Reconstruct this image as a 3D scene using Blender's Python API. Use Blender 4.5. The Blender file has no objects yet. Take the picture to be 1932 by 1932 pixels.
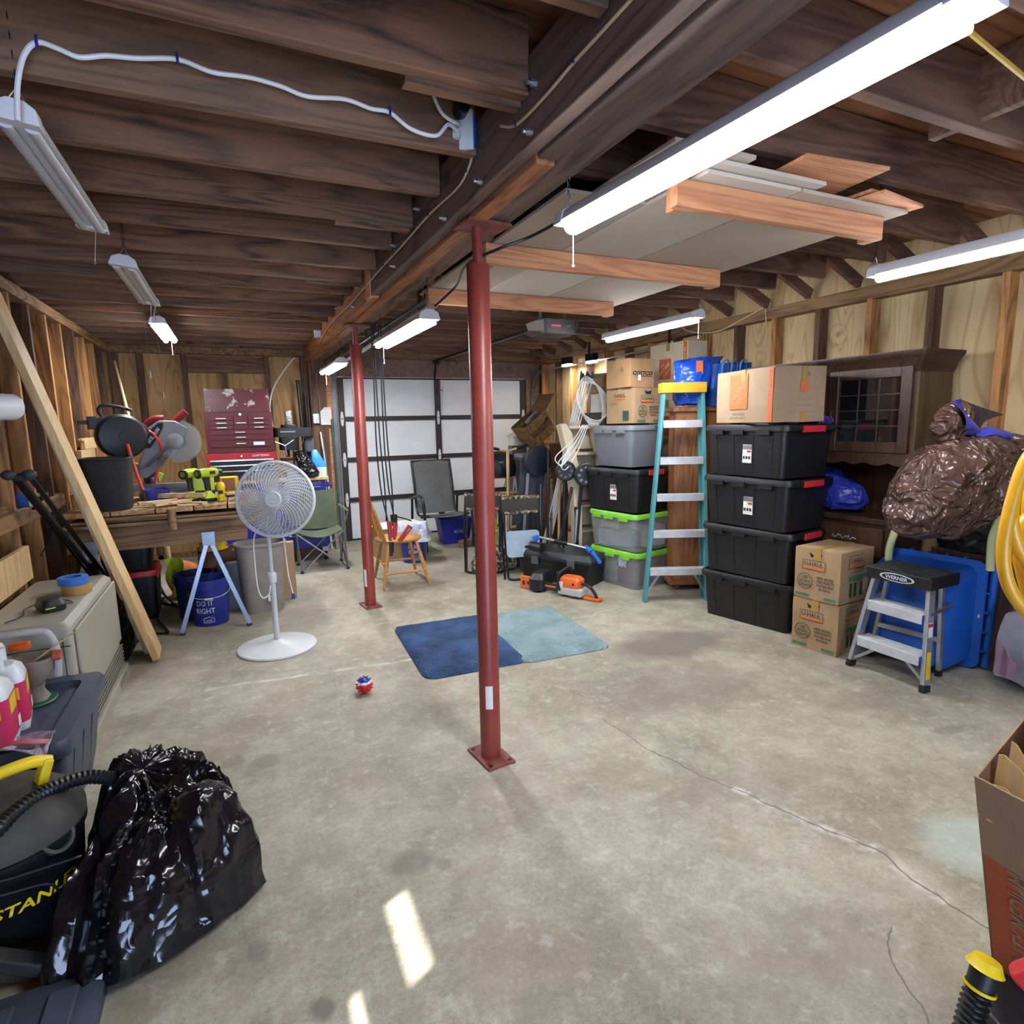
import bpy, bmesh, math, random
from mathutils import Vector, Matrix, noise
V = Vector
PI = math.pi
random.seed(7)
C = bpy.context.scene.collection
SC = bpy.context.scene

# ---------------------------------------------------------------- camera
CX = V((0.90591122, -0.4230138, -0.01960062))
RR = Matrix(((0.90591122, -0.08195465, 0.41546154), (-0.4230138, -0.12972423, 0.89678925), (-0.01960062, -0.98815741, -0.15218658)))
FPX, HC = 1113.0, 1.55
cam = bpy.data.cameras.new('camera')
cam.sensor_width = 36
cam.lens = FPX / 1932 * 36
cam.clip_start = 0.05
co = bpy.data.objects.new('camera', cam)
C.objects.link(co)
m3 = Matrix(((RR[0][0], -RR[0][1], -RR[0][2]), (RR[1][0], -RR[1][1], -RR[1][2]), (RR[2][0], -RR[2][1], -RR[2][2])))
co.matrix_world = Matrix.Translation((0, 0, HC)) @ m3.to_4x4()
SC.camera = co
def ray(u, v): return RR @ V((u - 966, v - 966, FPX))
def FL(u, v, z=0.0):          # survey helpers: where a sight line meets a level, or a wall-parallel plane
    d = ray(u, v); return V((0, 0, HC)) + d * ((z - HC) / d.z)
def PY(u, v, y):
    d = ray(u, v); return V((0, 0, HC)) + d * (y / d.y)
def PX(u, v, x):
    d = ray(u, v); return V((0, 0, HC)) + d * (x / d.x)

# ---------------------------------------------------------------- view, world, sun, daylight
SC.view_settings.view_transform = 'Standard'
SC.view_settings.look = 'None'
SC.view_settings.gamma = 1
SC.view_settings.exposure = -0.15
SC.view_settings.use_curve_mapping = False
w = bpy.data.worlds.new('sky'); SC.world = w; w.use_nodes = True
bg = w.node_tree.nodes['Background']
bg.inputs[0].default_value = (0.50, 0.66, 1.0, 1)
bg.inputs[1].default_value = 16.0
sun = bpy.data.lights.new('sun', 'SUN'); sun.energy = 26; sun.angle = 0.012; sun.color = (1, 0.97, 0.92)
so = bpy.data.objects.new('sun', sun); C.objects.link(so)
SUN_DIR = V((1.68, 0.78, -2.0)).normalized()
so.rotation_euler = SUN_DIR.to_track_quat('-Z', 'Y').to_euler()
po = bpy.data.lights.new('door_portal', 'AREA'); po.shape = 'RECTANGLE'; po.size = 1.9; po.size_y = 2.0
po.cycles.is_portal = True
pob = bpy.data.objects.new('door_portal', po); C.objects.link(pob)
pob.location = (-0.1, -2.42, 1.02); pob.rotation_euler = (PI / 2, 0, PI)
try:
    SC.cycles.use_denoising = True
    SC.cycles.max_bounces = 7; SC.cycles.diffuse_bounces = 4; SC.cycles.caustics_reflective = False; SC.cycles.caustics_refractive = False
    SC.cycles.sample_clamp_indirect = 4.0
except Exception: pass

# ---------------------------------------------------------------- materials
def srgb(h):
    h = h.lstrip('#'); out = []
    for i in (0, 2, 4):
        c = int(h[i:i + 2], 16) / 255
        out.append(c / 12.92 if c <= 0.04045 else ((c + 0.055) / 1.055) ** 2.4)
    return (*out, 1)
class NT:
    def __init__(s, name):
        s.m = bpy.data.materials.new(name); s.m.use_nodes = True
        s.t = s.m.node_tree; s.b = s.t.nodes['Principled BSDF']
    def n(s, typ, ins=None, **kw):
        nd = s.t.nodes.new(typ)
        for k, v in kw.items(): setattr(nd, k, v)
        for k, v in (ins or {}).items():
            if hasattr(v, 'is_linked') or isinstance(v, bpy.types.NodeSocket): s.t.links.new(v, nd.inputs[k])
            else: nd.inputs[k].default_value = v
        return nd
    def math(s, op, a, b=0.0, c=None):
        ins = {0: a, 1: b}
        if c is not None: ins[2] = c
        return s.n('ShaderNodeMath', ins, operation=op).outputs[0]
    def mix(s, f, a, b, bt='MIX'):
        nd = s.n('ShaderNodeMix', {0: f, 6: a, 7: b}, data_type='RGBA', blend_type=bt)
        return nd.outputs[2]
    def ramp(s, f, lo, hi, a=0.0, b=1.0):
        return s.n('ShaderNodeMapRange', {0: f, 1: lo, 2: hi, 3: a, 4: b}).outputs[0]
    def obj(s):
        return s.n('ShaderNodeTexCoord').outputs['Object']
    def noise(s, vec, sc, det=3, rough=0.55, dist=0.0):
        return s.n('ShaderNodeTexNoise', {'Vector': vec, 'Scale': sc, 'Detail': det, 'Roughness': rough, 'Distortion': dist}).outputs[0]
    def link(s, a, k): s.t.links.new(a, s.b.inputs[k])
    def bump(s, h, st=0.3, d=0.01):
        s.link(s.n('ShaderNodeBump', {'Height': h, 'Strength': st, 'Distance': d}).outputs[0], 'Normal')
MATS = {}
def mat(name, hx, rough=0.5, metal=0.0, var=0.10, scale=9.0, bump=0.0, bscale=60.0, alpha=None, trans=0.0, emit=None, coat=0.0, hx2=None, ior=None):
    if name in MATS: return MATS[name]
    k = NT(name); b = k.b
    col = srgb(hx); vec = k.obj()
    nz = k.noise(vec, scale, 4)
    c2 = srgb(hx2) if hx2 else tuple(max(0, c * (1 - 2 * var)) for c in col[:3]) + (1,)
    c1 = col if hx2 else tuple(min(1, c * (1 + var)) for c in col[:3]) + (1,)
    k.link(k.mix(k.ramp(nz, 0.3, 0.7), c1, c2), 'Base Color')
    b.inputs['Roughness'].default_value = rough
    b.inputs['Metallic'].default_value = metal
    if coat: b.inputs['Coat Weight'].default_value = coat
    if alpha is not None: b.inputs['Alpha'].default_value = alpha
    if trans: b.inputs['Transmission Weight'].default_value = trans
    if ior: b.inputs['IOR'].default_value = ior
    if emit: b.inputs['Emission Color'].default_value = srgb(emit[0]); b.inputs['Emission Strength'].default_value = emit[1]
    if bump: k.bump(k.noise(vec, bscale, 3), bump, 0.004)
    MATS[name] = k.m
    return k.m
def wood(name, light, dark, axis='X', sc=1.0, rough=0.75, bump=0.25, grain=1.0, contrast=(0.35, 0.68), knots=True, weather=None, wamt=.75):
    if name in MATS: return MATS[name]
    k = NT(name)
    oi = k.n('ShaderNodeObjectInfo').outputs['Random']
    off = k.n('ShaderNodeCombineXYZ', {0: k.math('MULTIPLY', oi, 13.0), 1: k.math('MULTIPLY', oi, 7.0), 2: k.math('MULTIPLY', oi, 29.0)}).outputs[0]
    vec = k.n('ShaderNodeVectorMath', {0: k.obj(), 1: off}, operation='ADD').outputs[0]
    st = {'X': (0.09, 1, 1), 'Y': (1, 0.09, 1), 'Z': (1, 1, 0.09)}[axis]
    v1 = k.n('ShaderNodeMapping', {'Vector': vec, 'Scale': st}).outputs[0]
    big = k.noise(v1, 5 * sc, 2, 0.5, 0.6)
    rings = k.math('FRACT', k.math('MULTIPLY', big, 11.0))
    rings = k.ramp(k.math('ABSOLUTE', k.math('SUBTRACT', rings, 0.5)), 0.0, 0.5)
    fine = k.noise(v1, 70 * sc, 3, 0.6)
    patch = k.noise(vec, 1.6 * sc, 3)
    f = k.math('ADD', k.math('MULTIPLY', rings, 0.33 * grain), k.math('ADD', k.math('MULTIPLY', fine, 0.45 * grain), k.math('MULTIPLY', patch, 1.0 - 0.55 * grain)))
    f = k.ramp(f, contrast[0], contrast[1])
    col = k.mix(f, srgb(dark), srgb(light))
    if weather:
        wn = k.ramp(k.noise(v1, 3.1 * sc, 4, 0.6, 0.8), 0.42, 0.62)
        col = k.mix(k.math('MULTIPLY', wn, wamt), col, srgb(weather))
    if knots:
        stk = {'X': (0.5, 1, 1), 'Y': (1, 0.5, 1), 'Z': (1, 1, 0.5)}[axis]
        v2 = k.n('ShaderNodeMapping', {'Vector': vec, 'Scale': stk}).outputs[0]
        vo = k.n('ShaderNodeTexVoronoi', {'Vector': v2, 'Scale': 3.0 * sc}).outputs['Distance']
        kk = k.ramp(k.math('ADD', vo, k.math('MULTIPLY', k.noise(vec, 20, 2), 0.05)), 0.06, 0.12, 0.85, 0.0)
        col = k.mix(kk, col, tuple(c * 0.35 for c in srgb(dark)[:3]) + (1,))
    tone = k.ramp(oi, 0, 1, 0.78, 1.12)
    col = k.mix(1.0, col, k.n('ShaderNodeCombineColor', {0: tone, 1: tone, 2: tone}).outputs[0], 'MULTIPLY')
    k.link(col, 'Base Color')
    k.b.inputs['Roughness'].default_value = rough
    k.bump(fine, bump, 0.006)
    MATS[name] = k.m
    return k.m
def cardboard(name, hx='#a98a66'):
    if name in MATS: return MATS[name]
    k = NT(name); vec = k.obj()
    a = k.noise(vec, 5, 4); b = k.noise(k.n('ShaderNodeMapping', {'Vector': vec, 'Scale': (120, 120, 6)}).outputs[0], 1, 2)
    f = k.math('ADD', k.math('MULTIPLY', a, 0.7), k.math('MULTIPLY', b, 0.3))
    c = srgb(hx)
    k.link(k.mix(k.ramp(f, 0.3, 0.7), tuple(x * 0.82 for x in c[:3]) + (1,), tuple(min(1, x * 1.1) for x in c[:3]) + (1,)), 'Base Color')
    k.b.inputs['Roughness'].default_value = 0.85
    k.bump(b, 0.08, 0.003)
    MATS[name] = k.m
    return k.m

def concrete():
    k = NT('concrete_floor'); vec = k.obj()
    big = k.noise(vec, 1.3, 6, 0.65, 0.4); mid = k.noise(vec, 6, 6, 0.72, .3); fin = k.noise(vec, 55, 5, 0.75); vf = k.noise(vec, 220, 3, 0.7)
    f = k.math('ADD', k.math('MULTIPLY', big, 0.34), k.math('ADD', k.math('MULTIPLY', mid, 0.30), k.math('ADD', k.math('MULTIPLY', fin, 0.22), k.math('MULTIPLY', vf, 0.14))))
    col = k.mix(k.ramp(f, 0.40, 0.60), srgb('#7b7462'), srgb('#b4ae9b')); col = k.mix(k.ramp(k.noise(vec, 2.3, 5, .6, .5), .5, .68, 0, .55), col, srgb('#8b7b66')); col = k.mix(k.ramp(k.noise(vec, 14, 5, .7), .54, .70, 0, .45), col, srgb('#c4c1b6'))
    warp = k.n('ShaderNodeVectorMath', {0: k.n('ShaderNodeTexNoise', {'Vector': vec, 'Scale': 3.0, 'Detail': 4.0}).outputs[1], 1: (0.5, 0.5, 0.5)}, operation='SUBTRACT').outputs[0]
    def wv(a): return k.n('ShaderNodeVectorMath', {0: vec, 1: k.n('ShaderNodeVectorMath', {0: warp, 'Scale': a}, operation='SCALE').outputs[0]}, operation='ADD').outputs[0]
    w1 = wv(0.35); w2 = wv(0.10)
    # oil and damp stains, each with its own place
    tot = None
    for (x, y, rx, ry, a) in [(2.66, 3.1, .42, .22, 1.0), (2.2, 2.75, .5, .12, .35), (3.08, 1.57, .12, .05, .6), (.45, 1.87, .075, .06, .7), (.55, 1.82, .03, .03, .6),
                              (-.07, 1.73, .035, .05, .6), (.08, 1.46, .03, .04, 1.0), (0.0, 2.8, .07, .06, .55), (-.15, 2.88, .05, .05, .5), (2.25, 2.5, .5, .22, .45),
                              (3.05, 1.95, .3, .1, .35), (.75, 2.9, .25, .2, .2), (1.2, .9, .6, .3, .2), (-.25, 2.6, .03, .04, .4), (.62, 1.22, .08, .05, .35), (1.9, 1.7, .4, .12, .3), (.02, 4.9, .5, .5, .3), (2.2, 5.9, .6, .5, .25)]:
        d = k.n('ShaderNodeVectorMath', {0: k.n('ShaderNodeVectorMath', {0: w2 if rx < .1 else w1, 1: (x, y, 0)}, operation='SUBTRACT').outputs[0], 1: (1 / rx, 1 / ry, 0)}, operation='MULTIPLY').outputs[0]
        ln = k.n('ShaderNodeVectorMath', {0: d}, operation='LENGTH').outputs['Value']
        s_ = k.ramp(ln, 0.7, 1.25, a, 0.0)
        tot = s_ if tot is None else k.math('MAXIMUM', tot, s_)
    col = k.mix(k.math('MULTIPLY', tot, 0.85), col, srgb('#6f675c'))
    # pale spill
    d = k.n('ShaderNodeVectorMath', {0: k.n('ShaderNodeVectorMath', {0: w2, 1: (2.3, 1.06, 0)}, operation='SUBTRACT').outputs[0], 1: (1 / .2, 1 / .16, 0)}, operation='MULTIPLY').outputs[0]
    ln = k.n('ShaderNodeVectorMath', {0: d}, operation='LENGTH').outputs['Value']
    col = k.mix(k.ramp(ln, .6, 1.1, .5, 0), col, srgb('#c2d0c4'))
    # small dark chips and specks
    vo = k.n('ShaderNodeTexVoronoi', {'Vector': vec, 'Scale': 6.0}, feature='F1')
    sp = k.ramp(k.math('ADD', vo.outputs['Distance'], k.math('MULTIPLY', k.noise(vec, 70, 2), .06)), .05, .075, 1, 0)
    sel = k.math('GREATER_THAN', k.n('ShaderNodeSeparateColor', {0: vo.outputs['Color']}).outputs[0], 0.72)
    col = k.mix(k.math('MULTIPLY', k.math('MULTIPLY', sp, sel), .5), col, srgb('#4e4a44'))
    # hairline cracks
    def seg(a, b, wd, wvx):
        ax, ay = a; bx_, by_ = b; L = math.hypot(bx_ - ax, by_ - ay); ux, uy = (bx_ - ax) / L, (by_ - ay) / L
        q = k.n('ShaderNodeVectorMath', {0: wvx, 1: (ax, ay, 0)}, operation='SUBTRACT').outputs[0]
        al = k.n('ShaderNodeVectorMath', {0: q, 1: (ux, uy, 0)}, operation='DOT_PRODUCT').outputs['Value']
        ac = k.math('ABSOLUTE', k.n('ShaderNodeVectorMath', {0: q, 1: (-uy, ux, 0)}, operation='DOT_PRODUCT').outputs['Value'])
        inside = k.math('MULTIPLY', k.math('GREATER_THAN', al, 0.0), k.math('LESS_THAN', al, L))
        return k.math('MULTIPLY', k.ramp(ac, wd * .35, wd, 1, 0), inside), k.math('MULTIPLY', k.ramp(ac, wd * 1.5, wd * 7, 1, 0), inside)
    w3 = wv(0.16)
    cr = None; halo = None
    for a, b, wd in [((1.62, 2.42), (1.66, 2.05), .004), ((1.66, 2.05), (1.80, 1.70), .005), ((1.80, 1.70), (1.90, 1.33), .006), ((1.90, 1.33), (1.97, 1.16), .006), ((1.97, 1.16), (1.93, .94), .006), ((1.93, .94), (2.02, .7), .005), ((1.4, .70), (1.7, .95), .004)]:
        s_, h_ = seg(a, b, wd, w3)
        cr = s_ if cr is None else k.math('MAXIMUM', cr, s_)
        if wd > .005: halo = h_ if halo is None else k.math('MAXIMUM', halo, h_)
    col = k.mix(k.math('MULTIPLY', k.math('MULTIPLY', halo, k.ramp(k.noise(vec, 16, 4), .42, .6)), .75), col, srgb('#d2cfc8'))
    col = k.mix(k.math('MULTIPLY', cr, .8), col, srgb('#5d574e'))
    s_, h_ = seg((-.3, 3.80), (1.0, 3.66), .02, w3)
    s2, h2 = seg((1.0, 3.66), (2.9, 3.95), .012, w3)
    pale = k.math('MULTIPLY', k.math('MAXIMUM', s_, k.math('MULTIPLY', s2, .5)), k.ramp(k.noise(vec, 9, 3), .35, .6))
    col = k.mix(k.math('MULTIPLY', pale, .7), col, srgb('#d2d0ca'))
    k.link(col, 'Base Color')
    k.link(k.ramp(mid, .3, .7, .55, .8), 'Roughness')
    k.bump(k.math('ADD', k.math('MULTIPLY', fin, .6), k.math('MULTIPLY', k.math('SUBTRACT', 1.0, cr), .5)), .18, .006)
    return k.m
def plywood(name, light, dark, sc=1.0):
    k = NT(name); vec = k.obj()
    v1 = k.n('ShaderNodeMapping', {'Vector': vec, 'Scale': (1, 1, 0.16)}).outputs[0]
    n1 = k.noise(v1, 2.6 * sc, 2, 0.45, 0.5)
    r = k.math('FRACT', k.math('MULTIPLY', n1, 16.0))
    line = k.ramp(k.math('ABSOLUTE', k.math('SUBTRACT', r, 0.5)), 0.30, 0.5, 0, 1)
    blot = k.ramp(k.noise(v1, 7 * sc, 3), 0.45, 0.75)
    f = k.math('ADD', k.math('MULTIPLY', line, 0.55), k.math('MULTIPLY', blot, 0.45))
    col = k.mix(f, srgb(light), srgb(dark))
    vo = k.n('ShaderNodeTexVoronoi', {'Vector': vec, 'Scale': 1.9}).outputs['Distance']
    kn = k.ramp(k.math('ADD', vo, k.math('MULTIPLY', k.noise(vec, 14, 2), .06)), .075, .12, 1, 0)
    col = k.mix(k.math('MULTIPLY', kn, .85), col, srgb('#4a3018'))
    ring = k.ramp(k.math('ABSOLUTE', k.math('SUBTRACT', vo, .16)), .0, .02, .5, 0)
    col = k.mix(ring, col, srgb(dark))
    k.link(col, 'Base Color'); k.b.inputs['Roughness'].default_value = .7
    k.bump(n1, .1, .004)
    return k.m
def crackly(name, hx, rough=.2, sc=7.0, st=.8, hx2=None, alpha=None, spec=.5, dist=.02):   # crumpled plastic film
    if name in MATS: return MATS[name]
    k = NT(name); vec = k.obj()
    wv_ = k.n('ShaderNodeVectorMath', {0: vec, 1: k.n('ShaderNodeVectorMath', {0: k.n('ShaderNodeTexNoise', {'Vector': vec, 'Scale': sc * .5, 'Detail': 2.0}).outputs[1], 'Scale': .25}, operation='SCALE').outputs[0]}, operation='ADD').outputs[0]
    v1 = k.n('ShaderNodeTexVoronoi', {'Vector': wv_, 'Scale': sc}).outputs['Distance']
    v2 = k.n('ShaderNodeTexVoronoi', {'Vector': wv_, 'Scale': sc * 2.7}).outputs['Distance']
    h = k.math('ADD', v1, k.math('MULTIPLY', v2, .4))
    k.link(k.mix(k.ramp(k.noise(vec, 4, 3), .35, .65), srgb(hx), srgb(hx2 or hx)), 'Base Color')
    k.b.inputs['Roughness'].default_value = rough
    if alpha: k.b.inputs['Alpha'].default_value = alpha
    k.bump(h, st, dist)
    MATS[name] = k.m
    return k.m

# ---------------------------------------------------------------- mesh helpers
class MB:
    def __init__(s, m=None): s.bm = bmesh.new(); s.m = m or Matrix()
    def at(s, loc=(0, 0, 0), rz=0, rx=0, ry=0):
        s.m = Matrix.Translation(loc) @ Matrix.Rotation(rz, 4, 'Z') @ Matrix.Rotation(ry, 4, 'Y') @ Matrix.Rotation(rx, 4, 'X'); return s
    def v(s, p): return s.bm.verts.new(s.m @ V(p))
    def f(s, vs):
        try: return s.bm.faces.new(vs)
        except ValueError: return None
    def box(s, x0, x1, y0, y1, z0, z1):
        a = [s.v((x, y, z)) for z in (z0, z1) for x, y in ((x0, y0), (x1, y0), (x1, y1), (x0, y1))]
        for q in ((3, 2, 1, 0), (4, 5, 6, 7), (0, 1, 5, 4), (1, 2, 6, 5), (2, 3, 7, 6), (3, 0, 4, 7)): s.f([a[i] for i in q])
        return s
    def cbox(s, c, sx, sy, sz): return s.box(c[0] - sx / 2, c[0] + sx / 2, c[1] - sy / 2, c[1] + sy / 2, c[2] - sz / 2, c[2] + sz / 2)
    def loft(s, rings, cap=True, closed=True, loop=False):
        R = [[s.v(p) for p in r] for r in rings]; n = len(R[0])
        pairs = list(zip(R, R[1:])) + ([(R[-1], R[0])] if loop else [])
        for A, B in pairs:
            for i in range(n if closed else n - 1):
                j = (i + 1) % n; s.f([A[i], A[j], B[j], B[i]])
        if cap and not loop and closed:
            s.f(list(reversed(R[0]))); s.f(R[-1])
        return s
    def bar(s, p1, p2, w, h, up=(0, 0, 1)):
        p1, p2 = V(p1), V(p2); d = (p2 - p1).normalized(); u = V(up); r = d.cross(u)
        if r.length < 1e-4: r = d.cross(V((0, 1, 0)))
        r.normalize(); u = r.cross(d).normalized()
        o = [(-w / 2, -h / 2), (w / 2, -h / 2), (w / 2, h / 2), (-w / 2, h / 2)]
        return s.loft([[p + r * a + u * b for a, b in o] for p in (p1, p2)])
    def tube(s, pts, r, n=8, loop=False, flat=1.0):
        pts = [V(p) for p in pts]; N = len(pts); rings = []; pu = None
        for i, p in enumerate(pts):
            if loop: t = pts[(i + 1) % N] - pts[i - 1]
            else: t = pts[min(i + 1, N - 1)] - pts[max(i - 1, 0)]
            if t.length < 1e-7: t = V((0, 0, 1))
            t.normalize()
            if pu is None: pu = V((0, 0, 1)) if abs(t.z) < .9 else V((1, 0, 0))
            a = t.cross(pu)
            if a.length < 1e-5: a = t.cross(V((0, 1, 0.1)))
            a.normalize(); b = a.cross(t).normalized(); pu = b
            rr = r[i] if isinstance(r, (list, tuple)) else r
            rings.append([p + a * (math.cos(2 * PI * k / n) * rr) + b * (math.sin(2 * PI * k / n) * rr * flat) for k in range(n)])
        return s.loft(rings, loop=loop)
    def cyl(s, p1, p2, r1, r2=None, n=24):
        return s.tube([p1, p2], [r1, r1 if r2 is None else r2], n)
    def lathe(s, prof, n=32, c=(0, 0, 0), sy=1.0, cap=True):
        return s.loft([[(c[0] + r * math.cos(2 * PI * k / n), c[1] + r * sy * math.sin(2 * PI * k / n), c[2] + z) for k in range(n)] for r, z in prof], cap)
    def prism(s, poly, z0, z1):
        return s.loft([[(x, y, z) for x, y in poly] for z in (z0, z1)])
    def ball(s, c, r, n=16, sx=1, sy=1, sz=1):
        pr = [(max(r * math.sin(PI * i / (n // 2)), 1e-4), -r * math.cos(PI * i / (n // 2))) for i in range(n // 2 + 1)]
        return s.loft([[(c[0] + q * sx * math.cos(2 * PI * k / n), c[1] + q * sy * math.sin(2 * PI * k / n), c[2] + z * sz) for k in range(n)] for q, z in pr])
    def quad(s, a, b, c, d): s.f([s.v(a), s.v(b), s.v(c), s.v(d)]); return s
    def sheet(s, fn, nu, nv, thick=0.0):
        G = [[V(fn(i / nu, j / nv)) for j in range(nv + 1)] for i in range(nu + 1)]
        top = [[s.v(p) for p in r] for r in G]
        for i in range(nu):
            for j in range(nv): s.f([top[i][j], top[i + 1][j], top[i + 1][j + 1], top[i][j + 1]])
        if thick:
            s.bm.normal_update()
            bot = []
            for i in range(nu + 1):
                r = []
                for j in range(nv + 1):
                    du = G[min(i + 1, nu)][j] - G[max(i - 1, 0)][j]; dv = G[i][min(j + 1, nv)] - G[i][max(j - 1, 0)]
                    nn = du.cross(dv); nn = nn.normalized() if nn.length > 1e-9 else V((0, 0, 1))
                    r.append(s.v(G[i][j] - nn * thick))
                bot.append(r)
            for i in range(nu):
                for j in range(nv): s.f([bot[i][j + 1], bot[i + 1][j + 1], bot[i + 1][j], bot[i][j]])
            for i in range(nu):
                s.f([top[i + 1][0], top[i][0], bot[i][0], bot[i + 1][0]]); s.f([top[i][nv], top[i + 1][nv], bot[i + 1][nv], bot[i][nv]])
            for j in range(nv):
                s.f([top[0][j], top[0][j + 1], bot[0][j + 1], bot[0][j]]); s.f([top[nu][j + 1], top[nu][j], bot[nu][j], bot[nu][j + 1]])
        return s
    def jitter(s, a, sc=1.0, seed=0):
        for v in s.bm.verts:
            v.co += V([noise.noise(v.co * sc + V((seed + 11 * i, 3 * i, seed))) for i in range(3)]) * a
        return s
    def build(s, name, mt, parent=None, smooth=True, bevel=0.0, world=False, bseg=2, sub=0):
        bmesh.ops.recalc_face_normals(s.bm, faces=s.bm.faces)
        me = bpy.data.meshes.new(name)
        if smooth:
            s.bm.normal_update()
            for f in s.bm.faces: f.smooth = True
            for e in s.bm.edges:
                if len(e.link_faces) == 2 and e.calc_face_angle(0) > 0.65: e.smooth = False
        if parent is not None and world:
            t = parent
            while t.parent: t = t.parent
            s.bm.transform(t.matrix_basis.inverted())
        loc = V((0, 0, 0))
        if parent is None and s.bm.verts:
            xs = [v.co for v in s.bm.verts]
            loc = V(((min(p.x for p in xs) + max(p.x for p in xs)) / 2, (min(p.y for p in xs) + max(p.y for p in xs)) / 2, min(p.z for p in xs)))
            s.bm.transform(Matrix.Translation(-loc))
        s.bm.to_mesh(me); s.bm.free()
        me.materials.append(mt)
        o = bpy.data.objects.new(name, me); C.objects.link(o); o.location = loc
        if parent is not None: o.parent = parent
        if sub:
            md = o.modifiers.new('sub', 'SUBSURF'); md.levels = md.render_levels = sub
        if bevel:
            md = o.modifiers.new('bevel', 'BEVEL'); md.width = bevel; md.segments = bseg; md.limit_method = 'ANGLE'; md.angle_limit = 0.6
            md.harden_normals = True
        return o
def tag(o, label=None, cat=None, group=None, kind=None):
    for k_, v_ in (('label', label), ('category', cat), ('group', group), ('kind', kind)):
        if v_: o[k_] = v_
    return o
def thing(name, label, cat, loc=(0, 0, 0), rz=0, group=None, rx=0, ry=0):
    o = bpy.data.objects.new(name, None); C.objects.link(o); o.empty_display_size = .05
    o.matrix_basis = Matrix.Translation(loc) @ Matrix.Rotation(rz, 4, 'Z') @ Matrix.Rotation(ry, 4, 'Y') @ Matrix.Rotation(rx, 4, 'X')
    return tag(o, label, cat, group)
def dup(o, parent=None):
    c = o.copy(); C.objects.link(c); c.parent = parent
    for ch in [x for x in C.objects if x.parent == o]: dup(ch, c)
    return c
def txt(body, name, mt, parent, o, right, up, w_, h_, shear=0.0, off=0.0, ext=.0006, world=False, label=None):
    cu = bpy.data.curves.new('t', 'FONT'); cu.body = body; cu.align_x = 'CENTER'; cu.align_y = 'CENTER'; cu.shear = shear; cu.offset = off; cu.resolution_u = 2
    ob = bpy.data.objects.new('t', cu); C.objects.link(ob)
    dg = bpy.context.evaluated_depsgraph_get()
    me = bpy.data.meshes.new_from_object(ob.evaluated_get(dg)); bpy.data.objects.remove(ob); bpy.data.curves.remove(cu)
    xs = [v.co.x for v in me.vertices]; ys = [v.co.y for v in me.vertices]
    if not xs: return None
    cx_, cy_ = (min(xs) + max(xs)) / 2, (min(ys) + max(ys)) / 2; sx, sy = w_ / (max(xs) - min(xs)), h_ / (max(ys) - min(ys))
    r, u = V(right).normalized(), V(up).normalized(); n = r.cross(u)
    bm = bmesh.new(); bm.from_mesh(me); bpy.data.meshes.remove(me)
    for v in bm.verts:
        v.co = V(o) + r * ((v.co.x - cx_) * sx) + u * ((v.co.y - cy_) * sy) + n * ext
    mb = MB(); mb.bm.free(); mb.bm = bm
    if world:
        t = parent
        while t.parent: t = t.parent
        bm.transform(t.matrix_basis.inverted())
    me = bpy.data.meshes.new(name); bm.to_mesh(me); bm.free(); me.materials.append(mt)
    ob = bpy.data.objects.new(name, me); C.objects.link(ob); ob.parent = parent
    if label: ob['label'] = label
    return ob
def rrect(w_, d, r, z, n=4, cx=0, cy=0):
    pts = []
    for qx, qy, a0 in ((1, 1, 0), (-1, 1, 90), (-1, -1, 180), (1, -1, 270)):
        for i in range(n + 1):
            a = math.radians(a0 + 90 * i / n); pts.append((cx + qx * (w_ / 2 - r) + r * math.cos(a), cy + qy * (d / 2 - r) + r * math.sin(a), z))
    return pts
def spline(pts, n=8):
    P = [V(p) for p in pts]; out = []
    for i in range(len(P) - 1):
        p0, p1, p2, p3 = P[max(i - 1, 0)], P[i], P[i + 1], P[min(i + 2, len(P) - 1)]
        for k in range(n):
            t = k / n; out.append(0.5 * ((2 * p1) + (p2 - p0) * t + (2 * p0 - 5 * p1 + 4 * p2 - p3) * t * t + (3 * p1 - p0 - 3 * p2 + p3) * t ** 3))
    out.append(P[-1]); return out
X_, Y_, Z_ = V((1, 0, 0)), V((0, 1, 0)), V((0, 0, 1))
# ================================================================ the shell
M = {}
M['joist'] = wood('old_joist', '#80593f', '#33221a', 'X', 1.15, weather='#74624f', wamt=.42)
M['joistr'] = wood('old_joist_right', '#785745', '#3c2b23', 'X', 1.0, grain=.7)
M['deck'] = wood('roof_deck', '#9c6a48', '#5a3b2a', 'X', .7)
M['beamd'] = wood('dark_beam', '#82675a', '#44352d', 'Y', 1.0, weather='#6f6058', wamt=.5)
M['beamo'] = wood('orange_beam', '#b4784e', '#7a4a2e', 'Y', 1.0)
M['studl'] = wood('stud_wood', '#bd8850', '#6e4a28', 'Z', 1.0)
M['studd'] = wood('dark_stud', '#6a4c34', '#35251b', 'Z', 1.0)
M['shl'] = wood('left_sheathing', '#6b4a30', '#33231a', 'Y', .6)
M['plyb'] = plywood('back_plywood', '#bd9460', '#87632f')
M['plyr'] = plywood('right_plywood', '#cdb284', '#a17f52')
M['pine'] = wood('new_pine', '#d8b987', '#b8935f', 'Z', 1.0, rough=.65, bump=.1, contrast=(.25, .75))
M['fir'] = wood('fir_lumber', '#cf9468', '#a8694a', 'X', 1.0, rough=.7, bump=.1)
M['plate'] = wood('plate_wood', '#8a6a44', '#4b3624', 'Y', 1.0)
M['brownwood'] = wood('brown_bench_wood', '#8f6f4e', '#5a4230', 'X', 1.0)
M['black'] = mat('black_plastic', '#17181a', .45, var=.2)
M['blackm'] = mat('black_metal', '#1c1c1e', .4, .4)
M['white'] = mat('white_plastic', '#dcdcdc', .4, var=.03)
M['steel'] = mat('bright_steel', '#c9cbce', .3, .9, var=.05)
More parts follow.
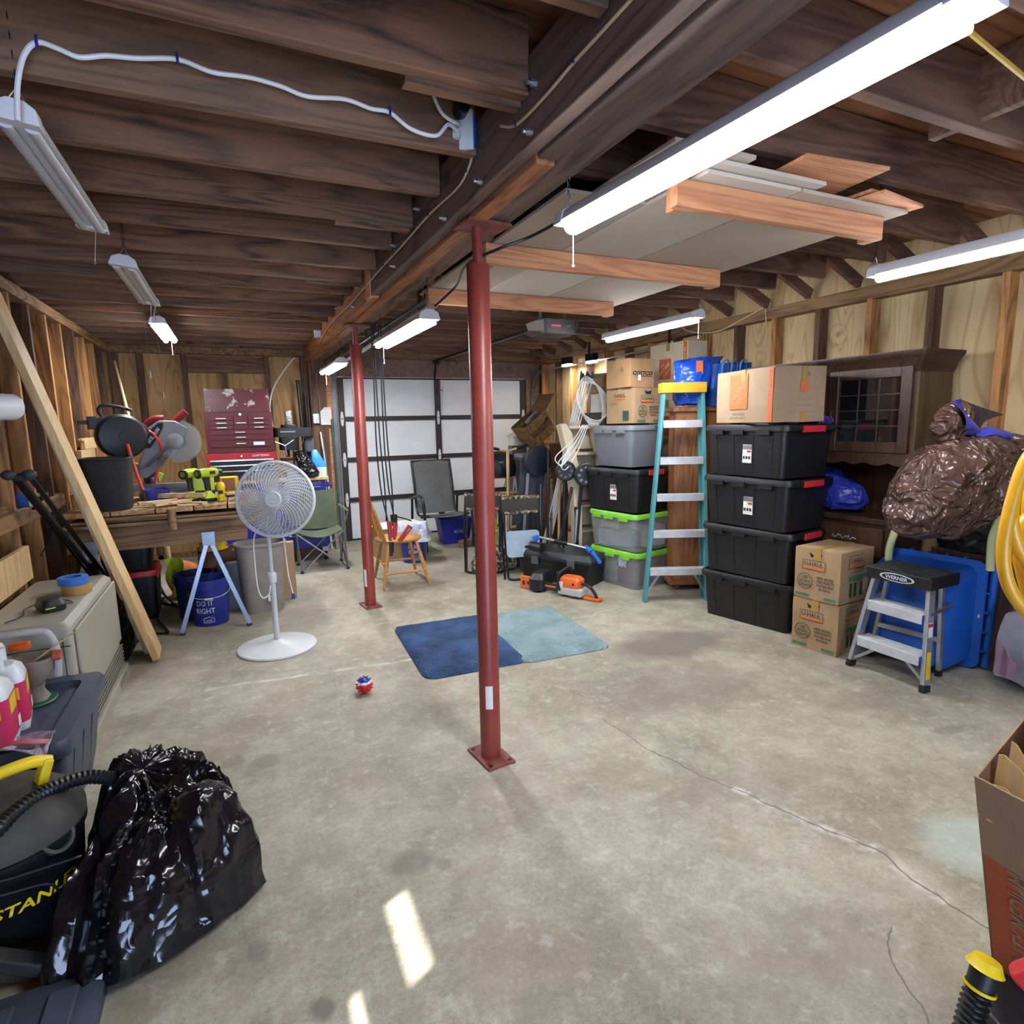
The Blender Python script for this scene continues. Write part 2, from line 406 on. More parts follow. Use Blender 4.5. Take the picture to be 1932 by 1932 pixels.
M['chrome'] = mat('chrome', '#dfe2e6', .18, 1.0, var=.03)
M['dksteel'] = mat('dark_steel', '#4a4b4e', .4, .8)
M['alu'] = mat('brushed_aluminium', '#b9bcc0', .35, .75, var=.08)
M['red'] = mat('red_plastic', '#cf2f38', .4)
M['blue'] = mat('blue_plastic', '#1d4f9e', .4)
M['royal'] = mat('royal_blue', '#1f2a8c', .4)
M['yellow'] = mat('yellow_plastic', '#e8c81e', .4)
M['orange'] = mat('orange_plastic', '#e0611f', .4)
M['grey'] = mat('grey_plastic', '#77797c', .5)
M['paper'] = mat('paper_white', '#e4e2dc', .8, var=.03)
M['ink'] = mat('black_ink', '#222020', .7)
M['greenink'] = mat('dark_green_ink', '#2f4a3a', .7)
M['orangeink'] = mat('orange_ink', '#dd6a35', .7, var=.05)
M['card'] = cardboard('kraft_cardboard')
M['cardl'] = cardboard('pale_cardboard', '#e0d0b0')
M['tape'] = mat('brown_packing_tape', '#b08a4e', .35, var=.08)
M['white_ink'] = mat('white_ink', '#d8dde6', .6, var=.03)
M['mg'] = mat('motor_grey', '#55585b', .45)

def shell():
    fl = MB().box(-1.4, 4.35, -2.6, 8.2, -.12, 0).build('floor', concrete(), smooth=False)
    # keep object space equal to world space for the stains
    for v in fl.data.vertices: v.co += fl.location
    fl.location = (0, 0, 0); tag(fl, kind='structure')
    # ceiling: deck + joists + beam
    ce = MB().box(-1.4, 4.35, -2.6, 8.2, 2.70, 2.74).build('ceiling', M['deck'], smooth=False); tag(ce, kind='structure')
    k = 0; y = -2.4
    rnd = random.Random(3)
    while y < 8.0:
        x0, x1 = -1.3, .86
        h = rnd.uniform(-.008, .008)
        MB().box(x0, x1, y - .045, y, 2.48 + h, 2.695).jitter(.006, 3, k).build('joist', M['joist'], ce, world=True, bevel=.006)
        if k % 3 == 1: MB().box(.50, .855, y, y + .04, 2.47, 2.64).build('joist_splice', M['joist'], ce, world=True, bevel=.004)
        MB().box(1.105, 3.75, y - .045, y, 2.48 + h, 2.695).jitter(.006, 3, k + 50).build('joist', M['joistr'], ce, world=True, bevel=.006)
        # rafter tail coming down on the right wall plate
        MB().bar((3.55, y + .03, 2.78), (4.20, y + .03, 2.49), .04, .08).build('rafter', M['joistr'], ce, world=True, bevel=.004)
        y += .412; k += 1
    for i, yy in enumerate((1.05, 2.28, 3.5, 4.75)):
        MB().box(2.3, 2.34, yy, yy + .367, 2.50, 2.69).build('blocking', M['joistr'], ce, world=True, bevel=.004)
    # built-up beam down the middle
    b = tag(MB().box(.862, .915, -2.6, 3.95, 2.36, 2.60).jitter(.004, 2, 1).build('beam', M['beamd'], ce, world=True, bevel=.006), 'dark weathered ply of the built-up beam')
    MB().box(.862, .915, 3.955, 8.1, 2.345, 2.60).build('beam', M['beamo'], ce, world=True, bevel=.006)
    MB().box(.855, .915, 3.93, 4.06, 2.35, 2.59).build('beam_splice', M['fir'], ce, world=True, bevel=.004)
    MB().box(.918, .985, 1.75, 8.1, 2.34, 2.60).build('beam', M['beamo'], ce, world=True, bevel=.006)
    MB().box(.918, .985, -2.6, 1.74, 2.35, 2.60).build('beam', M['beamd'], ce, world=True, bevel=.006)
    MB().box(.990, 1.10, -2.6, 8.1, 2.355, 2.60).build('beam', M['beamd'], ce, world=True, bevel=.006)
    bm_ = MB()
    for (bx, by, bz) in [(.86, .75, 2.50), (.86, .9, 2.40), (.86, 1.64, 2.50), (.86, 1.67, 2.385), (.86, 2.15, 2.52), (.86, 2.06, 2.385), (.86, 2.82, 2.53), (.86, 2.45, 2.38), (.86, 3.28, 2.49), (.86, 3.3, 2.39), (.86, 4.3, 2.48), (.86, 4.5, 2.39), (.86, 5.2, 2.5), (.86, 5.6, 2.38)]:
        q = MB(); q.cyl((bx - .028, by, bz), (bx + .01, by, bz), .006, n=10); q.cyl((bx - .014, by, bz), (bx + .003, by, bz), .011, n=6)
        q.build('bolt', M['steel'], ce, world=True)
    # left wall
    wl = MB().box(-1.33, -1.30, -2.6, .66, 0, 2.74).box(-1.33, -1.30, 1.0, 8.2, 0, 2.74).box(-1.33, -1.30, .66, 1.0, 0, 1.74).box(-1.33, -1.30, .66, 1.0, 2.05, 2.74).box(-1.33, -1.30, .78, 1.0, 1.74, 1.93).box(-1.33, -1.30, .66, .78, 1.80, 1.93).build('wall_left', M['shl'], smooth=False); tag(wl, kind='structure')  # unseen slots added in this wall to shape the sun patch on the floor
    MB().box(-1.30, -1.19, -2.6, 8.0, 2.40, 2.478).build('top_plate', M['plate'], wl, world=True, bevel=.004)
    MB().box(-1.30, -1.21, -2.6, 8.0, .001, .05).build('bottom_plate', M['plate'], wl, world=True, bevel=.004)
    y = -2.3; i = 0
    while y < 7.95:
        MB().box(-1.30, -1.205, y, y + .04, .05, 2.40).jitter(.004, 2, i).build('stud', M['studl'] if i % 3 else M['studd'], wl, world=True, bevel=.003)
        if y > 2.4 and y < 6.3:
            MB().box(-1.29, -1.23, y + .042, y + .413, .98 + .05 * (i % 2), 1.07 + .05 * (i % 2)).build('blocking', M['plate'], wl, world=True, bevel=.003)
        y += .415; i += 1
    MB().box(-1.205, -1.165, 3.2, 5.15, 1.0, 1.09).build('wall_board', M['plate'], wl, world=True, bevel=.004)
    # back wall left of door, header above door
    wb = MB().box(-1.33, 1.12, 8.09, 8.12, 0, 2.74).build('wall_back', M['plyb'], smooth=False); tag(wb, kind='structure')
    for v in wb.data.vertices: pass
    MB().box(-1.2, 4.2, 8.0, 8.085, 2.40, 2.695).build('header', M['plate'], wb, world=True, bevel=.004)
    MB().box(1.12, 4.2, 7.98, 8.09, 2.165, 2.395).build('door_header', M['beamd'], wb, world=True, bevel=.004)
    MB().box(1.3, 4.0, 7.93, 7.975, 2.42, 2.60).build('header_board', M['brownwood'], wb, world=True, bevel=.004)
    for i, (a, b_) in enumerate([(-1.2, -1.12), (-.94, -.88), (-.5, -.44), (.40, .46), (.82, .9)]):
        MB().box(a, b_, 8.0, 8.085, 0, 2.40).build('stud', M['studd'], wb, world=True, bevel=.003)
    MB().box(-.44, .40, 8.01, 8.085, 2.19, 2.38).build('blocking', M['joist'], wb, world=True, bevel=.003)
    MB().box(-.08, -.02, 8.01, 8.085, 1.2, 2.19).build('stud', M['studd'], wb, world=True, bevel=.003)
    MB().box(.90, 1.10, 7.9, 8.085, 0, 2.40).build('corner_post', M['studd'], wb, world=True, bevel=.004)
    MB().box(1.10, 1.24, 7.97, 8.085, 0, 2.165).build('door_jamb', M['fir'], wb, world=True, bevel=.004)
    MB().box(3.965, 4.27, 8.09, 8.12, 0, 2.74).build('corner_sheathing', M['beamd'], wb, world=True); MB().box(1.0, 4.27, 8.09, 8.12, 2.16, 2.74).build('header_sheathing', M['beamd'], wb, world=True); MB().box(3.965, 4.2, 7.97, 8.085, 0, 2.165).build('door_jamb', M['plate'], wb, world=True, bevel=.004)
    MB().box(-1.2, .9, 8.0, 8.085, 0, .05).build('bottom_plate', M['plate'], wb, world=True, bevel=.003)
    # garage door
    gd = thing('garage_door', None, None, (2.6, 8.02, 0)); tag(gd, kind='structure'); gd.name = 'door_1'
    wp = mat('door_panel_white', '#e9ebec', .55, var=.04, scale=3); br = mat('door_brown_steel', '#38302d', .45, .2)
    for i in range(4):
        z0 = .02 + i * .535
        MB().box(1.23, 3.98, 8.02, 8.055, z0, z0 + .5352).build('door_panel', wp, gd, world=True, bevel=.003)
        f = MB()
        for xa, xb in ((1.25, 1.33), (2.56, 2.64), (3.88, 3.96)): f.box(xa, xb, 8.0, 8.019, z0, z0 + .53)
        f.box(1.33, 3.88, 8.0, 8.019, z0 + .50 if i < 3 else z0 + .51, z0 + .533)
        if i: f.box(1.33, 3.88, 8.0, 8.019, z0, z0 + .025)
        f.build('panel_frame', br, gd, world=True, smooth=False)
        if i < 3:
            for x in (1.29, 2.6, 3.92):
                h = MB()
                for s_ in (1, -1):
                    h.prism([(-.022, 0), (.022, 0), (.012, .09), (0, .105), (-.012, .09)], 0, .004)
                for v in h.bm.verts: pass
                h2 = MB()
                for s_ in (1, -1):
                    h2.m = Matrix.Translation((x, 7.998, z0 + .532)) @ Matrix(((1, 0, 0, 0), (0, 0, 1, 0), (0, s_, 0, 0), (0, 0, 0, 1)))
                    h2.prism([(-.022, .004), (.022, .004), (.014, .08), (0, .10), (-.014, .08)], -.004, 0)
                h.bm.free()
                h2.build('hinge', M['white'], gd, world=True, smooth=False)
    MB().box(1.2, 4.0, 8.0, 8.07, 2.165, 2.19).build('top_seal', M['black'], gd, world=True)
    t = MB(); t.box(2.565, 2.635, 7.975, 7.999, 1.72, 2.15); 
    t.build('opener_bracket', M['dksteel'], gd, world=True, bevel=.003)
    sb = MB().box(1.25, 3.96, 7.99, 8.05, .0, .02).build('bottom_seal', M['black'], gd, world=True)
    # right wall
    wr = MB().box(4.25, 4.28, -2.6, 8.2, 0, 2.74).build('wall_right', M['plyr'], smooth=False); tag(wr, kind='structure')
    MB().box(4.15, 4.248, -2.6, 8.0, 2.355, 2.445).build('top_plate', M['plate'], wr, world=True, bevel=.004)
    MB().box(4.15, 4.248, -2.6, 8.0, .001, .05).build('bottom_plate', M['plate'], wr, world=True, bevel=.004)
    y = 2.02 - 11 * .413; i = 0
    while y < 7.9:
        MB().box(4.152, 4.248, y, y + .045, .05, 2.355).build('stud', M['studl'] if i % 2 else M['studd'], wr, world=True, bevel=.003)
        y += .413; i += 1
    # front wall (behind the camera) with an open doorway for the daylight
    wf = MB(); wf.box(-1.33, -1.05, -2.6, -2.57, 0, 2.7); wf.box(.85, 4.28, -2.6, -2.57, 0, 2.7); wf.box(-1.05, .85, -2.6, -2.57, 2.02, 2.7)
    tag(wf.build('wall_front', M['plyb'], smooth=False), kind='structure')
shell()

# ---------------------------------------------------------------- lamps
tube_on = mat('lit_diffuser', '#ffffff', .5, emit=('#f6f8ff', 80.0), var=0)
tube_off = mat('unlit_diffuser', '#c9cacc', .25, var=.03, trans=.0)
def chain(name, parent, p1, p2, mt):
    p1, p2 = V(p1), V(p2); L = (p2 - p1).length; n = max(2, int(L / .022)); q = MB(); d = (p2 - p1).normalized()
    for i in range(n):
        c = p1 + d * (L * (i + .5) / n); a = d.cross(V((1, 0.3, 0))).normalized(); b = d.cross(a)
        s_ = a if i % 2 else b
        q.tube([c + d * (.014 * math.cos(t)) + s_ * (.006 * math.sin(t)) for t in [2 * PI * k / 8 for k in range(8)]], .0016, 4, loop=True)
    return q.build(name, mt, parent, world=True)
def shop_light(label, x, y0, y1, z, on, power=0, wd=.11, dx=0.0, group=None, twin=False, topz=2.69, pull=1, ry=0.0, cabs=True, black=False, area_w=.07):
    """a four foot shop light hanging on chains, running along y"""
    yc = (y0 + y1) / 2; L = abs(y1 - y0)
    t = thing('shop_light', label, 'light fixture', (x, yc, z), math.atan2(-dx, L), group, ry=ry)
    hw = wd / 2
    hs = MB(); hs.loft([[(-hw, yy, .0), (-hw * .8, yy, .028), (-hw * .35, yy, .045), (hw * .35, yy, .045), (hw * .8, yy, .028), (hw, yy, .0), (hw * .7, yy, .004), (-hw * .7, yy, .004)] for yy in (-L / 2 + .03, L / 2 - .03)])
    hs.build('housing', M['white'], t)
    for s_ in (-1, 1):
        e = MB(); e.loft([[(-hw * 1.06, yy, -.006), (-hw * .85, yy, .034), (-hw * .35, yy, .05), (hw * .35, yy, .05), (hw * .85, yy, .034), (hw * 1.06, yy, -.006)] for yy in (s_ * L / 2, s_ * (L / 2 - .05))])
        e.build('end_cap', M['white'] if not black else M['blackm'], t, bevel=.003)
        k = MB(); k.tube([(-.02, s_ * (L / 2 - .02), .05), (-.0, s_ * (L / 2 - .02), .085), (.02, s_ * (L / 2 - .02), .05)], .002, 5); k.build('hanger', M['steel'], t)
        a = t.matrix_basis @ V((0, s_ * (L / 2 - .02), .083))
        chain('chain', t, a, (a.x, a.y, topz), M['dksteel'])
    for s_ in ((-.55, .55) if twin or not on else (0,)):
        d = MB(); r = hw * (.30 if s_ else .62)
        d.tube([(s_ * hw, yy, (-.020 if on else -.006)) for yy in (-L / 2 + .04, L / 2 - .04)], r, 12, flat=.6)
        d.build('diffuser', tube_on if on else tube_off, t)
    if pull:
        p = MB(); p.tube([(.01, pull * (L / 2 - .03), 0), (.01, pull * (L / 2 - .03), -.13)], .0015, 5); p.ball((.01, pull * (L / 2 - .03), -.135), .005, 8); p.build('pull_chain', M['steel'] if not on else M['white'], t)
    if on and power:
        la = bpy.data.lights.new('tube_light', 'AREA'); la.shape = 'RECTANGLE'; la.size = area_w; la.size_y = L - .06; la.energy = power; la.color = (.93, .96, 1.0)
        try: la.spread = PI
        except Exception: pass
        lo = bpy.data.objects.new('tube_light', la); C.objects.link(lo); lo.parent = t; lo.location = (0, 0, -.046)
    return t
shop_light('long glowing shop light nearest the camera, hanging beside the dark beam', 1.115, .62, 1.86, 2.205, True, 15, wd=.10, dx=-.06, twin=False)
shop_light('glowing shop light high along the right wall above the dark hutch', 2.83, .72, 1.96, 2.2, True, 17, wd=.07, pull=-1)
shop_light('glowing shop light above the tall orange-lettered boxes and the wire bundle', 2.86, 3.14, 4.26, 2.21, True, 26, wd=.08, pull=-1)
shop_light('bright twin tube shop light hanging between the two red posts', 1.045, 3.30, 4.52, 2.13, True, 18, wd=.12, twin=True)
shop_light('small bright shop light beyond the far red post, near the garage door', .99, 5.95, 7.15, 2.14, True, 24, wd=.12, twin=True)
shop_light('unlit white shop light nearest the camera, fed by a white cable', -.455, 2.07, 3.06, 2.36, False, wd=.105, ry=.12)
shop_light('unlit white shop light in the middle of the row over the bench', -.435, 3.62, 4.68, 2.36, False, wd=.12, ry=.12)
shop_light('glowing shop light above the miter saw end of the workbench', -.47, 5.45, 6.50, 2.36, True, 20, wd=.12, twin=True)

for i, (u, v) in enumerate([(1070, 689), (1116, 683)]):
    p = PX(u, v, 4.02); t = thing('led_light', ['small glowing lamp under the door track, nearer the garage door', 'small glowing lamp under the door track, nearer the stacked boxes'][i], 'light fixture', (p.x, p.y, p.z))
    MB().box(-.03, .03, -.09, .09, -.012, .012).build('diffuser', tube_on, t, bevel=.004); MB().box(-.035, .035, -.095, .095, .0121, .10).build('housing', M['blackm'], t, bevel=.004)
    la = bpy.data.lights.new('led', 'AREA'); la.shape = 'RECTANGLE'; la.size = .05; la.size_y = .17; la.energy = 9; la.color = (1, .93, .8); lo = bpy.data.objects.new('led', la); C.objects.link(lo); lo.parent = t; lo.location = (0, 0, -.02)
# ================================================================ fixed things: posts, rack, opener, tracks, cables
M['postred'] = mat('red_oxide_paint', '#8a3a30', .38, .0, var=.14, scale=4)
M['rust'] = mat('rusty_plate', '#8a4a40', .6, .2, var=.25, scale=14)
def post(label, x, y, top, sticker, rz=.12):
    t = thing('support_post', label, 'post', (x, y, 0), rz)
    q = MB().box(-.07, .07, -.105, .105, 0, .012).build('base_plate', M['rust'], t, bevel=.002)
    for sx, sy in ((-1, -1), (1, -1), (-1, 1), (1, 1)): MB().cyl((sx * .05, sy * .085, .012), (sx * .05, sy * .085, .016), .010, n=12).build('anchor_bolt', M['dksteel'], t)
    MB().lathe([(.047, .012), (.047, top - .16), (.044, top - .155)], 32).build('column', M['postred'], t)
    MB().cyl((0, 0, top - .155), (0, 0, top - .012), .021, n=20).build('screw_jack', M['postred'], t)
    MB().box(-.075, .12, -.08, .08, top - .012, top).build('top_plate', M['rust'], t, bevel=.002)
    if sticker:
        z0, z1, a0, a1 = sticker; s = MB()
        s.sheet(lambda u, v: (.0482 * math.cos(a0 + (a1 - a0) * u), .0482 * math.sin(a0 + (a1 - a0) * u), z0 + (z1 - z0) * v), 8, 2, .0006)
        s.build('sticker', M['paper'], t)
post('red steel support post nearest the camera, beside the two rugs', .965, 2.37, 2.345, (.26, .37, -2.45, -1.75))
post('farther red steel support post beside the wooden chair', .945, 4.98, 2.335, (.18, .33, -2.9, -2.3))

# hanging storage rack of 2x4s with wallboard sheets
for i, (y, x0, x1, lb) in enumerate([(1.69, 1.42, 2.50, 'pale fir two by four of the overhead rack, nearest the camera'), (2.60, 1.10, 2.50, 'pale fir two by four carrying the sheets, middle one of the overhead rack'), (3.56, 1.12, 2.46, 'pale fir two by four at the far end of the overhead rack')]):
    t = thing('rack_beam', lb, 'lumber', ((x0 + x1) / 2, y, 2.26), group='overhead rack beams')
    MB().box(x0, x1, y, y + .04, 2.262, 2.352).build('beam', M['fir'], t, world=True, bevel=.003)
    MB().box(x0 + .02, x0 + .06, y + .042, y + .082, 2.262, 2.70).build('hanger', M['fir'], t, world=True, bevel=.003)
    MB().box(x1 - .045, x1, y + .042, y + .082, 2.262, 2.352).build('end_block', M['fir'], t, world=True, bevel=.003)
gyp = mat('wallboard_paper', '#b5a797', .85, var=.05, scale=2)
gyp2 = mat('wallboard_back', '#c6bcae', .85, var=.04, scale=2)
for (x0, x1, y0, y1, z, m_, lb) in [
    (1.95, 2.56, 1.63, 3.85, 2.354, gyp, 'grey wallboard sheet lying outermost on the overhead rack'),
    (1.50, 1.94, 1.63, 3.85, 2.354, gyp2, 'grey wallboard sheet lying in the middle of the overhead rack'),
    (1.14, 1.49, 1.95, 3.80, 2.354, gyp, 'narrow wallboard strip on the overhead rack beside the beam'),
    (1.40, 2.02, 1.59, 3.60, 2.372, gyp2, 'second layer wallboard sheet on top of the overhead rack'),
    (1.30, 1.64, 1.56, 3.30, 2.390, gyp, 'short top wallboard sheet on the overhead rack')]:
    tag(MB().box(x0, x1, y0, y1, z, z + .014).build('wallboard_sheet', m_, bevel=.002), lb, 'wallboard', 'wallboard sheets on the overhead rack')
for (x0, x1, y0, y1, z, r, lb) in [(1.84, 2.22, 1.49, 2.0, 2.408, -.1, 'plywood offcut lying on top of the wallboard sheets, closer to the beam'), (2.24, 2.56, 1.57, 2.2, 2.372, .15, 'plywood offcut sticking out over the rack end'), (2.26, 2.50, 1.60, 2.2, 2.388, .05, 'thin plywood offcut stacked over the rack end')]:
    tag(MB().at(((x0 + x1) / 2, (y0 + y1) / 2, z), r).box(-(x1 - x0) / 2, (x1 - x0) / 2, -(y1 - y0) / 2, (y1 - y0) / 2, 0, .012).build('plywood_offcut', M['fir'], bevel=.002), lb, 'plywood')

# garage door opener, rail and tracks
t = thing('garage_door_opener', 'grey garage door opener hanging from the joists with pale end lenses', 'garage door opener', (2.56, 4.62, 2.27))
MB().loft([rrect(.30, .30, .03, z) for z in (0, .02, .10, .12)]).build('housing', mat('opener_grey', '#55575a', .45), t, bevel=.004)
for s_ in (-1, 1):
    MB().loft([[(s_ * (.152 + a), y, z) for (a, y, z) in ((0, -.13, .005), (b_, -.10, .02), (b_ * 1.1, 0, .03), (b_, .10, .02), (0, .13, .005), (0, .13, .115), (b_ * .7, .10, .105), (b_ * .7, -.10, .105), (0, -.13, .115))] for b_ in (.08,)] * 1 + [[(s_ * (.152), y, z) for (a, y, z) in ((0, -.13, .005), (0, -.10, .02), (0, 0, .03), (0, .10, .02), (0, .13, .005), (0, .13, .115), (0, .10, .105), (0, -.10, .105), (0, -.13, .115))]]).build('light_lens', mat('lens_plastic', '#b9b4a6', .35, var=.02), t)
MB().box(-.1, .0, -.153, -.150, .05, .075).build('badge', M['red'], t)
txt('CRAFTSMAN', 'badge_lettering', M['white_ink'], t, (-.05, -.1535, .0625), X_, Z_, .085, .012)
txt('1/2 H.P.', 'lettering', M['white_ink'], t, (.07, -.151, .0625), X_, Z_, .05, .012)
for x in (-.12, .12): MB().bar((x, .0, .12), (x, .0, .43), .025, .004, (0, 1, 0)).build('hanger_strap', M['steel'], t)
MB().box(-.02, .02, .14, 3.36, .095, .125).build('rail', M['blackm'], t, bevel=.002)
MB().bar((0, 1.9, .125), (0, 1.9, .43), .03, .004, (0, 1, 0)).build('hanger_strap', M['steel'], t)
q = MB(); q.box(-.03, .03, 3.2, 3.3, .06, .094); q.bar((0, 3.28, .08), (0, 3.36, -.12), .02, .02); q.build('trolley_arm', M['blackm'], t)
MB().tube([(.03, 3.2, .07), (.03, 3.2, -.28)], .003, 5).build('release_cord', M['red'], t)
MB().cyl((.0, 3.2, -.285), (.06, 3.2, -.285), .008, n=10).build('release_handle', M['red'], t)
def track(label, x, s_, yend):
    t = thing('door_track', label, 'door track', (x, 7.9, 0))
    P = [(x, 7.955, .02), (x, 7.955, 1.9)] + [(x, 7.60 + .355 * math.cos(a), 1.9 + .36 * math.sin(a)) for a in [PI / 2 * k / 8 for k in range(1, 9)]] + [(x, 6.5, 2.262), (x, yend, 2.285)]
    q = MB()
    q.loft([[V(p) + V(o) for o in ([(-.025, 0, 0), (-.025, -.004, 0), (.025, -.004, 0), (.025, 0, 0)] if i < 2 or p[2] < 2.0 else [(-.025, 0, -.004), (-.025, -.004 if False else 0, .0), (.025, 0, 0), (.025, 0, -.004)])] for i, p in enumerate(P)])
    for dx in (-.025, .025): q.tube(P, .008, 6) if False else q.tube([(p[0] + dx, p[1] - .008, p[2] - .006) for p in P], .007, 5)
    q.build('rail', mat('track_steel', '#8f9092', .35, .8), t, world=True)
    for yy in ((6.4, 4.9) if s_ > 0 else (5.4, yend + .3)):
        if yy > yend: MB().bar((x, yy, 2.28), (x, yy, 2.50), .03, .004, (0, 1, 0)).build('hanger_strap', M['dksteel'], t, world=True)
track('long galvanised door track on the right wall side, curving up from the door', 4.06, 1, 4.6)
track('galvanised door track beside the notice on the left door jamb', 1.20, -1, 3.7)
t = thing('torsion_tube', 'dark steel tube running along the beam above the twin tube light', 'pipe', (1.16, 5, 2.3))
MB().tube([(1.165, 3.6, 2.315), (1.165, 7.7, 2.315)], .016, 12).build('tube', mat('navy_pipe', '#1e2740', .3, .3), t, world=True)
for yy in (3.75, 5.6): MB().bar((1.165, yy, 2.32), (1.165, yy, 2.48), .02, .004, (0, 1, 0)).build('hanger_strap', M['dksteel'], t, world=True)

# outlet box and cables
t = thing('outlet_box', 'blue electrical box with white cover plate on the side of the beam', 'outlet', (.84, 2.10, 2.52))
def ob_(): q = MB(); q.m = Matrix.Translation((.812, 2.10, 2.555)) @ Matrix.Rotation(-.65, 4, 'Z'); return q
ob_().box(-.03, .045, -.005, .045, -.05, .05).build('box', M['blue'], t, world=True, bevel=.004)
ob_().box(-.042, .042, -.022, -.006, -.066, .062).build('cover_plate', M['white'], t, world=True, bevel=.004)
ob_().box(-.025, .0, -.045, -.023, -.035, -.005).build('plug', M['white'], t, world=True, bevel=.003)
ob_().box(-.02, .005, -.045, -.023, .005, .02).build('plug', M['white'], t, world=True, bevel=.003)
tag(MB().cyl((.785, 2.02, 2.60), (.79, 2.07, 2.60), .024, n=16).build('bulb_socket_adapter', M['black'], bevel=.003), 'black plug adapter in the beam outlet', 'plug')
cream = mat('cream_cable', '#cbb68e', .5, var=.05)
whc = mat('white_cable', '#e2e2e0', .45, var=.02)
ys = [(1190, 0), (1085, 115), (1030, 180), (975, 235), (945, 238)]
P = [PX(u, v, .851) for u, v in ys]
t = thing('power_cable', 'cream cable stapled along the dark beam, running up from the outlet box', 'cable', P[0]); MB().tube(spline([P[0] + V((0, -1.1, .02)), P[0]] + P[1:], 6), .0045, 8).build('cable', cream, t, world=True)
for p in (P[1], P[3]): MB().tube([p + V((-.006, -.004, -.006)), p + V((-.007, 0, 0)), p + V((-.006, .004, .006))], .003, 6).build('cable_staple', M['royal'], t, world=True)
P = [PX(u, v, .851) for u, v in [(895, 280), (882, 322), (860, 358), (810, 405), (760, 462), (725, 500), (690, 540), (660, 575), (625, 610), (602, 645)]]
t = thing('power_cable', 'cream cable wandering down the beam away from the outlet box toward the garage door', 'cable', P[0]); MB().tube(spline(P, 6), .0045, 8).build('cable', cream, t, world=True)
for p in (P[1], P[3], P[5], P[6]): MB().tube([p + V((-.006, -.004, -.006)), p + V((-.007, 0, 0)), p + V((-.006, .004, .006))], .003, 6).build('cable_staple', M['royal'], t, world=True)
P = [PY(u, v, 2.035) for u, v in [(33, 228), (33, 160), (45, 105), (70, 80), (110, 92), (150, 108), (200, 105), (260, 110), (335, 112), (400, 136), (470, 146), (530, 163), (580, 182), (650, 187), (700, 205), (735, 212), (775, 243), (822, 256), (845, 235)]]
t = thing('electric_cable', 'white cord looped along the joist from the unlit lamp to the outlet', 'cord', P[0]); MB().tube(spline(P + [V((.775, 2.06, 2.535))], 6), .0065, 8).build('cord', whc, t, world=True)
for p in (P[3], P[8], P[15]): MB().tube([p + V((0, -.004, .014)), p + V((0, -.009, 0)), p + V((0, -.004, -.014))], .004, 6).build('cable_clip', M['royal'], t, world=True)
P = [PY(u, v, 2.03) for u, v in [(812, 148), (818, 180), (835, 215), (860, 232)]] + [V((.78, 2.055, 2.56))]
t = thing('electric_cable', 'short white cord dropping from above the big joist into the outlet', 'cord', P[0]); MB().tube(spline(P, 6), .006, 8).build('cord', whc, t, world=True)
# far outlet and cords on the beam, right wall cable, black cable across the rack
t = thing('outlet_box', 'small white outlet far along the beam with two white cords', 'outlet', (.84, 6.3, 2.42)); MB().box(.80, .858, 6.25, 6.35, 2.41, 2.50).build('box', M['white'], t, world=True, bevel=.004)
P = [V((.80, 6.3, 2.46))] + [PY(u, v, 6.2) for u, v in [(590, 589), (550, 592), (515, 585), (478, 574)]]
MB().tube(spline(P, 6), .006, 6).build('cord', whc, t, world=True)
P = [V((.80, 6.3, 2.45))] + [PY(u, v, 6.25) for u, v in [(585, 591), (560, 590), (530, 578)]]
MB().tube(spline(P, 6), .006, 6).build('cord', whc, t, world=True)
P = [PX(u, v, 4.13) for u, v in [(1440, 580), (1400, 603), (1350, 626), (1300, 625), (1275, 606)]]
t = thing('power_cable', 'pale cable drooping along the top of the right wall', 'cable', P[0]); MB().tube(spline(P, 6), .007, 6).build('cable', cream, t, world=True)
MB().tube([PX(1444, 582, 4.13), PX(1446, 620, 4.13), PX(1440, 700, 4.13)], .004, 6).build('hanging_end', cream, t, world=True)
P = [FL(1060, 415, 2.30), FL(1000, 447, 2.28), FL(940, 470, 2.24), FL(880, 500, 2.22), FL(860, 540, 2.28), FL(820, 578, 2.2)]
t = thing('electric_cable', 'black cord sagging past the top of the near red post', 'cord', P[0]); MB().tube(spline(P, 6), .006, 6).build('cord', M['black'], t, world=True)
yc = mat('yellow_cable', '#c9a63a', .5)
P = [FL(1805, 40, 2.47), FL(1875, 98, 2.47), FL(1932, 145, 2.47)]
t = thing('power_cable', 'yellow cable stapled under the joists near the right wall', 'cable', P[0]); MB().tube([P[0]+(P[0]-P[2])*.5] + P + [P[2] + (P[2] - P[1])], .007, 6).build('cable', yc, t, world=True)
P = [PX(345, 565, -.44)+V((.12,0,0)), PX(310, 563, -.45), PX(293, 580, -.46), PX(291, 610, -.47)]
t = thing('electric_cable', 'thin white cord feeding the lit lamp over the bench', 'cord', P[0]); MB().tube(spline(P, 6), .005, 6).build('cord', whc, t, world=True)
# pull strings over the bench
for u, v0, v1, y in ((268, 580, 700, 4.9), (293, 640, 740, 5.2)):
    a = PY(u, v0, y); b = PY(u + 15, v1, y)
    t = thing('pull_string', 'thin pull string with a clear tag hanging above the workbench, ' + ('under the middle unlit lamp' if y < 5 else 'under the lit lamp'), 'pull string', b)
    MB().tube([(b.x, y, 2.699), (b.x, y, b.z)], .0015, 4).build('string', M['grey'], t, world=True)
    MB().tube([(b.x, y, b.z), (b.x, y, b.z - .05)], .005, 8).build('tag', mat('clear_tag', '#b8b4a6', .2, alpha=.6), t, world=True)

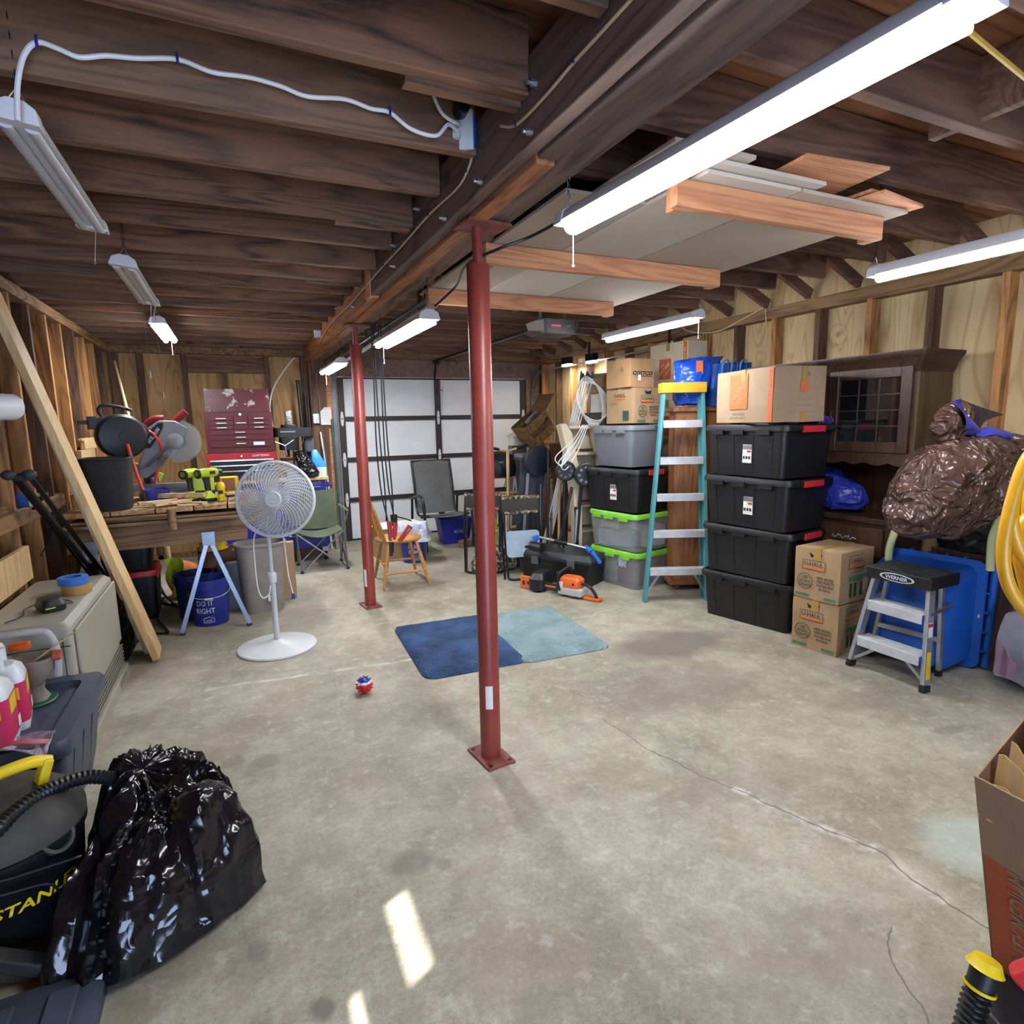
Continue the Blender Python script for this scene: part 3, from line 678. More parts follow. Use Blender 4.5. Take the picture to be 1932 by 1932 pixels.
# ================================================================ left side
# furnace
M['cream'] = mat('cream_enamel', '#a3a092', .4, var=.05, scale=3)
M['creamd'] = mat('cream_enamel_front', '#a09c8a', .45, var=.06, scale=2)
t = thing('wall_furnace', 'large cream metal gas furnace console against the left wall', 'furnace', (-.97, 3.8, 0))
MB().loft([rrect(.40, 1.06, .03, z, cx=-.965, cy=3.78) for z in (.03, .60)] + [rrect(.39, 1.05, .03, .64, cx=-.965, cy=3.78), rrect(.34, 1.0, .03, .665, cx=-.965, cy=3.78)]).build('cabinet', M['cream'], t, world=True, bevel=.003)
MB().box(-.764, -.750, 3.30, 4.28, .24, .62).build('front_panel', M['creamd'], t, world=True, bevel=.006)
q = MB()
for i in range(6): q.bar((-.757, 3.28, .09 + i * .022), (-.757, 4.29, .09 + i * .022), .006, .014, (1, 0, .4))
q.build('louvre_grille', mat('louvre_grey', '#8a887c', .4, .3), t, world=True)
MB().box(-.765, -.735, 3.27, 4.30, .0, .075).build('kick_panel', M['creamd'], t, world=True, bevel=.004)
MB().box(-.7345, -.733, 4.0, 4.2, .02, .06).build('label_plate', M['grey'], t, world=True)
q = MB(); q.box(-.80, -.797, 3.248, 3.252, .05, .6); q.box(-1.16, -.77, 3.2485, 3.2495, .555, .56); q.build('seam', M['dksteel'], t, world=True)
tag(MB().box(-1.2, -1.10, 2.5, 3.24, .60, .72).box(-1.2, -1.1, 2.5, 3.24, 0, .04).box(-1.2, -1.17, 2.5, 3.24, .04, .6).build('metal_shelf', M['creamd'], bevel=.004), 'narrow dusty metal shelf at the wall beside the cream furnace', 'shelf')
tag(MB().bar((-1.18, 3.26, .77), (-1.18, 4.35, .775), .03, .20).build('plank', M['pine'], bevel=.003), 'pale plank standing on edge along the wall behind the cream furnace', 'plank')
for k_, (z0, z1, m_, nm) in enumerate([(.666, .716, M['tape'], 'brown'), (.717, .757, mat('painters_tape', '#2f6fc4', .5), 'blue')]):
    q = MB(); c = PX(155, 1108, -1.0); c = FL(145 - 4 * k_, 1118, .666)
    q.loft([[(c.x + r * math.cos(a), c.y + r * math.sin(a), z) for a in [2 * PI * i / 32 for i in range(32)]] for r, z in ((.070, z0), (.070, z1), (.040, z1), (.040, z0))], loop=True)
    tag(q.build('tape_roll', m_), ('roll of brown packing tape under the blue roll on the furnace' if not k_ else 'roll of blue masking tape on top of the brown roll'), 'tape')
c = FL(97, 1150, .666)
t = thing('battery_charger', 'black and green tool battery charger on the cream furnace', 'charger', c, .5)
MB().loft([rrect(.10, .13, .025, .001), rrect(.11, .14, .03, .03), rrect(.09, .11, .03, .062)]).build('body', M['black'], t, bevel=.003)
txt('RYOBI', 'lettering', M['grey'], t, (0, -.0, .064), X_, Y_, .05, .012)
MB().box(-.04, .0, -.071, -.066, .02, .026).build('green_strip', mat('lime_plastic', '#b7d43a', .4), t)
q = MB(); q.tube(spline([(.05, .0, .02), (.10, .03, .005), (.09, .12, .005), (.0, .16, .005), (-.08, .10, .005), (-.12, -.02, .005), (-.2, -.08, .005)], 6), .003, 6); q.build('cord', M['black'], t)
a = PX(0, 768, -1.02); 
t = thing('paper_roll', 'white roll of paper poking in at the left edge above the leaning board', 'paper roll', PX(20, 768, -1.02))
p1 = PY(-60, 766, 3.3); p2 = PY(26, 768, 3.5)
q = MB(); q.cyl(p1, p2, .060, n=28); q.build('roll', M['white'], t, world=True, bevel=.012)

# leaning board
q = MB(); a, b = V((-.60, 4.52, .022)), V((-1.155, 4.30, 2.32)); q.bar(a, b, .20, .042, (1, 0, .25))
t = thing('leaning_board', 'long pale pine board leaning from the floor up against the left wall', 'board', (-.6, 4.5, 0)); q.build('board', M['pine'], t, world=True, bevel=.003)
a2, b2 = V((-.665, 4.64, .02)), V((-1.185, 4.52, 2.2)); tag(MB().bar(a2, b2, .13, .035, (1, 0, .25)).build('leaning_board', M['pine'], bevel=.003), 'second narrower board hidden behind the long leaning pine board', 'board')
# bundle of dark poles (folded tripod)
t = thing('folded_tripod', 'folded dark grey tripod leaning behind the pine board', 'tripod', (-.75, 5.0, 0))
base, top = V((-.80, 5.2, .0)), V((-1.09, 4.05, 1.30))
for i, (dx, dy) in enumerate([(0, 0), (.04, .03), (-.03, .03), (.02, -.03), (.06, 0)]):
    d = V((dx, dy, 0)); MB().tube([base + d * 1.6 + V((0, 0, .012)), base.lerp(top, .5) + d, top + d], [.006, .008, .010], 8).build('leg', M['dksteel' if i % 2 else 'blackm'], t, world=True)
q = MB(); q.ball(top + V((.02, 0, 0)), .04, 12, 1.5, 1, .6); q.ball(top + V((-.03, -.03, .015)), .028, 12, 1.3); q.ball(top + V((.06, -.03, .015)), .028, 12, 1.3); q.build('head', mat('rubber_grey', '#34363a', .6), t, world=True)
# wall outlet left
c = PX(62, 945, -1.165)
t = thing('wall_outlet', 'white wall outlet on the left studs with a black plug', 'outlet', c)
MB().box(c.x - .012, c.x, c.y - .04, c.y + .04, c.z - .06, c.z + .06).build('cover_plate', M['white'], t, world=True, bevel=.004)
MB().box(c.x - .07, c.x - .0125, c.y - .035, c.y + .035, c.z - .05, c.z + .05).build('box', M['blue'], t, world=True)
MB().cyl((c.x, c.y, c.z + .01), (c.x + .05, c.y, c.z + .01), .014).build('plug', M['black'], t, world=True)
MB().tube(spline([(c.x + .05, c.y, c.z + .01), (c.x + .09, c.y, c.z - .02), (c.x + .07, c.y + .02, c.z - .2), (c.x + .0, c.y, c.z - .35)], 6), .004, 6).build('cord', M['black'], t, world=True)

# workbench: 2x8 rails on folding metal sawhorses
t = thing('workbench', 'rough timber workbench resting on folding metal sawhorses', 'workbench', (-.45, 5.35, 0))
for y in (5.07, 5.95): MB().box(-1.15, .03 + (y - 5.07) * .25, y, y + .04, .665, .845).jitter(.003, 2, 5).build('rail', M['brownwood'], t, world=True, bevel=.003)
k_ = 0
for (x0, x1, y0, y1, z0, z1) in [(-1.15, -.02, 5.00, 5.30, .85, .875), (-1.1, .03, 5.02, 5.5, .88, .90), (-1.15, .05, 5.31, 5.62, .85, .875), (-1.15, .15, 5.63, 5.99, .85, .875), (-1.0, -.5, 4.97, 5.2, .905, .925)]:
    MB().box(x0, x1, y0, y1, z0, z1).jitter(.002, 2, k_).build('board', M['brownwood'], t, world=True, bevel=.003); k_ += 1
for k2, (x0, x1) in enumerate([(-1.15, -.86), (-.85, -.58), (-.57, -.33), (-.32, -.10), (-.09, .14)]):
    MB().box(x0, x1, 5.0, 5.99, .93, .965).jitter(.002, 2, k2).build('top_plank', wood('bench_top', '#b08c62', '#6f5238', 'Y', 1), t, world=True, bevel=.003)
MB().cyl((-.47, 4.985, .80), (-.47, 4.99, .955), .028, n=14).build('dowel_block', M['brownwood'], t, world=True)
for k2, x in enumerate((-.245, -1.0)):
    for y in (5.0, 6.1):
        s = thing('sawhorse', ['galvanised folding sawhorse legs in front of the blue bucket', 'folding sawhorse legs at the far side of the bench, above the grey wastebasket', 'folding sawhorse leg pair behind the leaning pine board', 'folding sawhorse legs in the far corner under the bench'][k2 * 2 + (y > 5.5)], 'sawhorse', (x, y, 0))
        lm = mat('galvanised', '#8f98a6', .35, .6)
        MB().box(x - .045, x + .045, y + .02 if y < 5.5 else y - .02, y + .062 if y < 5.5 else y - .062, .60, .66).build('crosspiece', M['fir'], s, world=True, bevel=.002)
        f = y - .004 if y < 5.5 else y - .05
        MB().box(x - .045, x + .045, f, f + .008, .655, .76).build('bracket', lm, s, world=True, bevel=.002)
        for sg in (-1, 1):
            foot = V((x + sg * .235, y - .08, .0)); tp = V((x + sg * .02, y, .66))
            MB().bar(foot + V((0, 0, .02)), tp, .032, .016, (0, 1, 0)).build('leg', lm, s, world=True, bevel=.002)
            MB().bar(foot, foot + (tp - foot) * .045, .036, .02, (0, 1, 0)).build('foot', M['black'], s, world=True, bevel=.003)
# ================================================================ on and under the bench
BZ = .967
# ribbed black basket
t = thing('waste_basket', 'black ribbed plastic basket standing at the left end of the workbench', 'basket', (-.86, 5.15, BZ), 0)
R0 = [(s_, z) for s_, z in ((.82, .0), (.9, .14), (1.0, .36), (1.04, .365), (1.04, .38), (.98, .38))]
MB().loft([rrect(.30 * s_, .30 * s_, .05, z) for s_, z in R0] + [rrect(.25, .25, .04, .02)]).build('body', mat('woven_black', '#141416', .6, bump=.9, bscale=140), t)
# hose reel
c = V((-.82, 5.62, 1.49))
t = thing('hose_reel', 'round black retractable hose reel with a red air hose above the bench', 'hose reel', c, .25)
q = MB(); q.m = Matrix.Rotation(PI / 2, 4, 'X'); q.lathe([(.06, -.10), (.15, -.095), (.175, -.07), (.18, 0), (.175, .07), (.15, .095), (.06, .10)], 40); q.build('drum', M['black'], t)
q = MB(); q.m = Matrix.Rotation(PI / 2, 4, 'X'); q.lathe([(.15, .096), (.155, .104), (.12, .108), (.03, .112), (.028, .118)], 36); q.build('drum_cap', M['blackm'], t)
q = MB(); q.tube(spline([(-.10, 0, .14), (-.13, 0, .20), (-.10, 0, .245), (.0, 0, .235), (.09, 0, .205)], 6), .013, 8); q.build('carry_handle', M['black'], t)
q = MB(); q.box(-.21, -.15, -.04, .04, .06, .16); q.bar((-.18, 0, .1), (-.10, .0, .14), .05, .05); q.box(-.27, -.20, -.02, .02, .10, .13); q.build('wall_bracket', M['black'], t, bevel=.006)
q = MB(); q.bar((.08, 0, .12), (.17, 0, .05), .06, .06, (0, 1, 0)); q.cyl((.16, 0, .06), (.19, 0, .04), .02); q.build('hose_guide', M['black'], t, bevel=.008)
hose = mat('red_hose', '#d8453a', .35)
q = MB(); q.tube(spline([(.19, -.0, .04), (.23, -.02, .0), (.27, .0, -.10), (.25, .04, -.22), (.20, .06, -.4)], 8), .011, 8); q.tube(spline([(.02, -.13, -.06), (.04, -.16, -.2), (.08, -.20, -.42), (.12, -.26, -.5)], 6), .013, 8); q.build('hose', hose, t)
MB().tube([(0, .0, -.17), (0, .02, -.52)], .022, 10).build('stand', M['blackm'], t)
# miter saw
t = thing('miter_saw', 'grey miter saw with clear blade guard at the back of the workbench', 'saw', (-.56, 5.72, BZ), -.15)
sg = mat('saw_grey', '#8d8f92', .4, .2)
MB().lathe([(.20, 0), (.20, .05), (.17, .07), (.04, .07)], 32).build('turntable', M['dksteel'], t, bevel=.003)
MB().box(-.26, .26, .04, .07, .06, .12).build('fence', sg, t, bevel=.004)
q = MB(); q.tube([(-.12, .10, .06), (-.14, .12, .20)], [.06, .05], 14); q.ball((-.14, .10, .22), .07, 14, 1, .8, .9); q.build('pivot', M['dksteel'], t)
q = MB(); q.m = Matrix.Translation((0, .02, 0)) @ Matrix.Rotation(PI / 2, 4, 'X')
arm = [(-.20, .20), (-.14, .17), (.0, .27), (.04, .36), (.10, .43), (.17, .50), (.21, .58), (.12, .64), (.0, .645), (-.08, .59), (-.12, .50), (-.13, .40), (-.19, .28)]
q.prism(arm, -.02, .03); q.build('arm_housing', sg, t, bevel=.008)
q = MB(); q.m = Matrix.Translation((.12, .055, .47)) @ Matrix.Rotation(PI / 2, 4, 'X')
pr = []
for i in range(96):
    r = .165 if i % 2 else .155; a = 2 * PI * i / 96; pr.append((r * math.cos(a), r * math.sin(a)))
q.prism(pr, 0, .003); q.build('blade', M['steel'], t)
q = MB(); q.m = Matrix.Translation((.12, .050, .47)) @ Matrix.Rotation(PI / 2, 4, 'X')
q.prism([(.178 * math.cos(a), .178 * math.sin(a)) for a in [-1.9 + 3.4 * k / 24 for k in range(25)]] + [(.06 * math.cos(a), .06 * math.sin(a)) for a in [1.5 - 3.4 * k / 12 for k in range(13)]], 0, .004)
q.build('blade_guard', mat('smoky_guard', '#c8c4b8', .15, alpha=.35, var=0), t)
q = MB(); q.m = Matrix.Translation((.11, -.01, .47)) @ Matrix.Rotation(PI / 2, 4, 'X'); q.lathe([(.065, 0), (.065, .02), (.045, .03), (.02, .032)], 28); q.build('arbor_cover', sg, t, bevel=.003)
q = MB(); q.bar((-.12, -.03, .27), (.06, -.04, .43), .02, .05, (0, 1, 0)); q.bar((-.02, -.05, .28), (.04, -.05, .36), .03, .08, (0, 1, 0)); q.build('link_arm', M['mg'], t, bevel=.004)
q = MB(); q.tube(spline([(-.12, .06, .60), (-.05, .05, .655), (.03, .05, .66)], 6), .03, 10); q.tube([(.10, .05, .63), (.20, .05, .715)], [.025, .03], 10); q.build('handle', mat('dark_red', '#7a1c22', .4), t)
pa = MB(); pa.m = Matrix.Translation((0, -.012, 0)) @ Matrix.Rotation(PI / 2, 4, 'X'); pa.prism([(-.115, .42), (-.08, .42), (-.02, .50), (.03, .59), (.035, .625), (.0, .625), (-.06, .575), (-.11, .49)], -.001, .003); pa.build('badge', M['black'], t)
txt('SKILSAW', 'badge_lettering', M['white_ink'], t, (-.045, -.0165, .525), V((.62, 0, .785)), V((-.785, 0, .62)), .15, .032, off=.015)
# lime drills
lime = mat('lime_green', '#b4cf2e', .4)
def drill(label, x, y, rz):
    t = thing('cordless_drill', label, 'drill', (x, y, BZ), rz, 'lime cordless drills on the bench')
    q = MB(); q.loft([rrect(.075, .115, .02, 0), rrect(.078, .12, .022, .02), rrect(.078, .12, .022, .026)]); q.build('battery_base', M['black'], t, bevel=.003)
    q = MB(); q.loft([rrect(.074, .112, .02, .0265), rrect(.07, .10, .02, .045), rrect(.045, .055, .018, .065), rrect(.04, .05, .018, .085)]); q.build('battery', lime, t)
    q = MB(); q.loft([rrect(.038, .046, .016, .085), rrect(.036, .044, .016, .14, cy=-.005), rrect(.04, .055, .016, .19, cy=-.012)]); q.build('grip', M['black'], t)
    q = MB(); q.tube([(0, -.07, .225), (0, -.03, .228), (0, .06, .228), (0, .085, .228)], [.030, .036, .036, .030], 18); q.build('motor_housing', lime, t)
    q = MB(); q.tube([(0, -.085, .222), (0, -.071, .222)], [.036, .038], 20); q.build('rear_cap', M['black'], t)
    q = MB(); q.tube([(0, -.088, .224), (0, -.0855, .224)], [.022, .022], 20); q.build('dial', mat('dial_green', '#6f7a3a', .4), t)
    q = MB(); q.tube([(0, .086, .228), (0, .12, .228), (0, .135, .228)], [.024, .022, .012], 16); q.build('chuck', M['dksteel'], t)
    MB().box(.0365, .038, -.0, .05, .215, .24).build('label_patch', M['ink'], t)
drill('lime green cordless drill standing on the workbench, closer to the black basket', -.345, 5.27, -.55)
drill('lime green cordless drill standing on the workbench beside the yellow flashlight', -.225, 5.25, -.9)
t = thing('toolbox', 'lime and black portable radio behind the two drills', 'radio', (-.27, 5.5, BZ), .1); MB().loft([rrect(.17, .12, .03, z) for z in (0, .15, .17)]).build('body', M['black'], t, bevel=.004); MB().box(-.08, .08, -.066, -.061, .07, .20).build('front_face', lime, t, bevel=.003)
t.name = 'portable_radio'
t = thing('flashlight', 'yellow work flashlight standing upright on the workbench', 'flashlight', (-.135, 5.24, BZ))
MB().lathe([(.036, 0), (.036, .03), (.030, .034), (.028, .09), (.033, .10), (.034, .115), (.026, .14), (.012, .15)], 24).build('body', M['yellow'], t)
MB().sheet(lambda u, v: (.0292 * math.cos(-2.3 + 1.3 * u), .0292 * math.sin(-2.3 + 1.3 * u), .045 + .04 * v), 8, 2, .0005).build('label_patch', M['ink'], t)
t = thing('battery_pack', 'yellow and clear battery pack box in front of the red tool chest', 'box', (-.065, 5.75, BZ + .0), .1)
MB().box(-.08, .06, -.05, .05, 0, .15).build('body', M['yellow'], t, bevel=.006); MB().box(-.07, .03, -.053, -.0505, .03, .14).build('window', mat('amber_window', '#8a5a2e', .3), t)
tag(MB().cyl((-.03, 5.18, BZ + .022), (.05, 5.19, BZ + .022), .022).build('spool', M['red']), 'small red cylinder lying on the bench beside the fan', 'spool')
t = thing('parts_bin', 'blue plastic bin between the black basket and the saw', 'bin', (-.60, 5.40, BZ), .3); MB().loft([rrect(.14, .16, .01, 0), rrect(.17, .20, .01, .11), rrect(.16, .19, .01, .11), rrect(.13, .15, .01, .01)]).build('body', M['royal'], t)
tag(MB().at((-.70, 5.9, BZ + .22), .2, .1, .5).box(-.12, .12, -.01, .01, -.06, .03).bar((.0, 0, -.03), (.05, .05, -.25), .02, .02).build('hand_saw_handle', lime, bevel=.004), 'lime green tool guard standing behind the black basket', 'guard')
sc_w = wood('scrap_wood', '#d8bc8e', '#96744e', 'X', 1.2)
for i, (x, y, z, rz, L, wd, h) in enumerate([(-.40, 5.16, .0, -.55, .30, .055, .012), (-.50, 5.20, 0, .2, .26, .05, .01), (-.56, 5.12, 0, .45, .22, .03, .012), (-.44, 5.30, 0, -.4, .34, .03, .02), (-.60, 5.18, .013, .1, .2, .04, .008), (-.50, 5.09, 0, .6, .15, .03, .01), (-.33, 5.38, 0, -.9, .2, .04, .012), (-.02, 5.30, 0, .5, .16, .04, .01), (-.36, 5.07, 0, -.1, .12, .04, .006)]):
    tag(MB().at((x, y - .03, BZ + z + .0005), rz).box(-L * .6, L * .6, -wd * .6, wd * .6, .014 * (i % 4), .014 * (i % 4) + h * 1.7).build('wood_scrap', sc_w, bevel=.001), ['flat reddish wood offcut lying in front of the lime drills', 'thin pale offcut in the scrap heap beside the blue bin', 'split sliver pointing at the black basket', 'grey batten lying behind the flat offcut', 'thin shim resting on top of the scrap heap', 'short splinter at the front edge of the bench', 'offcut lying under the lime drill', 'pale offcut beside the yellow flashlight', 'thin chip at the bench front edge below the drills'][i], 'wood scrap', 'wood scraps on the bench')
for i, (x, y, c_, L, rz) in enumerate([(-.43, 5.48, 'orange', .10, .3), (-.05, 5.45, 'blackm', .22, .2), (.0, 5.60, 'dksteel', .2, -.1), (-.20, 5.6, 'white', .1, .5), (-.44, 5.40, 'red', .05, 1.2)]):
    t = thing('hand_tool', ['orange handled screwdriver on the bench beside the saw', 'black handled pliers on the bench behind the yellow flashlight', 'steel bar tool on the bench near the tool chest', 'white tube lying behind the lime drills', 'small red clamp tip by the scrap heap'][i], 'tool', (x, y, BZ + .013), rz)
    MB().tube([(-L / 2, 0, 0), (L * .1, 0, 0)], .012, 10).build('handle', M[c_], t); MB().tube([(L * .1, 0, 0), (L * .6, 0, 0)], .005, 8).build('shaft', M['steel'], t)

# left studs: scrap blocks nailed up
for i, (u0, u1, v0, v1) in enumerate([(157, 180, 846, 872), (163, 182, 825, 848), (158, 180, 826, 832)]):
    a, b = PX(u0, v1, -1.16), PX(u1, v0, -1.16)
    tag(MB().box(-1.20, -1.165 - .002 * i, a.y, b.y, min(a.z, b.z), max(a.z, b.z)).build('wood_block', M['pine'], bevel=.002), ['pale block on the left studs, lowest of three', 'pale block on the left studs, middle of three', 'thin pale strip on the left studs, top of three'][i], 'wood block')

# under the bench
def simple_box(name, label, cat, x, y, w_, d, h, rz, m_, z=0, flaps=False):
    t = thing(name, label, cat, (x, y, z), rz)
    MB().box(-w_ / 2, w_ / 2, -d / 2, d / 2, 0, h).build('body', m_, t, bevel=.004); return t
def rtote(label, x, y, rz, w_, d, h, bm_, lm_, z=0, latch=None, ribs=True, name='storage_tote', group=None, sticker=False, lid=True, tap=.88, top=.965, cat='tote'):
    """rugged tote: w along x, d along y"""
    t = thing(name, label, cat, (x, y, z), rz, group)
    hb = h - .035
    q = MB(); W = lambda f_, i=.0: (w_ * f_ - i, d * f_ - i)
    q.loft([rrect(w_ * tap, d * tap, .035, 0), rrect(w_ * (tap + .01), d * (tap + .01), .04, .02), rrect(w_ * top, d * top, .045, hb * .82), rrect(w_ * top, d * top, .045, hb), rrect(w_ * (top - .015), d * (top - .015), .04, hb), rrect(w_ * (tap - .03), d * (tap - .03), .03, .01)])
    if ribs:
        r = q
        for s_ in (-1, 1):
            for a in (-.34, -.12, .12, .34):
                r.bar((s_ * (w_ * tap / 2 - .002), a * d * .92, .02), (s_ * (w_ * top / 2 - .002), a * d, hb * .84), .012, .012, (1, 0, 0))
                r.bar((a * w_ * .92, s_ * (d * tap / 2 - .002), .02), (a * w_, s_ * (d * top / 2 - .002), hb * .84), .012, .012, (0, 1, 0))
    q.build('body', bm_, t)
    if lid:
        q = MB(); q.loft([rrect(w_ * .985, d * .985, .05, hb - .022), rrect(w_, d, .055, hb - .02), rrect(w_, d, .055, hb + .006), rrect(w_ * .97, d * .97, .05, hb + .024), rrect(w_ * .90, d * .93, .04, hb + .024), rrect(w_ * .88, d * .91, .04, hb + .012)])
        for s_ in (-1, 1):
            for a in (-.25, 0.05, .3):
                q.box(s_ * w_ / 2 - .008, s_ * w_ / 2 + .006, a * d - .06, a * d + .05, hb - .045, hb - .01)
        q.build('lid', lm_, t)
    if latch:
        for s_ in (-1, 1):
            MB().box(-.10 * w_ / .5, .10 * w_ / .5, s_ * d / 2 - .01, s_ * d / 2 + .012, hb - .03, hb + .014).build('latch', latch, t, bevel=.004)
    if sticker:
        xx = -w_ / 2 * (tap + (top - tap) * .55) - .004
        for z0, z1, m_ in ((hb * .28, hb * .66, M['paper']), (hb * .56, hb * .65, M['grey'])):
            MB().bar((xx - .001 - (.001 if m_ is M['grey'] else 0) - .01 * 0, -.08, (z0 + z1) / 2), (xx - .001 - (.001 if m_ is M['grey'] else 0), -.0, (z0 + z1) / 2), .0015, z1 - z0).build('sticker' if m_ is M['paper'] else 'sticker_photo', m_, t)
        for k_ in range(3): MB().box(xx - .0035, xx - .0025, -.07 + k_ * .024, -.054 + k_ * .024, hb * .36, hb * .42).build('sticker_icon', M['ink'], t)
        MB().box(xx - .0038, xx - .0028, -.076, -.04, hb * .50, hb * .54).build('sticker_stripe', M['red'], t)
    return t
rtote('black tote with a red lid on the floor under the workbench', -.92, 5.68, .04, .50, .46, .42, M['black'], M['red'])
rtote('black tote stacked on the red lid under the workbench', -.92, 5.68, .04, .46, .42, .23, M['black'], M['black'], z=.421)
t = thing('safety_vest', 'hi-vis lime vest hanging beside the red lidded tote', 'vest', (-.47, 5.75, .12))
MB().sheet(lambda u, v: (-.66 + .13 * u + .02 * math.sin(9 * v) + .05 * (1 - v), 5.90 + .03 * math.sin(7 * u + 5 * v), .05 + .36 * v), 8, 12, .006).build('cloth', mat('hi_vis', '#c9e02c', .6), t, world=True)
txt('RYOBI', 'lettering', M['black'], t, (-.59, 5.86, .25), V((.2, 0, 1)), V((-1, 0, .2)), .12, .03, world=True)
t = thing('ball', 'orange ball shaped bag on the floor under the bench', 'bag', (-.53, 6.12, .0)); MB().ball((0, 0, .175), .15, 20, 1, .9, 1.1).jitter(.012, 8, 2).build('body', mat('faded_orange', '#d0722e', .6), t); txt('BOX', 'lettering', M['ink'], t, (.03, -.14, .14), X_, Z_, .1, .04)
t.name = 'orange_bag'
simple_box('cardboard_box', 'brown cardboard box under the bench behind the blue bucket', 'box', -.18, 5.78, .40, .34, .48, .05, cardboard('dark_cardboard', '#6b4a38'))
t = thing('hard_hat', 'yellow hard hat on the brown box under the bench', 'hard hat', (-.25, 5.74, .487)); MB().lathe([(.115, 0), (.12, .006), (.105, .015), (.10, .05), (.075, .085), (.03, .10), (.002, .10)], 28).build('shell', M['yellow'], t)
# buckets
bucketm = mat('bucket_blue', '#1f2f86', .4)
def bucket(label, x, y, m_, lines=None, logo=None, z=0, handle=True, rz=0, r=.145, h=.37):
    t = thing('bucket', label, 'bucket', (x, y, z), rz)
    MB().lathe([(r * .86, 0), (r * .875, .004), (r * .97, h * .78), (r * 1.03, h * .785), (r * 1.03, h * .80), (r * .985, h * .81), (r, h * .95), (r * 1.04, h * .955), (r * 1.04, h), (r * .97, h), (r * .84, .01)], 40).build('body', m_, t)
    if handle:
        pts = [(r * 1.04 * math.cos(a), -r * 1.04 * abs(math.sin(a)) ** .9, h * .72 - .035 * math.sin(a)) for a in [PI * k / 16 for k in range(17)]]
        q = MB(); q.tube(pts, .0025, 6); q.build('bail_handle', M['white'], t)
        q = MB(); q.cyl((-.03, -r * 1.06, h * .715 - .035), (.03, -r * 1.06, h * .715 - .035), .008, n=10); q.build('handle_grip', M['white'], t)
    def curve_txt(s_, nm, a0, zc, w_, h_, mm):
        ob = txt(s_, nm, mm, t, (0, 0, 0), X_, Z_, w_, h_, off=.006)
        for v in ob.data.vertices:
            rr = r * (.875 + .095 * (v.co.z + zc) / (h * .78)) + .0015; a = a0 + v.co.x / r
            v.co = V((rr * math.cos(a), rr * math.sin(a), v.co.z + zc))
    if lines:
        for i, (s_, w_) in enumerate(lines): curve_txt(s_, 'lettering', -PI / 2 - .25, h * .52 - i * .062, w_, .042, M['white_ink'])
        curve_txt("LOWE'S", 'logo_lettering', -PI / 2 - .1, h * .14, .055, .014, M['white_ink'])
        lg = MB(); o = [(-.042, -.016), (.042, -.016), (.042, .016), (.018, .022), (0, .03), (-.018, .022), (-.042, .016)]
        P = []
        for (a_, b_) in zip(o, o[1:] + o[:1]):
            for k in range(4): P.append((a_[0] + (b_[0] - a_[0]) * k / 4, a_[1] + (b_[1] - a_[1]) * k / 4))
        pts = [((r * .888 + .002) * math.cos(-PI / 2 - .1 + x_ / r), (r * .888 + .002) * math.sin(-PI / 2 - .1 + x_ / r), h * .14 + z_) for x_, z_ in P]
        lg.tube(pts, .0016, 4, loop=True); lg.build('logo_outline', M['white_ink'], t)
    return t
bucket('royal blue bucket with white lettering under the front sawhorse', -.285, 5.17, bucketm, [('DO IT', .13), ('RIGHT', .15)])
bucket('dark blue bucket behind the lettered bucket under the bench', -.40, 5.40, mat('bucket_navy', '#141d52', .4), handle=False)
# waste basket + cardboard behind
t = thing('wastebasket', 'tall taupe oval wastebasket beside the fan', 'wastebasket', (.115, 5.33, 0), .06)
MB().loft([rrect(.30, .22, .07, 0), rrect(.31, .23, .08, .02), rrect(.385, .29, .10, .56), rrect(.41, .31, .11, .565), rrect(.415, .315, .11, .585), rrect(.39, .29, .1, .59), rrect(.29, .21, .06, .02)]).build('body', mat('taupe_plastic', '#8e8680', .45), t)
MB().box(-.0 + .02, .06, -.142, -.139, .10, .15).build('sticker', M['paper'], t)

simple_box('cardboard_box', 'flat cardboard carton standing behind the taupe wastebasket', 'box', .22, 5.58, .36, .08, .52, -.05, M['card'])
t = thing('dustpan_bin', 'grey curved plastic lid bin lying behind the blue bucket', 'bin', (-.07, 5.66, 0)); t.location.y = 5.50; t.location.x = -.10
MB().loft([rrect(.2, .1, .03, 0), rrect(.26, .12, .05, .34), rrect(.24, .10, .05, .40)]).build('body', M['grey'], t)
# folded chair frames on the floor and dark leaf bag
t = thing('folding_frame', 'black folded metal chair frame lying on the floor behind the leaning board', 'folding frame', (-.6, 5.3, 0))
P = [FL(335, 1148), FL(270, 1085, .15), FL(228, 1070, .25), FL(250, 1135, .02)]
q = MB(); q.tube([P[0] + V((0, 0, .012)), P[1], P[2]], .010, 6); q.tube([FL(328, 1142, .012), FL(262, 1128, .012), FL(215, 1120, .02)], .010, 6); q.tube([FL(290, 1150, .012), FL(312, 1125, .05), FL(300, 1100, .1)], .007, 6); q.build('frame', M['blackm'], t, world=True)
q = MB(); q.tube([FL(318, 1192, .012), FL(290, 1160, .03), FL(255, 1150, .06)], .009, 6); q.tube([FL(318, 1195, .012), FL(270, 1195, .012), FL(235, 1198, .012)], .007, 6); q.build('lower_frame', M['blackm'], t, world=True)
t = thing('leaf_bag', 'black crumpled sack standing between the furnace and the leaning board', 'bag', (-.92, 4.62, 0))
MB().loft([[( -.90 + .17 * s_ * math.cos(a), 4.58 + .17 * s_ * math.sin(a), z) for a in [2 * PI * k / 20 for k in range(20)]] for s_, z in ((.8, 0), (1, .1), (.95, .3), (.8, .42), (.4, .5), (.1, .51))]).jitter(.03, 7, 4).build('sack', crackly('black_sack', '#0d0d0f', .3, 9, .6), t, world=True)

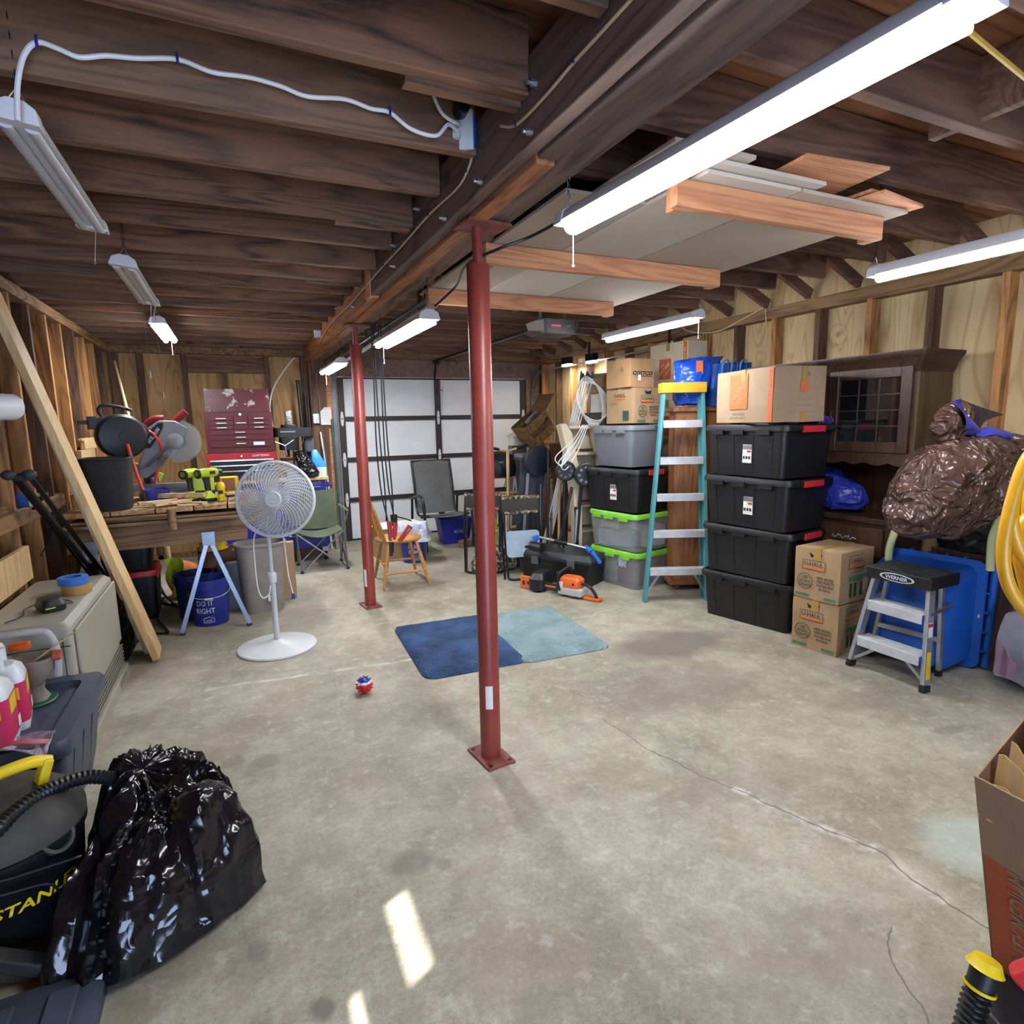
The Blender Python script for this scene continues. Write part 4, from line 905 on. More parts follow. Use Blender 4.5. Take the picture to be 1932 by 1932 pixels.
# ================================================================ fan
fw = mat('fan_white', '#c3c5c5', .4, var=.02)
t = thing('pedestal_fan', 'white oscillating pedestal fan with a round wire grille and disc base', 'fan', (.155, 4.33, 0), .0)
MB().lathe([(.262, 0), (.265, .008), (.26, .016), (.12, .034), (.05, .045), (.026, .06), (.001, .06)], 56).build('base', fw, t)
MB().cyl((0, 0, .055), (0, 0, .50), .019, n=20).build('lower_pole', fw, t)
MB().lathe([(.021, .47), (.03, .475), (.032, .53), (.022, .545)], 24).build('height_collar', fw, t)
MB().cyl((0, 0, .54), (0, 0, .87), .0135, n=16).build('upper_pole', fw, t)
H_ = Matrix.Translation((.062, -.03, 1.055)) @ Matrix.Rotation(-.30, 4, 'Z') @ Matrix.Rotation(-.12, 4, 'X') @ Matrix.Rotation(PI / 2, 4, 'X')   # local +z = facing out
def fm(): 
    q = MB(); q.m = H_; return q
fm().lathe([(.001, -.16), (.05, -.155), (.065, -.12), (.068, -.05), (.05, -.03)], 24).build('motor_housing', fw, t)
MB().tube([(0, 0, .86), (.02, .01, .93), (.05, .06, 1.0)], [.02, .028, .03], 12).build('neck', fw, t)
R_ = .252
q = fm(); q.tube([(R_ * math.cos(a), R_ * math.sin(a), .0) for a in [2 * PI * k / 72 for k in range(72)]], .013, 8, loop=True); q.tube([(R_ * 1.0 * math.cos(a), R_ * 1.0 * math.sin(a), -.022) for a in [2 * PI * k / 72 for k in range(72)]], .009, 6, loop=True); q.build('rim', fw, t)
q = fm()
for i in range(17):
    r = .065 + i * .0112; z = .062 * (1 - (r / R_) ** 2.2) + .006
    q.tube([(r * math.cos(a), r * math.sin(a), z) for a in [2 * PI * k / 60 for k in range(60)]], .0016, 4, loop=True)
for i in range(44):
    a0 = 2 * PI * i / 44; pts = []
    for k in range(9):
        f_ = k / 8; r = .05 + (R_ - .053) * f_; pts.append((r * math.cos(a0 - .75 * f_ ** 1.2), r * math.sin(a0 - .75 * f_ ** 1.2), .062 * (1 - (r / R_) ** 2.2) + .008))
    q.tube(pts, .0022, 4)
q.build('front_grille', fw, t)
q = fm()
for i in range(12):
    r = .08 + i * .0148; q.tube([(r * math.cos(a), r * math.sin(a), -.02 - .07 * (1 - (r / R_) ** 2)) for a in [2 * PI * k / 48 for k in range(48)]], .0011, 4, loop=True)
for i in range(28):
    a0 = 2 * PI * i / 28; q.tube([(r * math.cos(a0), r * math.sin(a0), -.02 - .07 * (1 - (r / R_) ** 2)) for r in (.06, .12, .18, .26)], .0014, 4)
q.build('rear_grille', fw, t)
q = fm(); q.lathe([(.055, .05), (.058, .066), (.05, .073), (.036, .073), (.034, .069), (.03, .069), (.028, .074), (.001, .074)], 36); q.build('centre_badge', fw, t)
bl = mat('blade_translucent', '#c8ccd4', .3, alpha=.45, var=0)
for i in range(5):
    a0 = 2 * PI * i / 5; q = fm()
    q.sheet(lambda u, v: ((.03 + .20 * u) * math.cos(a0 + (.9 * v + .25 * u) * (1 if u > .1 else .7)), (.03 + .20 * u) * math.sin(a0 + (.9 * v + .25 * u) * (1 if u > .1 else .7)), -.03 + .035 * v), 8, 6, .002); q.build('blade', bl, t)
txt('LASKO', 'badge_lettering', M['grey'], t, H_ @ V((0, 0, .0745)), H_.to_3x3() @ X_, H_.to_3x3() @ Y_, .035, .008)
q = MB(); q.tube(spline([(-.02, -.0, .90), (-.09, .02, .80), (-.10, .0, .60), (-.095, -.03, .45), (-.07, -.05, .385), (-.03, -.04, .40), (-.015, -.03, .46)], 8), .004, 8); q.tube(spline([(.09, .02, .85), (.10, .02, .7), (.11, .02, .5), (.13, .02, .37)], 6), .004, 8); q.build('power_cord', whc, t)
MB().box(.118, .142, .01, .03, .33, .37).build('plug', M['royal'], t, bevel=.003)
# ================================================================ back left: tool chests, drill press, blue bench, poles
TC = mat('chest_red', '#4e1015', .5, .1, var=.1); TR = mat('bright_red', '#a01a20', .4, .1)
t = thing('rolling_workbench', 'blue rolling workbench with a wood top under the drill press', 'workbench', (.35, 7.25, 0))
MB().box(-.30, .90, 6.98, 7.5, .16, .935).build('cabinet', M['royal'], t, world=True, bevel=.006)
MB().box(-.33, .93, 6.95, 7.53, .936, .968).build('wood_top', M['pine'], t, world=True, bevel=.004)
for i in range(4): MB().box(.42, .86, 6.962, 6.979, .20 + i * .18, .365 + i * .18).build('drawer', M['royal'], t, world=True, bevel=.004); MB().tube([(.46, 6.95, .32 + i * .18), (.83, 6.95, .32 + i * .18)], .009, 8).build('drawer_handle', M['chrome'], t, world=True)
for x in (-.25, .85):
    for y in (7.04, 7.42): MB().cyl((x - .02, y, .055), (x + .02, y, .055), .055, n=20).build('caster', M['black'], t, world=True); MB().box(x - .03, x + .03, y - .03, y + .03, .10, .16).build('caster_plate', M['steel'], t, world=True)
txt('KOBALT', 'lettering', M['grey'], t, (.74, 6.945, .905), X_, Z_, .2, .03, world=True); 
q = MB(); q.tube([(.905, 7.05, .86), (.97, 7.05, .86), (.97, 7.4, .86), (.905, 7.4, .86)], .012, 8); q.build('push_handle', M['royal'], t, world=True)
t = thing('tool_chest', 'bright red tool chest base with black drawers under the dark red chest', 'tool chest', (.07, 7.15, .968))
MB().box(-.29, .40, 7.0, 7.4, .97, 1.27).build('body', TR, t, world=True, bevel=.004)
for i, (z0, z1) in enumerate([(.985, 1.085), (1.09, 1.145), (1.15, 1.20)]):
    d = MB().box(-.255, .365, 6.985, 6.9995, z0, z1).build('drawer', M['black'], t, world=True, bevel=.003); MB().box(-.255, .365, 6.975, 6.99, z1 - .014, z1 - .001).build('drawer_trim', M['chrome'], d, world=True)
txt('CRAFTSMAN', 'lettering', M['white_ink'], t, (.24, 6.999, 1.237), X_, Z_, .17, .022, world=True)
MB().cyl((.05, 6.995, 1.235), (.05, 7.0, 1.235), .008, n=12).build('lock', M['chrome'], t, world=True)
t = thing('tool_chest', 'dark red metal tool chest with its paint-scuffed lid open, on the bright red base', 'tool chest', (.07, 7.15, 1.27))
MB().box(-.27, .385, 7.0, 7.3, 1.272, 1.70).build('body', TC, t, world=True, bevel=.004)
lidm = NT('scuffed_red'); vv = lidm.obj(); n1 = lidm.noise(vv, 6, 5, .7, .4)
lidm.link(lidm.mix(lidm.ramp(n1, .555, .60), srgb('#4e1015'), srgb('#b0a09e')), 'Base Color'); lidm.b.inputs['Roughness'].default_value = .4
MB().loft([[(x, y, z) for x in (-.27, .385) for y, z in ()] or [(-.27, 7.30 + dy, z), (.385, 7.30 + dy, z), (.385, 7.325 + dy, z), (-.27, 7.325 + dy, z)] for z, dy in ((1.70, 0), (1.965, .03))]).build('lid', lidm.m, t, world=True, bevel=.004)
MB().box(-.24, .355, 7.02, 7.28, 1.701, 1.712).build('inner_tray', M['black'], t, world=True)
dr = [(-.235, -.0, 1.615, 1.655), (-.235, -.0, 1.565, 1.61), (-.235, -.0, 1.52, 1.56), (.005, .14, 1.52, 1.655), (.145, .35, 1.615, 1.655), (.145, .35, 1.565, 1.61), (.145, .35, 1.52, 1.56), (-.235, .35, 1.465, 1.515), (-.235, .35, 1.41, 1.46), (-.235, .35, 1.335, 1.405)]
for x0, x1, z0, z1 in dr:
    d = MB().box(x0, x1, 6.988, 7.0, z0, z1).build('drawer', TC, t, world=True, bevel=.002); xc = (x0 + x1) / 2; zc = (z0 + z1) / 2
    MB().tube([(xc - .045, 6.987, zc), (xc - .04, 6.975, zc), (xc + .04, 6.975, zc), (xc + .045, 6.987, zc)], .006, 6).build('drawer_handle', mat('pale_metal', '#d2d2d2', .4, .1), d, world=True)
MB().box(.18, .29, 6.984, 6.9875, 1.35, 1.385).build('name_plate', M['steel'], t, world=True)
MB().cyl((.07, 6.99, 1.678), (.07, 7.0, 1.678), .012, n=14).build('lock', M['chrome'], t, world=True)
# drill press
t = thing('drill_press', 'black benchtop drill press beside the red tool chest', 'drill press', (.62, 7.2, .97))
MB().box(.50, .80, 7.05, 7.35, .97, 1.0).build('base', M['blackm'], t, world=True, bevel=.006)
MB().cyl((.62, 7.28, 1.0), (.62, 7.28, 1.44), .028, n=18).build('column', M['alu'], t, world=True)
MB().box(.45, .74, 7.05, 7.25, 1.16, 1.185).build('table', M['blackm'], t, world=True, bevel=.004)
q = MB(); q.loft([rrect(.20, .22, .04, z, cx=.55, cy=7.16) for z in (1.28, 1.42)]); q.cyl((.53, 7.13, 1.20), (.53, 7.13, 1.28), .022, n=14); q.build('head', M['blackm'], t, world=True, bevel=.006)
q = MB(); q.loft([rrect(.42, .24, .06, z, cx=.61, cy=7.18) for z in (1.425, 1.44, 1.51, 1.525)]); q.build('belt_cover', M['black'], t, world=True)
MB().box(.46, .62, 7.055, 7.06, 1.475, 1.49).build('logo_strip', M['grey'], t, world=True)
MB().lathe([(.055, 1.25), (.06, 1.26), (.06, 1.40), (.05, 1.42)], 20, c=(.76, 7.18, 0)).build('motor', M['mg'], t, world=True)
q = MB()
for a in (0.6, 2.7, 4.8): q.tube([(.50, 7.02, 1.33), (.50 + .11 * math.cos(a), 7.0, 1.33 + .11 * math.sin(a))], .005, 6)
q.build('feed_handle', M['steel'], t, world=True)
q = MB(); q.tube(spline([(.72, 7.06, 1.50), (.68, 7.0, 1.35), (.60, 7.0, 1.2), (.56, 7.0, 1.05)], 6), .005, 6); q.build('power_cord', M['black'], t, world=True)
t = thing('jar', 'clear jar of screws standing on top of the drill press', 'jar', (.565, 7.16, 1.526)); MB().lathe([(.09, 0), (.09, .03), (.085, .035)], 20, sy=.7).build('tray', M['black'], t, bevel=.002)
MB().lathe([(.038, .036), (.04, .045), (.04, .18), (.034, .19)], 20).build('glass', mat('jar_of_screws', '#9a948e', .25, .3, var=.5, scale=60), t)
t = thing('oil_jug', 'blue and white plastic jug on the blue workbench', 'jug', (.85, 7.15, .969)); MB().loft([rrect(.17, .12, .02, z) for z in (0, .10)]).build('white_body', M['white'], t)
MB().loft([rrect(.17, .12, .02, .101), rrect(.16, .11, .02, .14), rrect(.07, .08, .02, .28, cx=-.03), rrect(.05, .05, .01, .30, cx=-.03)]).build('blue_body', mat('bright_blue', '#2f86d8', .35), t)
t = thing('black_bag', 'shiny black plastic wrapped bundle beside the blue jug', 'bag', (.70, 7.05, .969))
MB().loft([[(.70 - dx + r * math.cos(a), 7.02 + r * .8 * math.sin(a), z) for a in [2 * PI * k / 18 for k in range(18)]] for r, z, dx in ((.10, .97, -.04), (.11, 1.03, -.03), (.09, 1.12, .0), (.07, 1.22, .04), (.06, 1.26, .05), (.02, 1.27, .05))]).jitter(.015, 12, 3).build('film', crackly('black_film', '#101012', .15, 12, 1.0), t, world=True)
# poles, notice, switch, conduit
for i, (p, q_, r, m_, lb) in enumerate([((.76, 7.86, 2.1), (.80, 7.75, .0), .022, 'black', 'black pole with white tip standing in the corner behind the drill press'), ((.84, 7.9, 1.95), (.87, 7.8, 0), .018, 'blackm', 'slim dark pole standing against the corner post'), ((.99, 7.85, 1.46), (1.06, 7.55, .0), .018, 'steel', 'bare steel pipe leaning beside the notice'), ((1.13, 7.8, 1.62), (1.15, 7.75, 0), .014, 'greenp', 'dark green pole standing at the door jamb'), ((.98, 7.7, .95), (1.0, 7.6, 0), .013, 'whp', 'short white pole beside the green camp chair')]):
    mm = M.get(m_) or mat(m_, '#2c5a4a' if m_ == 'greenp' else '#cfcfca', .4)
    tag(MB().tube([q_, p], r, 12).build('pole', mm), lb, 'pole')
t = thing('paper_notice', 'torn white notice stapled to the corner post', 'notice', (1.03, 7.88, 1.6)); MB().prism([(0, 0), (.13, 0), (.13, .19), (.12, .22), (.05, .22), (0, .17), (-.015, .10)], 0, .002).build('paper', M['paper'], t)
t.matrix_basis = Matrix.Translation((1.01, 7.885, 1.55)) @ Matrix.Rotation(PI / 2, 4, 'X')
txt('CAUTION', 'heading', M['orangeink'], t, (.07, .20, .002), X_, Y_, .08, .015); txt('- -- ---\n-- ---- -\n--- -- -\n- ---', 'small_print', M['grey'], t, (.06, .10, .002), X_, Y_, .09, .10)
t = thing('switch_box', 'grey electrical switch box on the corner post', 'switch', (.96, 7.87, 1.62)); MB().box(.91, .985, 7.84, 7.898, 1.57, 1.69).build('box', M['alu'], t, world=True, bevel=.004); MB().tube(spline([(.985, 7.86, 1.6), (1.0, 7.86, 1.56), (1.0, 7.87, 1.8), (.99, 7.88, 2.2)], 6), .005, 6).build('cable', M['grey'], t, world=True)
P = [PY(u, v, 7.9) for u, v in [(555, 675), (535, 700), (515, 735), (509, 770), (515, 805)]]
tag(MB().tube(spline(P, 6), .009, 8).build('conduit', whc), 'pale curved cable in front of the back wall above the tool chest', 'cable')
P = [PY(216, 682, 7.3), PY(245, 790, 6.2), PY(290, 860, 5.9)]
tag(MB().tube(P, .011, 8).build('pole', cream), 'thin pale pole leaning in the far left corner behind the hose reel', 'pole')
tag(MB().tube([PY(272, 815, 6.4), PY(292, 900, 6.1), PY(292, 900, 6.1) + V((.06, -.04, -1.08))], .022, 8).build('wooden_stick', M['pine']), 'wooden stick standing behind the miter saw', 'stick')
# camp chair (green)
gf = mat('olive_canvas', '#55614a', .8, var=.12, scale=5, bump=.2, bscale=300)
t = thing('camp_chair', 'olive green folding camp chair beside the fan', 'chair', (.72, 6.75, 0))
q = MB()
q.sheet(lambda u, v: (.57 + .40 * u, 6.80 + .08 * v + .04 * math.cos(PI * (u - .5)), .42 + .42 * v - .02 * math.sin(PI * u)), 10, 8, .006); q.build('back_canvas', gf, t, world=True)
q = MB(); q.sheet(lambda u, v: (.52 + .46 * u, 6.50 + .34 * v, .43 - .07 * math.sin(PI * u) * (1 - .3 * v) + .0 * v), 10, 8, .006); q.build('seat_canvas', gf, t, world=True)
cf = mat('chair_chrome', '#9a9ca0', .3, .85)
A_ = [(.53, 6.44, 0), (1.0, 6.42, 0), (.53, 6.86, 0), (1.0, 6.86, 0)]; Tp = [(.50, 6.50, .43), (.99, 6.50, .43), (.55, 6.88, .86), (.99, 6.88, .86)]
def fr(a, b, nm='frame_tube', r=.009): MB().tube([a, b], r, 8).build(nm, cf, t, world=True)
for i in (0, 1): fr(A_[i], Tp[i], 'front_leg')
for i in (2, 3): fr(A_[i], Tp[i], 'rear_leg')
fr(A_[0], (.99, 6.5, .42), 'cross_brace'); fr(A_[1], (.50, 6.5, .42), 'cross_brace'); fr(A_[1], (1.0, 7.0, .40), 'cross_brace'); fr(A_[3], (.99, 6.5, .40), 'cross_brace'); fr(A_[2], (.99, 7.0, .4), 'cross_brace'); fr(A_[0], (.53, 7.0, .4), 'cross_brace')
for i in range(4): MB().lathe([(.018, 0), (.018, .02), (.01, .03)], 12, c=A_[i]).build('foot', M['black'], t, world=True)
for x in (.50, 1.02):
    MB().tube([(x, 7.0, .64), (x + .02, 6.75, .635), (x + .03, 6.5, .62)], .016, 8, flat=.5).build('armrest', gf, t, world=True); fr((x + .03, 6.52, .62), (x if x < .7 else .99, 6.5, .43), 'arm_support')
# patio sling chair
sl = mat('sling_mesh', '#5d5d5b', .75, bump=.4, bscale=240)
t = thing('patio_chair', 'grey mesh patio armchair with black frame in front of the garage door', 'chair', (2.38, 7.0, 0))
q = MB(); q.sheet(lambda u, v: (2.05 + .50 * u, 7.30 - .0 + .18 * v - .02 * math.sin(PI * u), .40 + .66 * v), 6, 10, .008); q.build('back_sling', sl, t, world=True)
q = MB(); q.sheet(lambda u, v: (2.05 + .50 * u, 6.80 + .50 * v, .43 - .04 * v - .02 * math.sin(PI * u) * 1), 6, 6, .008); q.build('seat_sling', sl, t, world=True)
for x in (2.04, 2.56):
    MB().tube(spline([(x, 7.48, 1.07), (x, 7.38, .75), (x, 7.29, .42), (x, 7.05, .40), (x, 6.80, .43)], 6), .014, 8).build('side_rail', M['blackm'], t, world=True)
    xo = x + (.045 if x > 2.3 else -.045)
    MB().tube(spline([(xo, 6.78, .0), (xo, 6.80, .30), (xo, 6.84, .58), (xo, 6.95, .66), (xo, 7.15, .64), (xo, 7.35, .60)], 6), [.018] * 31, 8).build('arm_and_front_leg', M['blackm'], t, world=True)
    MB().tube([(xo, 7.34, .60), (xo, 7.42, .0)], .016, 8).build('rear_leg', M['blackm'], t, world=True)
MB().tube([(2.04, 7.48, 1.06), (2.56, 7.48, 1.06)], .012, 8).build('top_rail', M['blackm'], t, world=True)
MB().tube([(2.0, 7.0, .39), (2.6, 7.0, .39)], .012, 8).build('seat_rail', M['blackm'], t, world=True)
t = thing('recycling_bin', 'blue recycling bin under the patio chair', 'bin', (2.50, 7.22, 0)); MB().loft([rrect(.34, .24, .02, 0), rrect(.42, .30, .03, .30), rrect(.44, .32, .03, .33), rrect(.41, .29, .03, .33), rrect(.32, .22, .02, .01)]).build('body', M['royal'], t); txt('RECYCLE', 'lettering', M['white_ink'], t, (.03, -.143, .16), X_, V((0, -.1, 1)), .15, .035)
simple_box('dark_plank', 'dark brown plank lying on the floor beside the blue recycling bin', 'plank', 2.68, 6.9, .5, .10, .09, .35, M['beamd'])
# Windsor chair
oak = wood('honey_oak', '#c98f4c', '#9a6530', 'Y', 1.3, rough=.4, bump=.05, knots=False)
t = thing('windsor_chair', 'honey oak spindle back wooden chair beside the far red post', 'chair', (1.37, 5.62, 0))
MB().loft([[(1.37 + (a * math.cos(w_)), 5.62 + (b_ * math.sin(w_)), z) for w_ in [2 * PI * k / 32 for k in range(32)]] for a, b_, z in ((.20, .19, .425), (.225, .21, .435), (.23, .215, .45), (.215, .20, .458), (.12, .12, .452))]).build('seat', oak, t, world=True)
for (x, y, fx, fy) in [(1.24, 5.49, 1.15, 5.36), (1.51, 5.49, 1.60, 5.38), (1.24, 5.76, 1.18, 5.90), (1.51, 5.76, 1.60, 5.86)]:
    a, b = V((x, y, .43)), V((fx, fy, 0)); MB().tube([b, b.lerp(a, .35), b.lerp(a, .6), a], [.012, .018, .021, .015], 12).build('leg', oak, t, world=True)
MB().tube([(1.175, 5.39, .15), (1.39, 5.37, .155), (1.58, 5.39, .15)], [.009, .013, .009], 10).build('stretcher', oak, t, world=True)
MB().tube([(1.20, 5.86, .17), (1.58, 5.83, .17)], [.01, .01], 10).build('stretcher', oak, t, world=True)
MB().tube([(1.19, 5.42, .20), (1.22, 5.85, .2)], .01, 10).build('stretcher', oak, t, world=True); MB().tube([(1.57, 5.42, .22), (1.57, 5.82, .22)], .01, 10).build('stretcher', oak, t, world=True)
bow = [(1.20 - .14 * math.sin(a) ** .8 * 1.0 + 0, 5.62 - .19 * math.cos(a), .455 + .48 * math.sin(a) ** .75) for a in [max(1e-3, PI * k / 24) for k in range(24)] + [PI - 1e-3]]
MB().tube(bow, .012, 10).build('back_bow', oak, t, world=True)
for k in range(7):
    a = PI * (k + 1) / 8; y0 = 5.62 - .15 * math.cos(a); tp = V((1.20 - .14 * math.sin(a) ** .8, 5.62 - .19 * math.cos(a), .455 + .48 * math.sin(a) ** .75)); MB().tube([(1.20, y0, .45), tp], [.006, .005], 8).build('spindle', oak, t, world=True)
# jumper cables hanging from the beam
t = thing('jumper_cables', 'black and red jumper cables hanging down from the beam near the far post', 'jumper cables', (1.10, 4.95, .5))
for i, (x0, x1, x2) in enumerate([(1.06, 1.05, 1.11), (1.12, 1.115, 1.17), (1.065, 1.07, 1.10), (1.125, 1.13, 1.16)]):
    off = .012 * (i // 2); MB().tube(spline([(x0 + off, 4.90, 2.35), (x0 + off, 4.9, 1.9), (x1 + off, 4.89, 1.4), (x1 + .02 + off, 4.9, 1.0), (x2, 4.88 + off, .74)], 8), .006, 8).build('cable', M['black'], t, world=True)
for i, (x, z, dx, dz, m_) in enumerate([(1.11, .74, .01, -.17, 'dr'), (1.16, .72, -.005, -.14, 'dr'), (1.19, .56, .10, .13, 'dr'), (1.12, .56, .0, -.12, 'bk')]):
    mm = mat('clamp_red', '#a03030', .4) if m_ == 'dr' else M['black']
    c = MB(); c.bar((x, 4.87, z), (x + dx, 4.87, z + dz), .022, .03, (0, 1, 0)); c.bar((x + .02, 4.86, z), (x + dx + .012, 4.86, z + dz * .8), .012, .02, (0, 1, 0)); c.build('clamp', mm, t, world=True, bevel=.003)
# box-table with newspapers, bagged bucket
t = thing('side_table', 'low box table with newspapers behind the wooden chair', 'table', (1.62, 6.85, 0)); MB().box(1.38, 1.95, 6.62, 7.05, .0, .36).build('body', M['card'], t, world=True, bevel=.004)
MB().at((1.66, 6.82, .361), .12).box(-.30, .30, -.22, .22, 0, .012).build('newspaper', M['paper'], t, world=True, bevel=.002)
t = thing('mug', 'black travel mug on the low box table', 'mug', (1.56, 6.62, .375)); t.location = (1.60, 6.72, .376); MB().lathe([(.03, 0), (.035, .01), (.042, .12), (.04, .125), (.03, .01)], 20).build('cup', M['black'], t); MB().tube([(.04, 0, .1), (.1, .0, .08), (.2, -.02, .04)], .008, 8).build('handle', M['blackm'], t)
bucket('blue lettered bucket lined with a white trash bag behind the wooden chair', 1.74, 6.42, bucketm, [("LET'S DO IT", .14), ('RIGHT', .13)], handle=False)
t = thing('trash_bag_liner', 'white trash bag lining the blue bucket behind the wooden chair', 'trash bag', (1.74, 6.42, .3))
MB().loft([[((1.74 + (r + .02 * math.sin(5 * a)) * math.cos(a)), 6.42 + (r + .02 * math.sin(5 * a)) * math.sin(a), z + .03 * math.sin(2 * a + 1)) for a in [2 * PI * k / 40 for k in range(40)]] for r, z in ((.21, .28), (.18, .33), (.165, .40), (.155, .41), (.13, .38), (.11, .2))], cap=False).jitter(.01, 14, 5).build('film', crackly('white_film', '#c9d0e0', .3, 14, .6, alpha=.85), t, world=True)
# rugs
def rug(label, cx, cy, rz, w_, d, m_, z, seed):
    q = MB(); N = 60
    def fn(u, v):
        x = (u - .5); y = (v - .5); k = .07
        ax, ay = abs(x) * 2, abs(y) * 2; e = max(ax, ay)
        xx, yy = x * w_, y * d
        r = .09; dx_, dy_ = max(abs(xx) - (w_ / 2 - r), 0), max(abs(yy) - (d / 2 - r), 0); L = math.hypot(dx_, dy_)
        if L > r: s_ = r / L; xx = math.copysign(w_ / 2 - r + dx_ * s_, xx) if dx_ else xx; yy = math.copysign(d / 2 - r + dy_ * s_, yy) if dy_ else yy
        h = .030 * (1 - e ** 14) + .006 * noise.noise(V((xx * 9, yy * 9, seed))) * (1 - e ** 10) + .004 * noise.noise(V((xx * 40, yy * 40, seed))) * (1 - e ** 10)
        return (xx, yy, .003 + max(h, 0))
    t = thing('bath_rug', label, 'rug', (cx, cy, z), rz, None); q.sheet(fn, N, N, .003).build('pile', m_, t)
    return t
rug('thick dark blue shaggy rug on the concrete beside the near red post', 1.30, 3.79, -.05, .70, 1.02, crackly('navy_pile', '#1f3858', .95, 30, .9, hx2='#3c5a86'), 0.001, 1)
r2 = rug('pale aqua shaggy rug lying half beside the dark blue rug', 1.92, 3.73, -.06, .68, 1.0, crackly('aqua_pile', '#7f9a9e', .95, 30, .9, hx2='#9db4b6'), 0.001, 5)
# ball
t = thing('dog_ball', 'spiky red, white and blue rubber ball on the floor in front of the rugs', 'ball', (.565, 3.31, 0))
bm_ = NT('tricolour'); vz = bm_.n('ShaderNodeSeparateXYZ', {0: bm_.obj()}).outputs[2]
cz = bm_.mix(bm_.math('GREATER_THAN', vz, .066), srgb('#c81e2e'), srgb('#e4e4e4')); cz = bm_.mix(bm_.math('GREATER_THAN', vz, .078), cz, srgb('#27348c')); bm_.link(cz, 'Base Color'); bm_.b.inputs['Roughness'].default_value = .4
q = MB(); q.ball((0, 0, .052), .044, 24)
for i in range(60):
    f_ = (i + .5) / 60; ph = math.acos(1 - 2 * f_); th = PI * (1 + 5 ** .5) * i; d = V((math.cos(th) * math.sin(ph), math.sin(th) * math.sin(ph), math.cos(ph))); c0 = V((0, 0, .052)); q.cyl(c0 + d * .042, c0 + d * .052, .006, .003, 6)
q.build('body', bm_.m, t)
# ================================================================ right side
def Rz(a): return Matrix.Rotation(a, 4, 'Z')
def corner(cx, cy, rz, dx, dy):      # centre of a box whose corner is known
    d = Rz(rz) @ V((dx, dy, 0)); return cx + d.x, cy + d.y
TB = mat('tote_black', '#131417', .45, var=.15, bump=.1, bscale=200)
for i, a in enumerate((14, 9.5, 5, .5)):
    rz = math.radians(a); x, y = corner(3.27, 3.53, rz, .26, -.38)
    rtote(['lowest black storage tote of the tall stack of four, standing on the floor', 'black storage tote second from the floor in the tall stack of four', 'black storage tote third from the floor in the tall stack, with a white sticker', 'topmost black storage tote of the tall stack, with a white sticker and red latch'][i], x, y, rz, .53, .76, .375, TB, TB, z=i * .376, tap=.86, top=.92, latch=M['red'] if i else TB, group='black totes in the tall stack', sticker=i > 1)
def face_frame(t, face, w_, d):
    """origin, right of a carton face in the thing's own axes"""
    return (V((0, -d / 2, 0)), X_) if face == 'F' else (V((-w_ / 2, 0, 0)), -Y_)
def carton(name, label, x, y, z, w_, d, h, rz, m_, grp=None, tape=True, flap=True):
    t = thing(name, label, 'box', (x, y, z), rz, grp)
    q = MB().box(-w_ / 2, w_ / 2, -d / 2, d / 2, 0, h); bmesh.ops.subdivide_edges(q.bm, edges=q.bm.edges[:], cuts=3, use_grid_fill=True); q.jitter(.004, 5, x); q.build('body', m_, t, bevel=.003)
    if flap:
        for s_ in (-1, 1): MB().box(-w_ / 2 + .002, w_ / 2 - .002, s_ * .002 if s_ > 0 else -d / 2 + .002, d / 2 - .002 if s_ > 0 else -.002, h + .001, h + .005).build('top_flap', m_, t, bevel=.001)
    if tape:
        MB().box(-w_ / 2 - .0035, w_ / 2 + .0035, -.025, .025, h + .0055, h + .0065).box(-w_ / 2 - .0055, -w_ / 2 - .0045, -.025, .025, h - .07, h + .006).build('tape', M['tape'], t)
    return t
def fpt(t, face, w_, d, a, z, off=.005):
    o, r = face_frame(t, face, w_, d); n = r.cross(Z_); return o + r * a + Z_ * z + n * off, r
def rectface(t, face, w_, d, a, z, rw, rh, mm, name, off=.005):
    o, r = fpt(t, face, w_, d, a, z, off); MB().quad(o - r * rw / 2 - Z_ * rh / 2, o + r * rw / 2 - Z_ * rh / 2, o + r * rw / 2 + Z_ * rh / 2, o - r * rw / 2 + Z_ * rh / 2).build(name, mm, t)
def tx(t, face, w_, d, s_, a, z, tw, th, mm, name='lettering', off=.0058, shear=0, bold=.0, up=None, rt=None):
    o, r = fpt(t, face, w_, d, a, z, off)
    return txt(s_, name, mm, t, o, rt if rt is not None else r, up if up is not None else Z_, tw, th, off=bold, shear=shear)
def home_depot(t, face, w_, d, a, z, s_, slogan=True, base=None):
    rectface(t, face, w_, d, a, z, s_, s_ * 1.15, M['orangeink'], 'logo_square', .0052)
    o, r = fpt(t, face, w_, d, a, z, .0058); dr = (r * .78 + Z_ * .62).normalized(); du = (Z_ * .78 - r * .62).normalized()
    for line, k_, wd, hh in (('THE', .30, .30, .14), ('HOME', .02, .98, .24), ('DEPOT', -.28, .72, .18)):
        txt(line, 'logo_lettering', base or M['cardl'], t, o + du * (k_ * s_) + (dr * (-.05 * s_) if line == 'THE' else V((0, 0, 0))), dr, du, wd * s_, hh * s_, off=.01)
    if slogan: tx(t, face, w_, d, 'How doers\nget more done.', a, z - s_ * .80, s_ * .9, s_ * .25, mat('dark_print', '#55504a', .8), 'slogan')
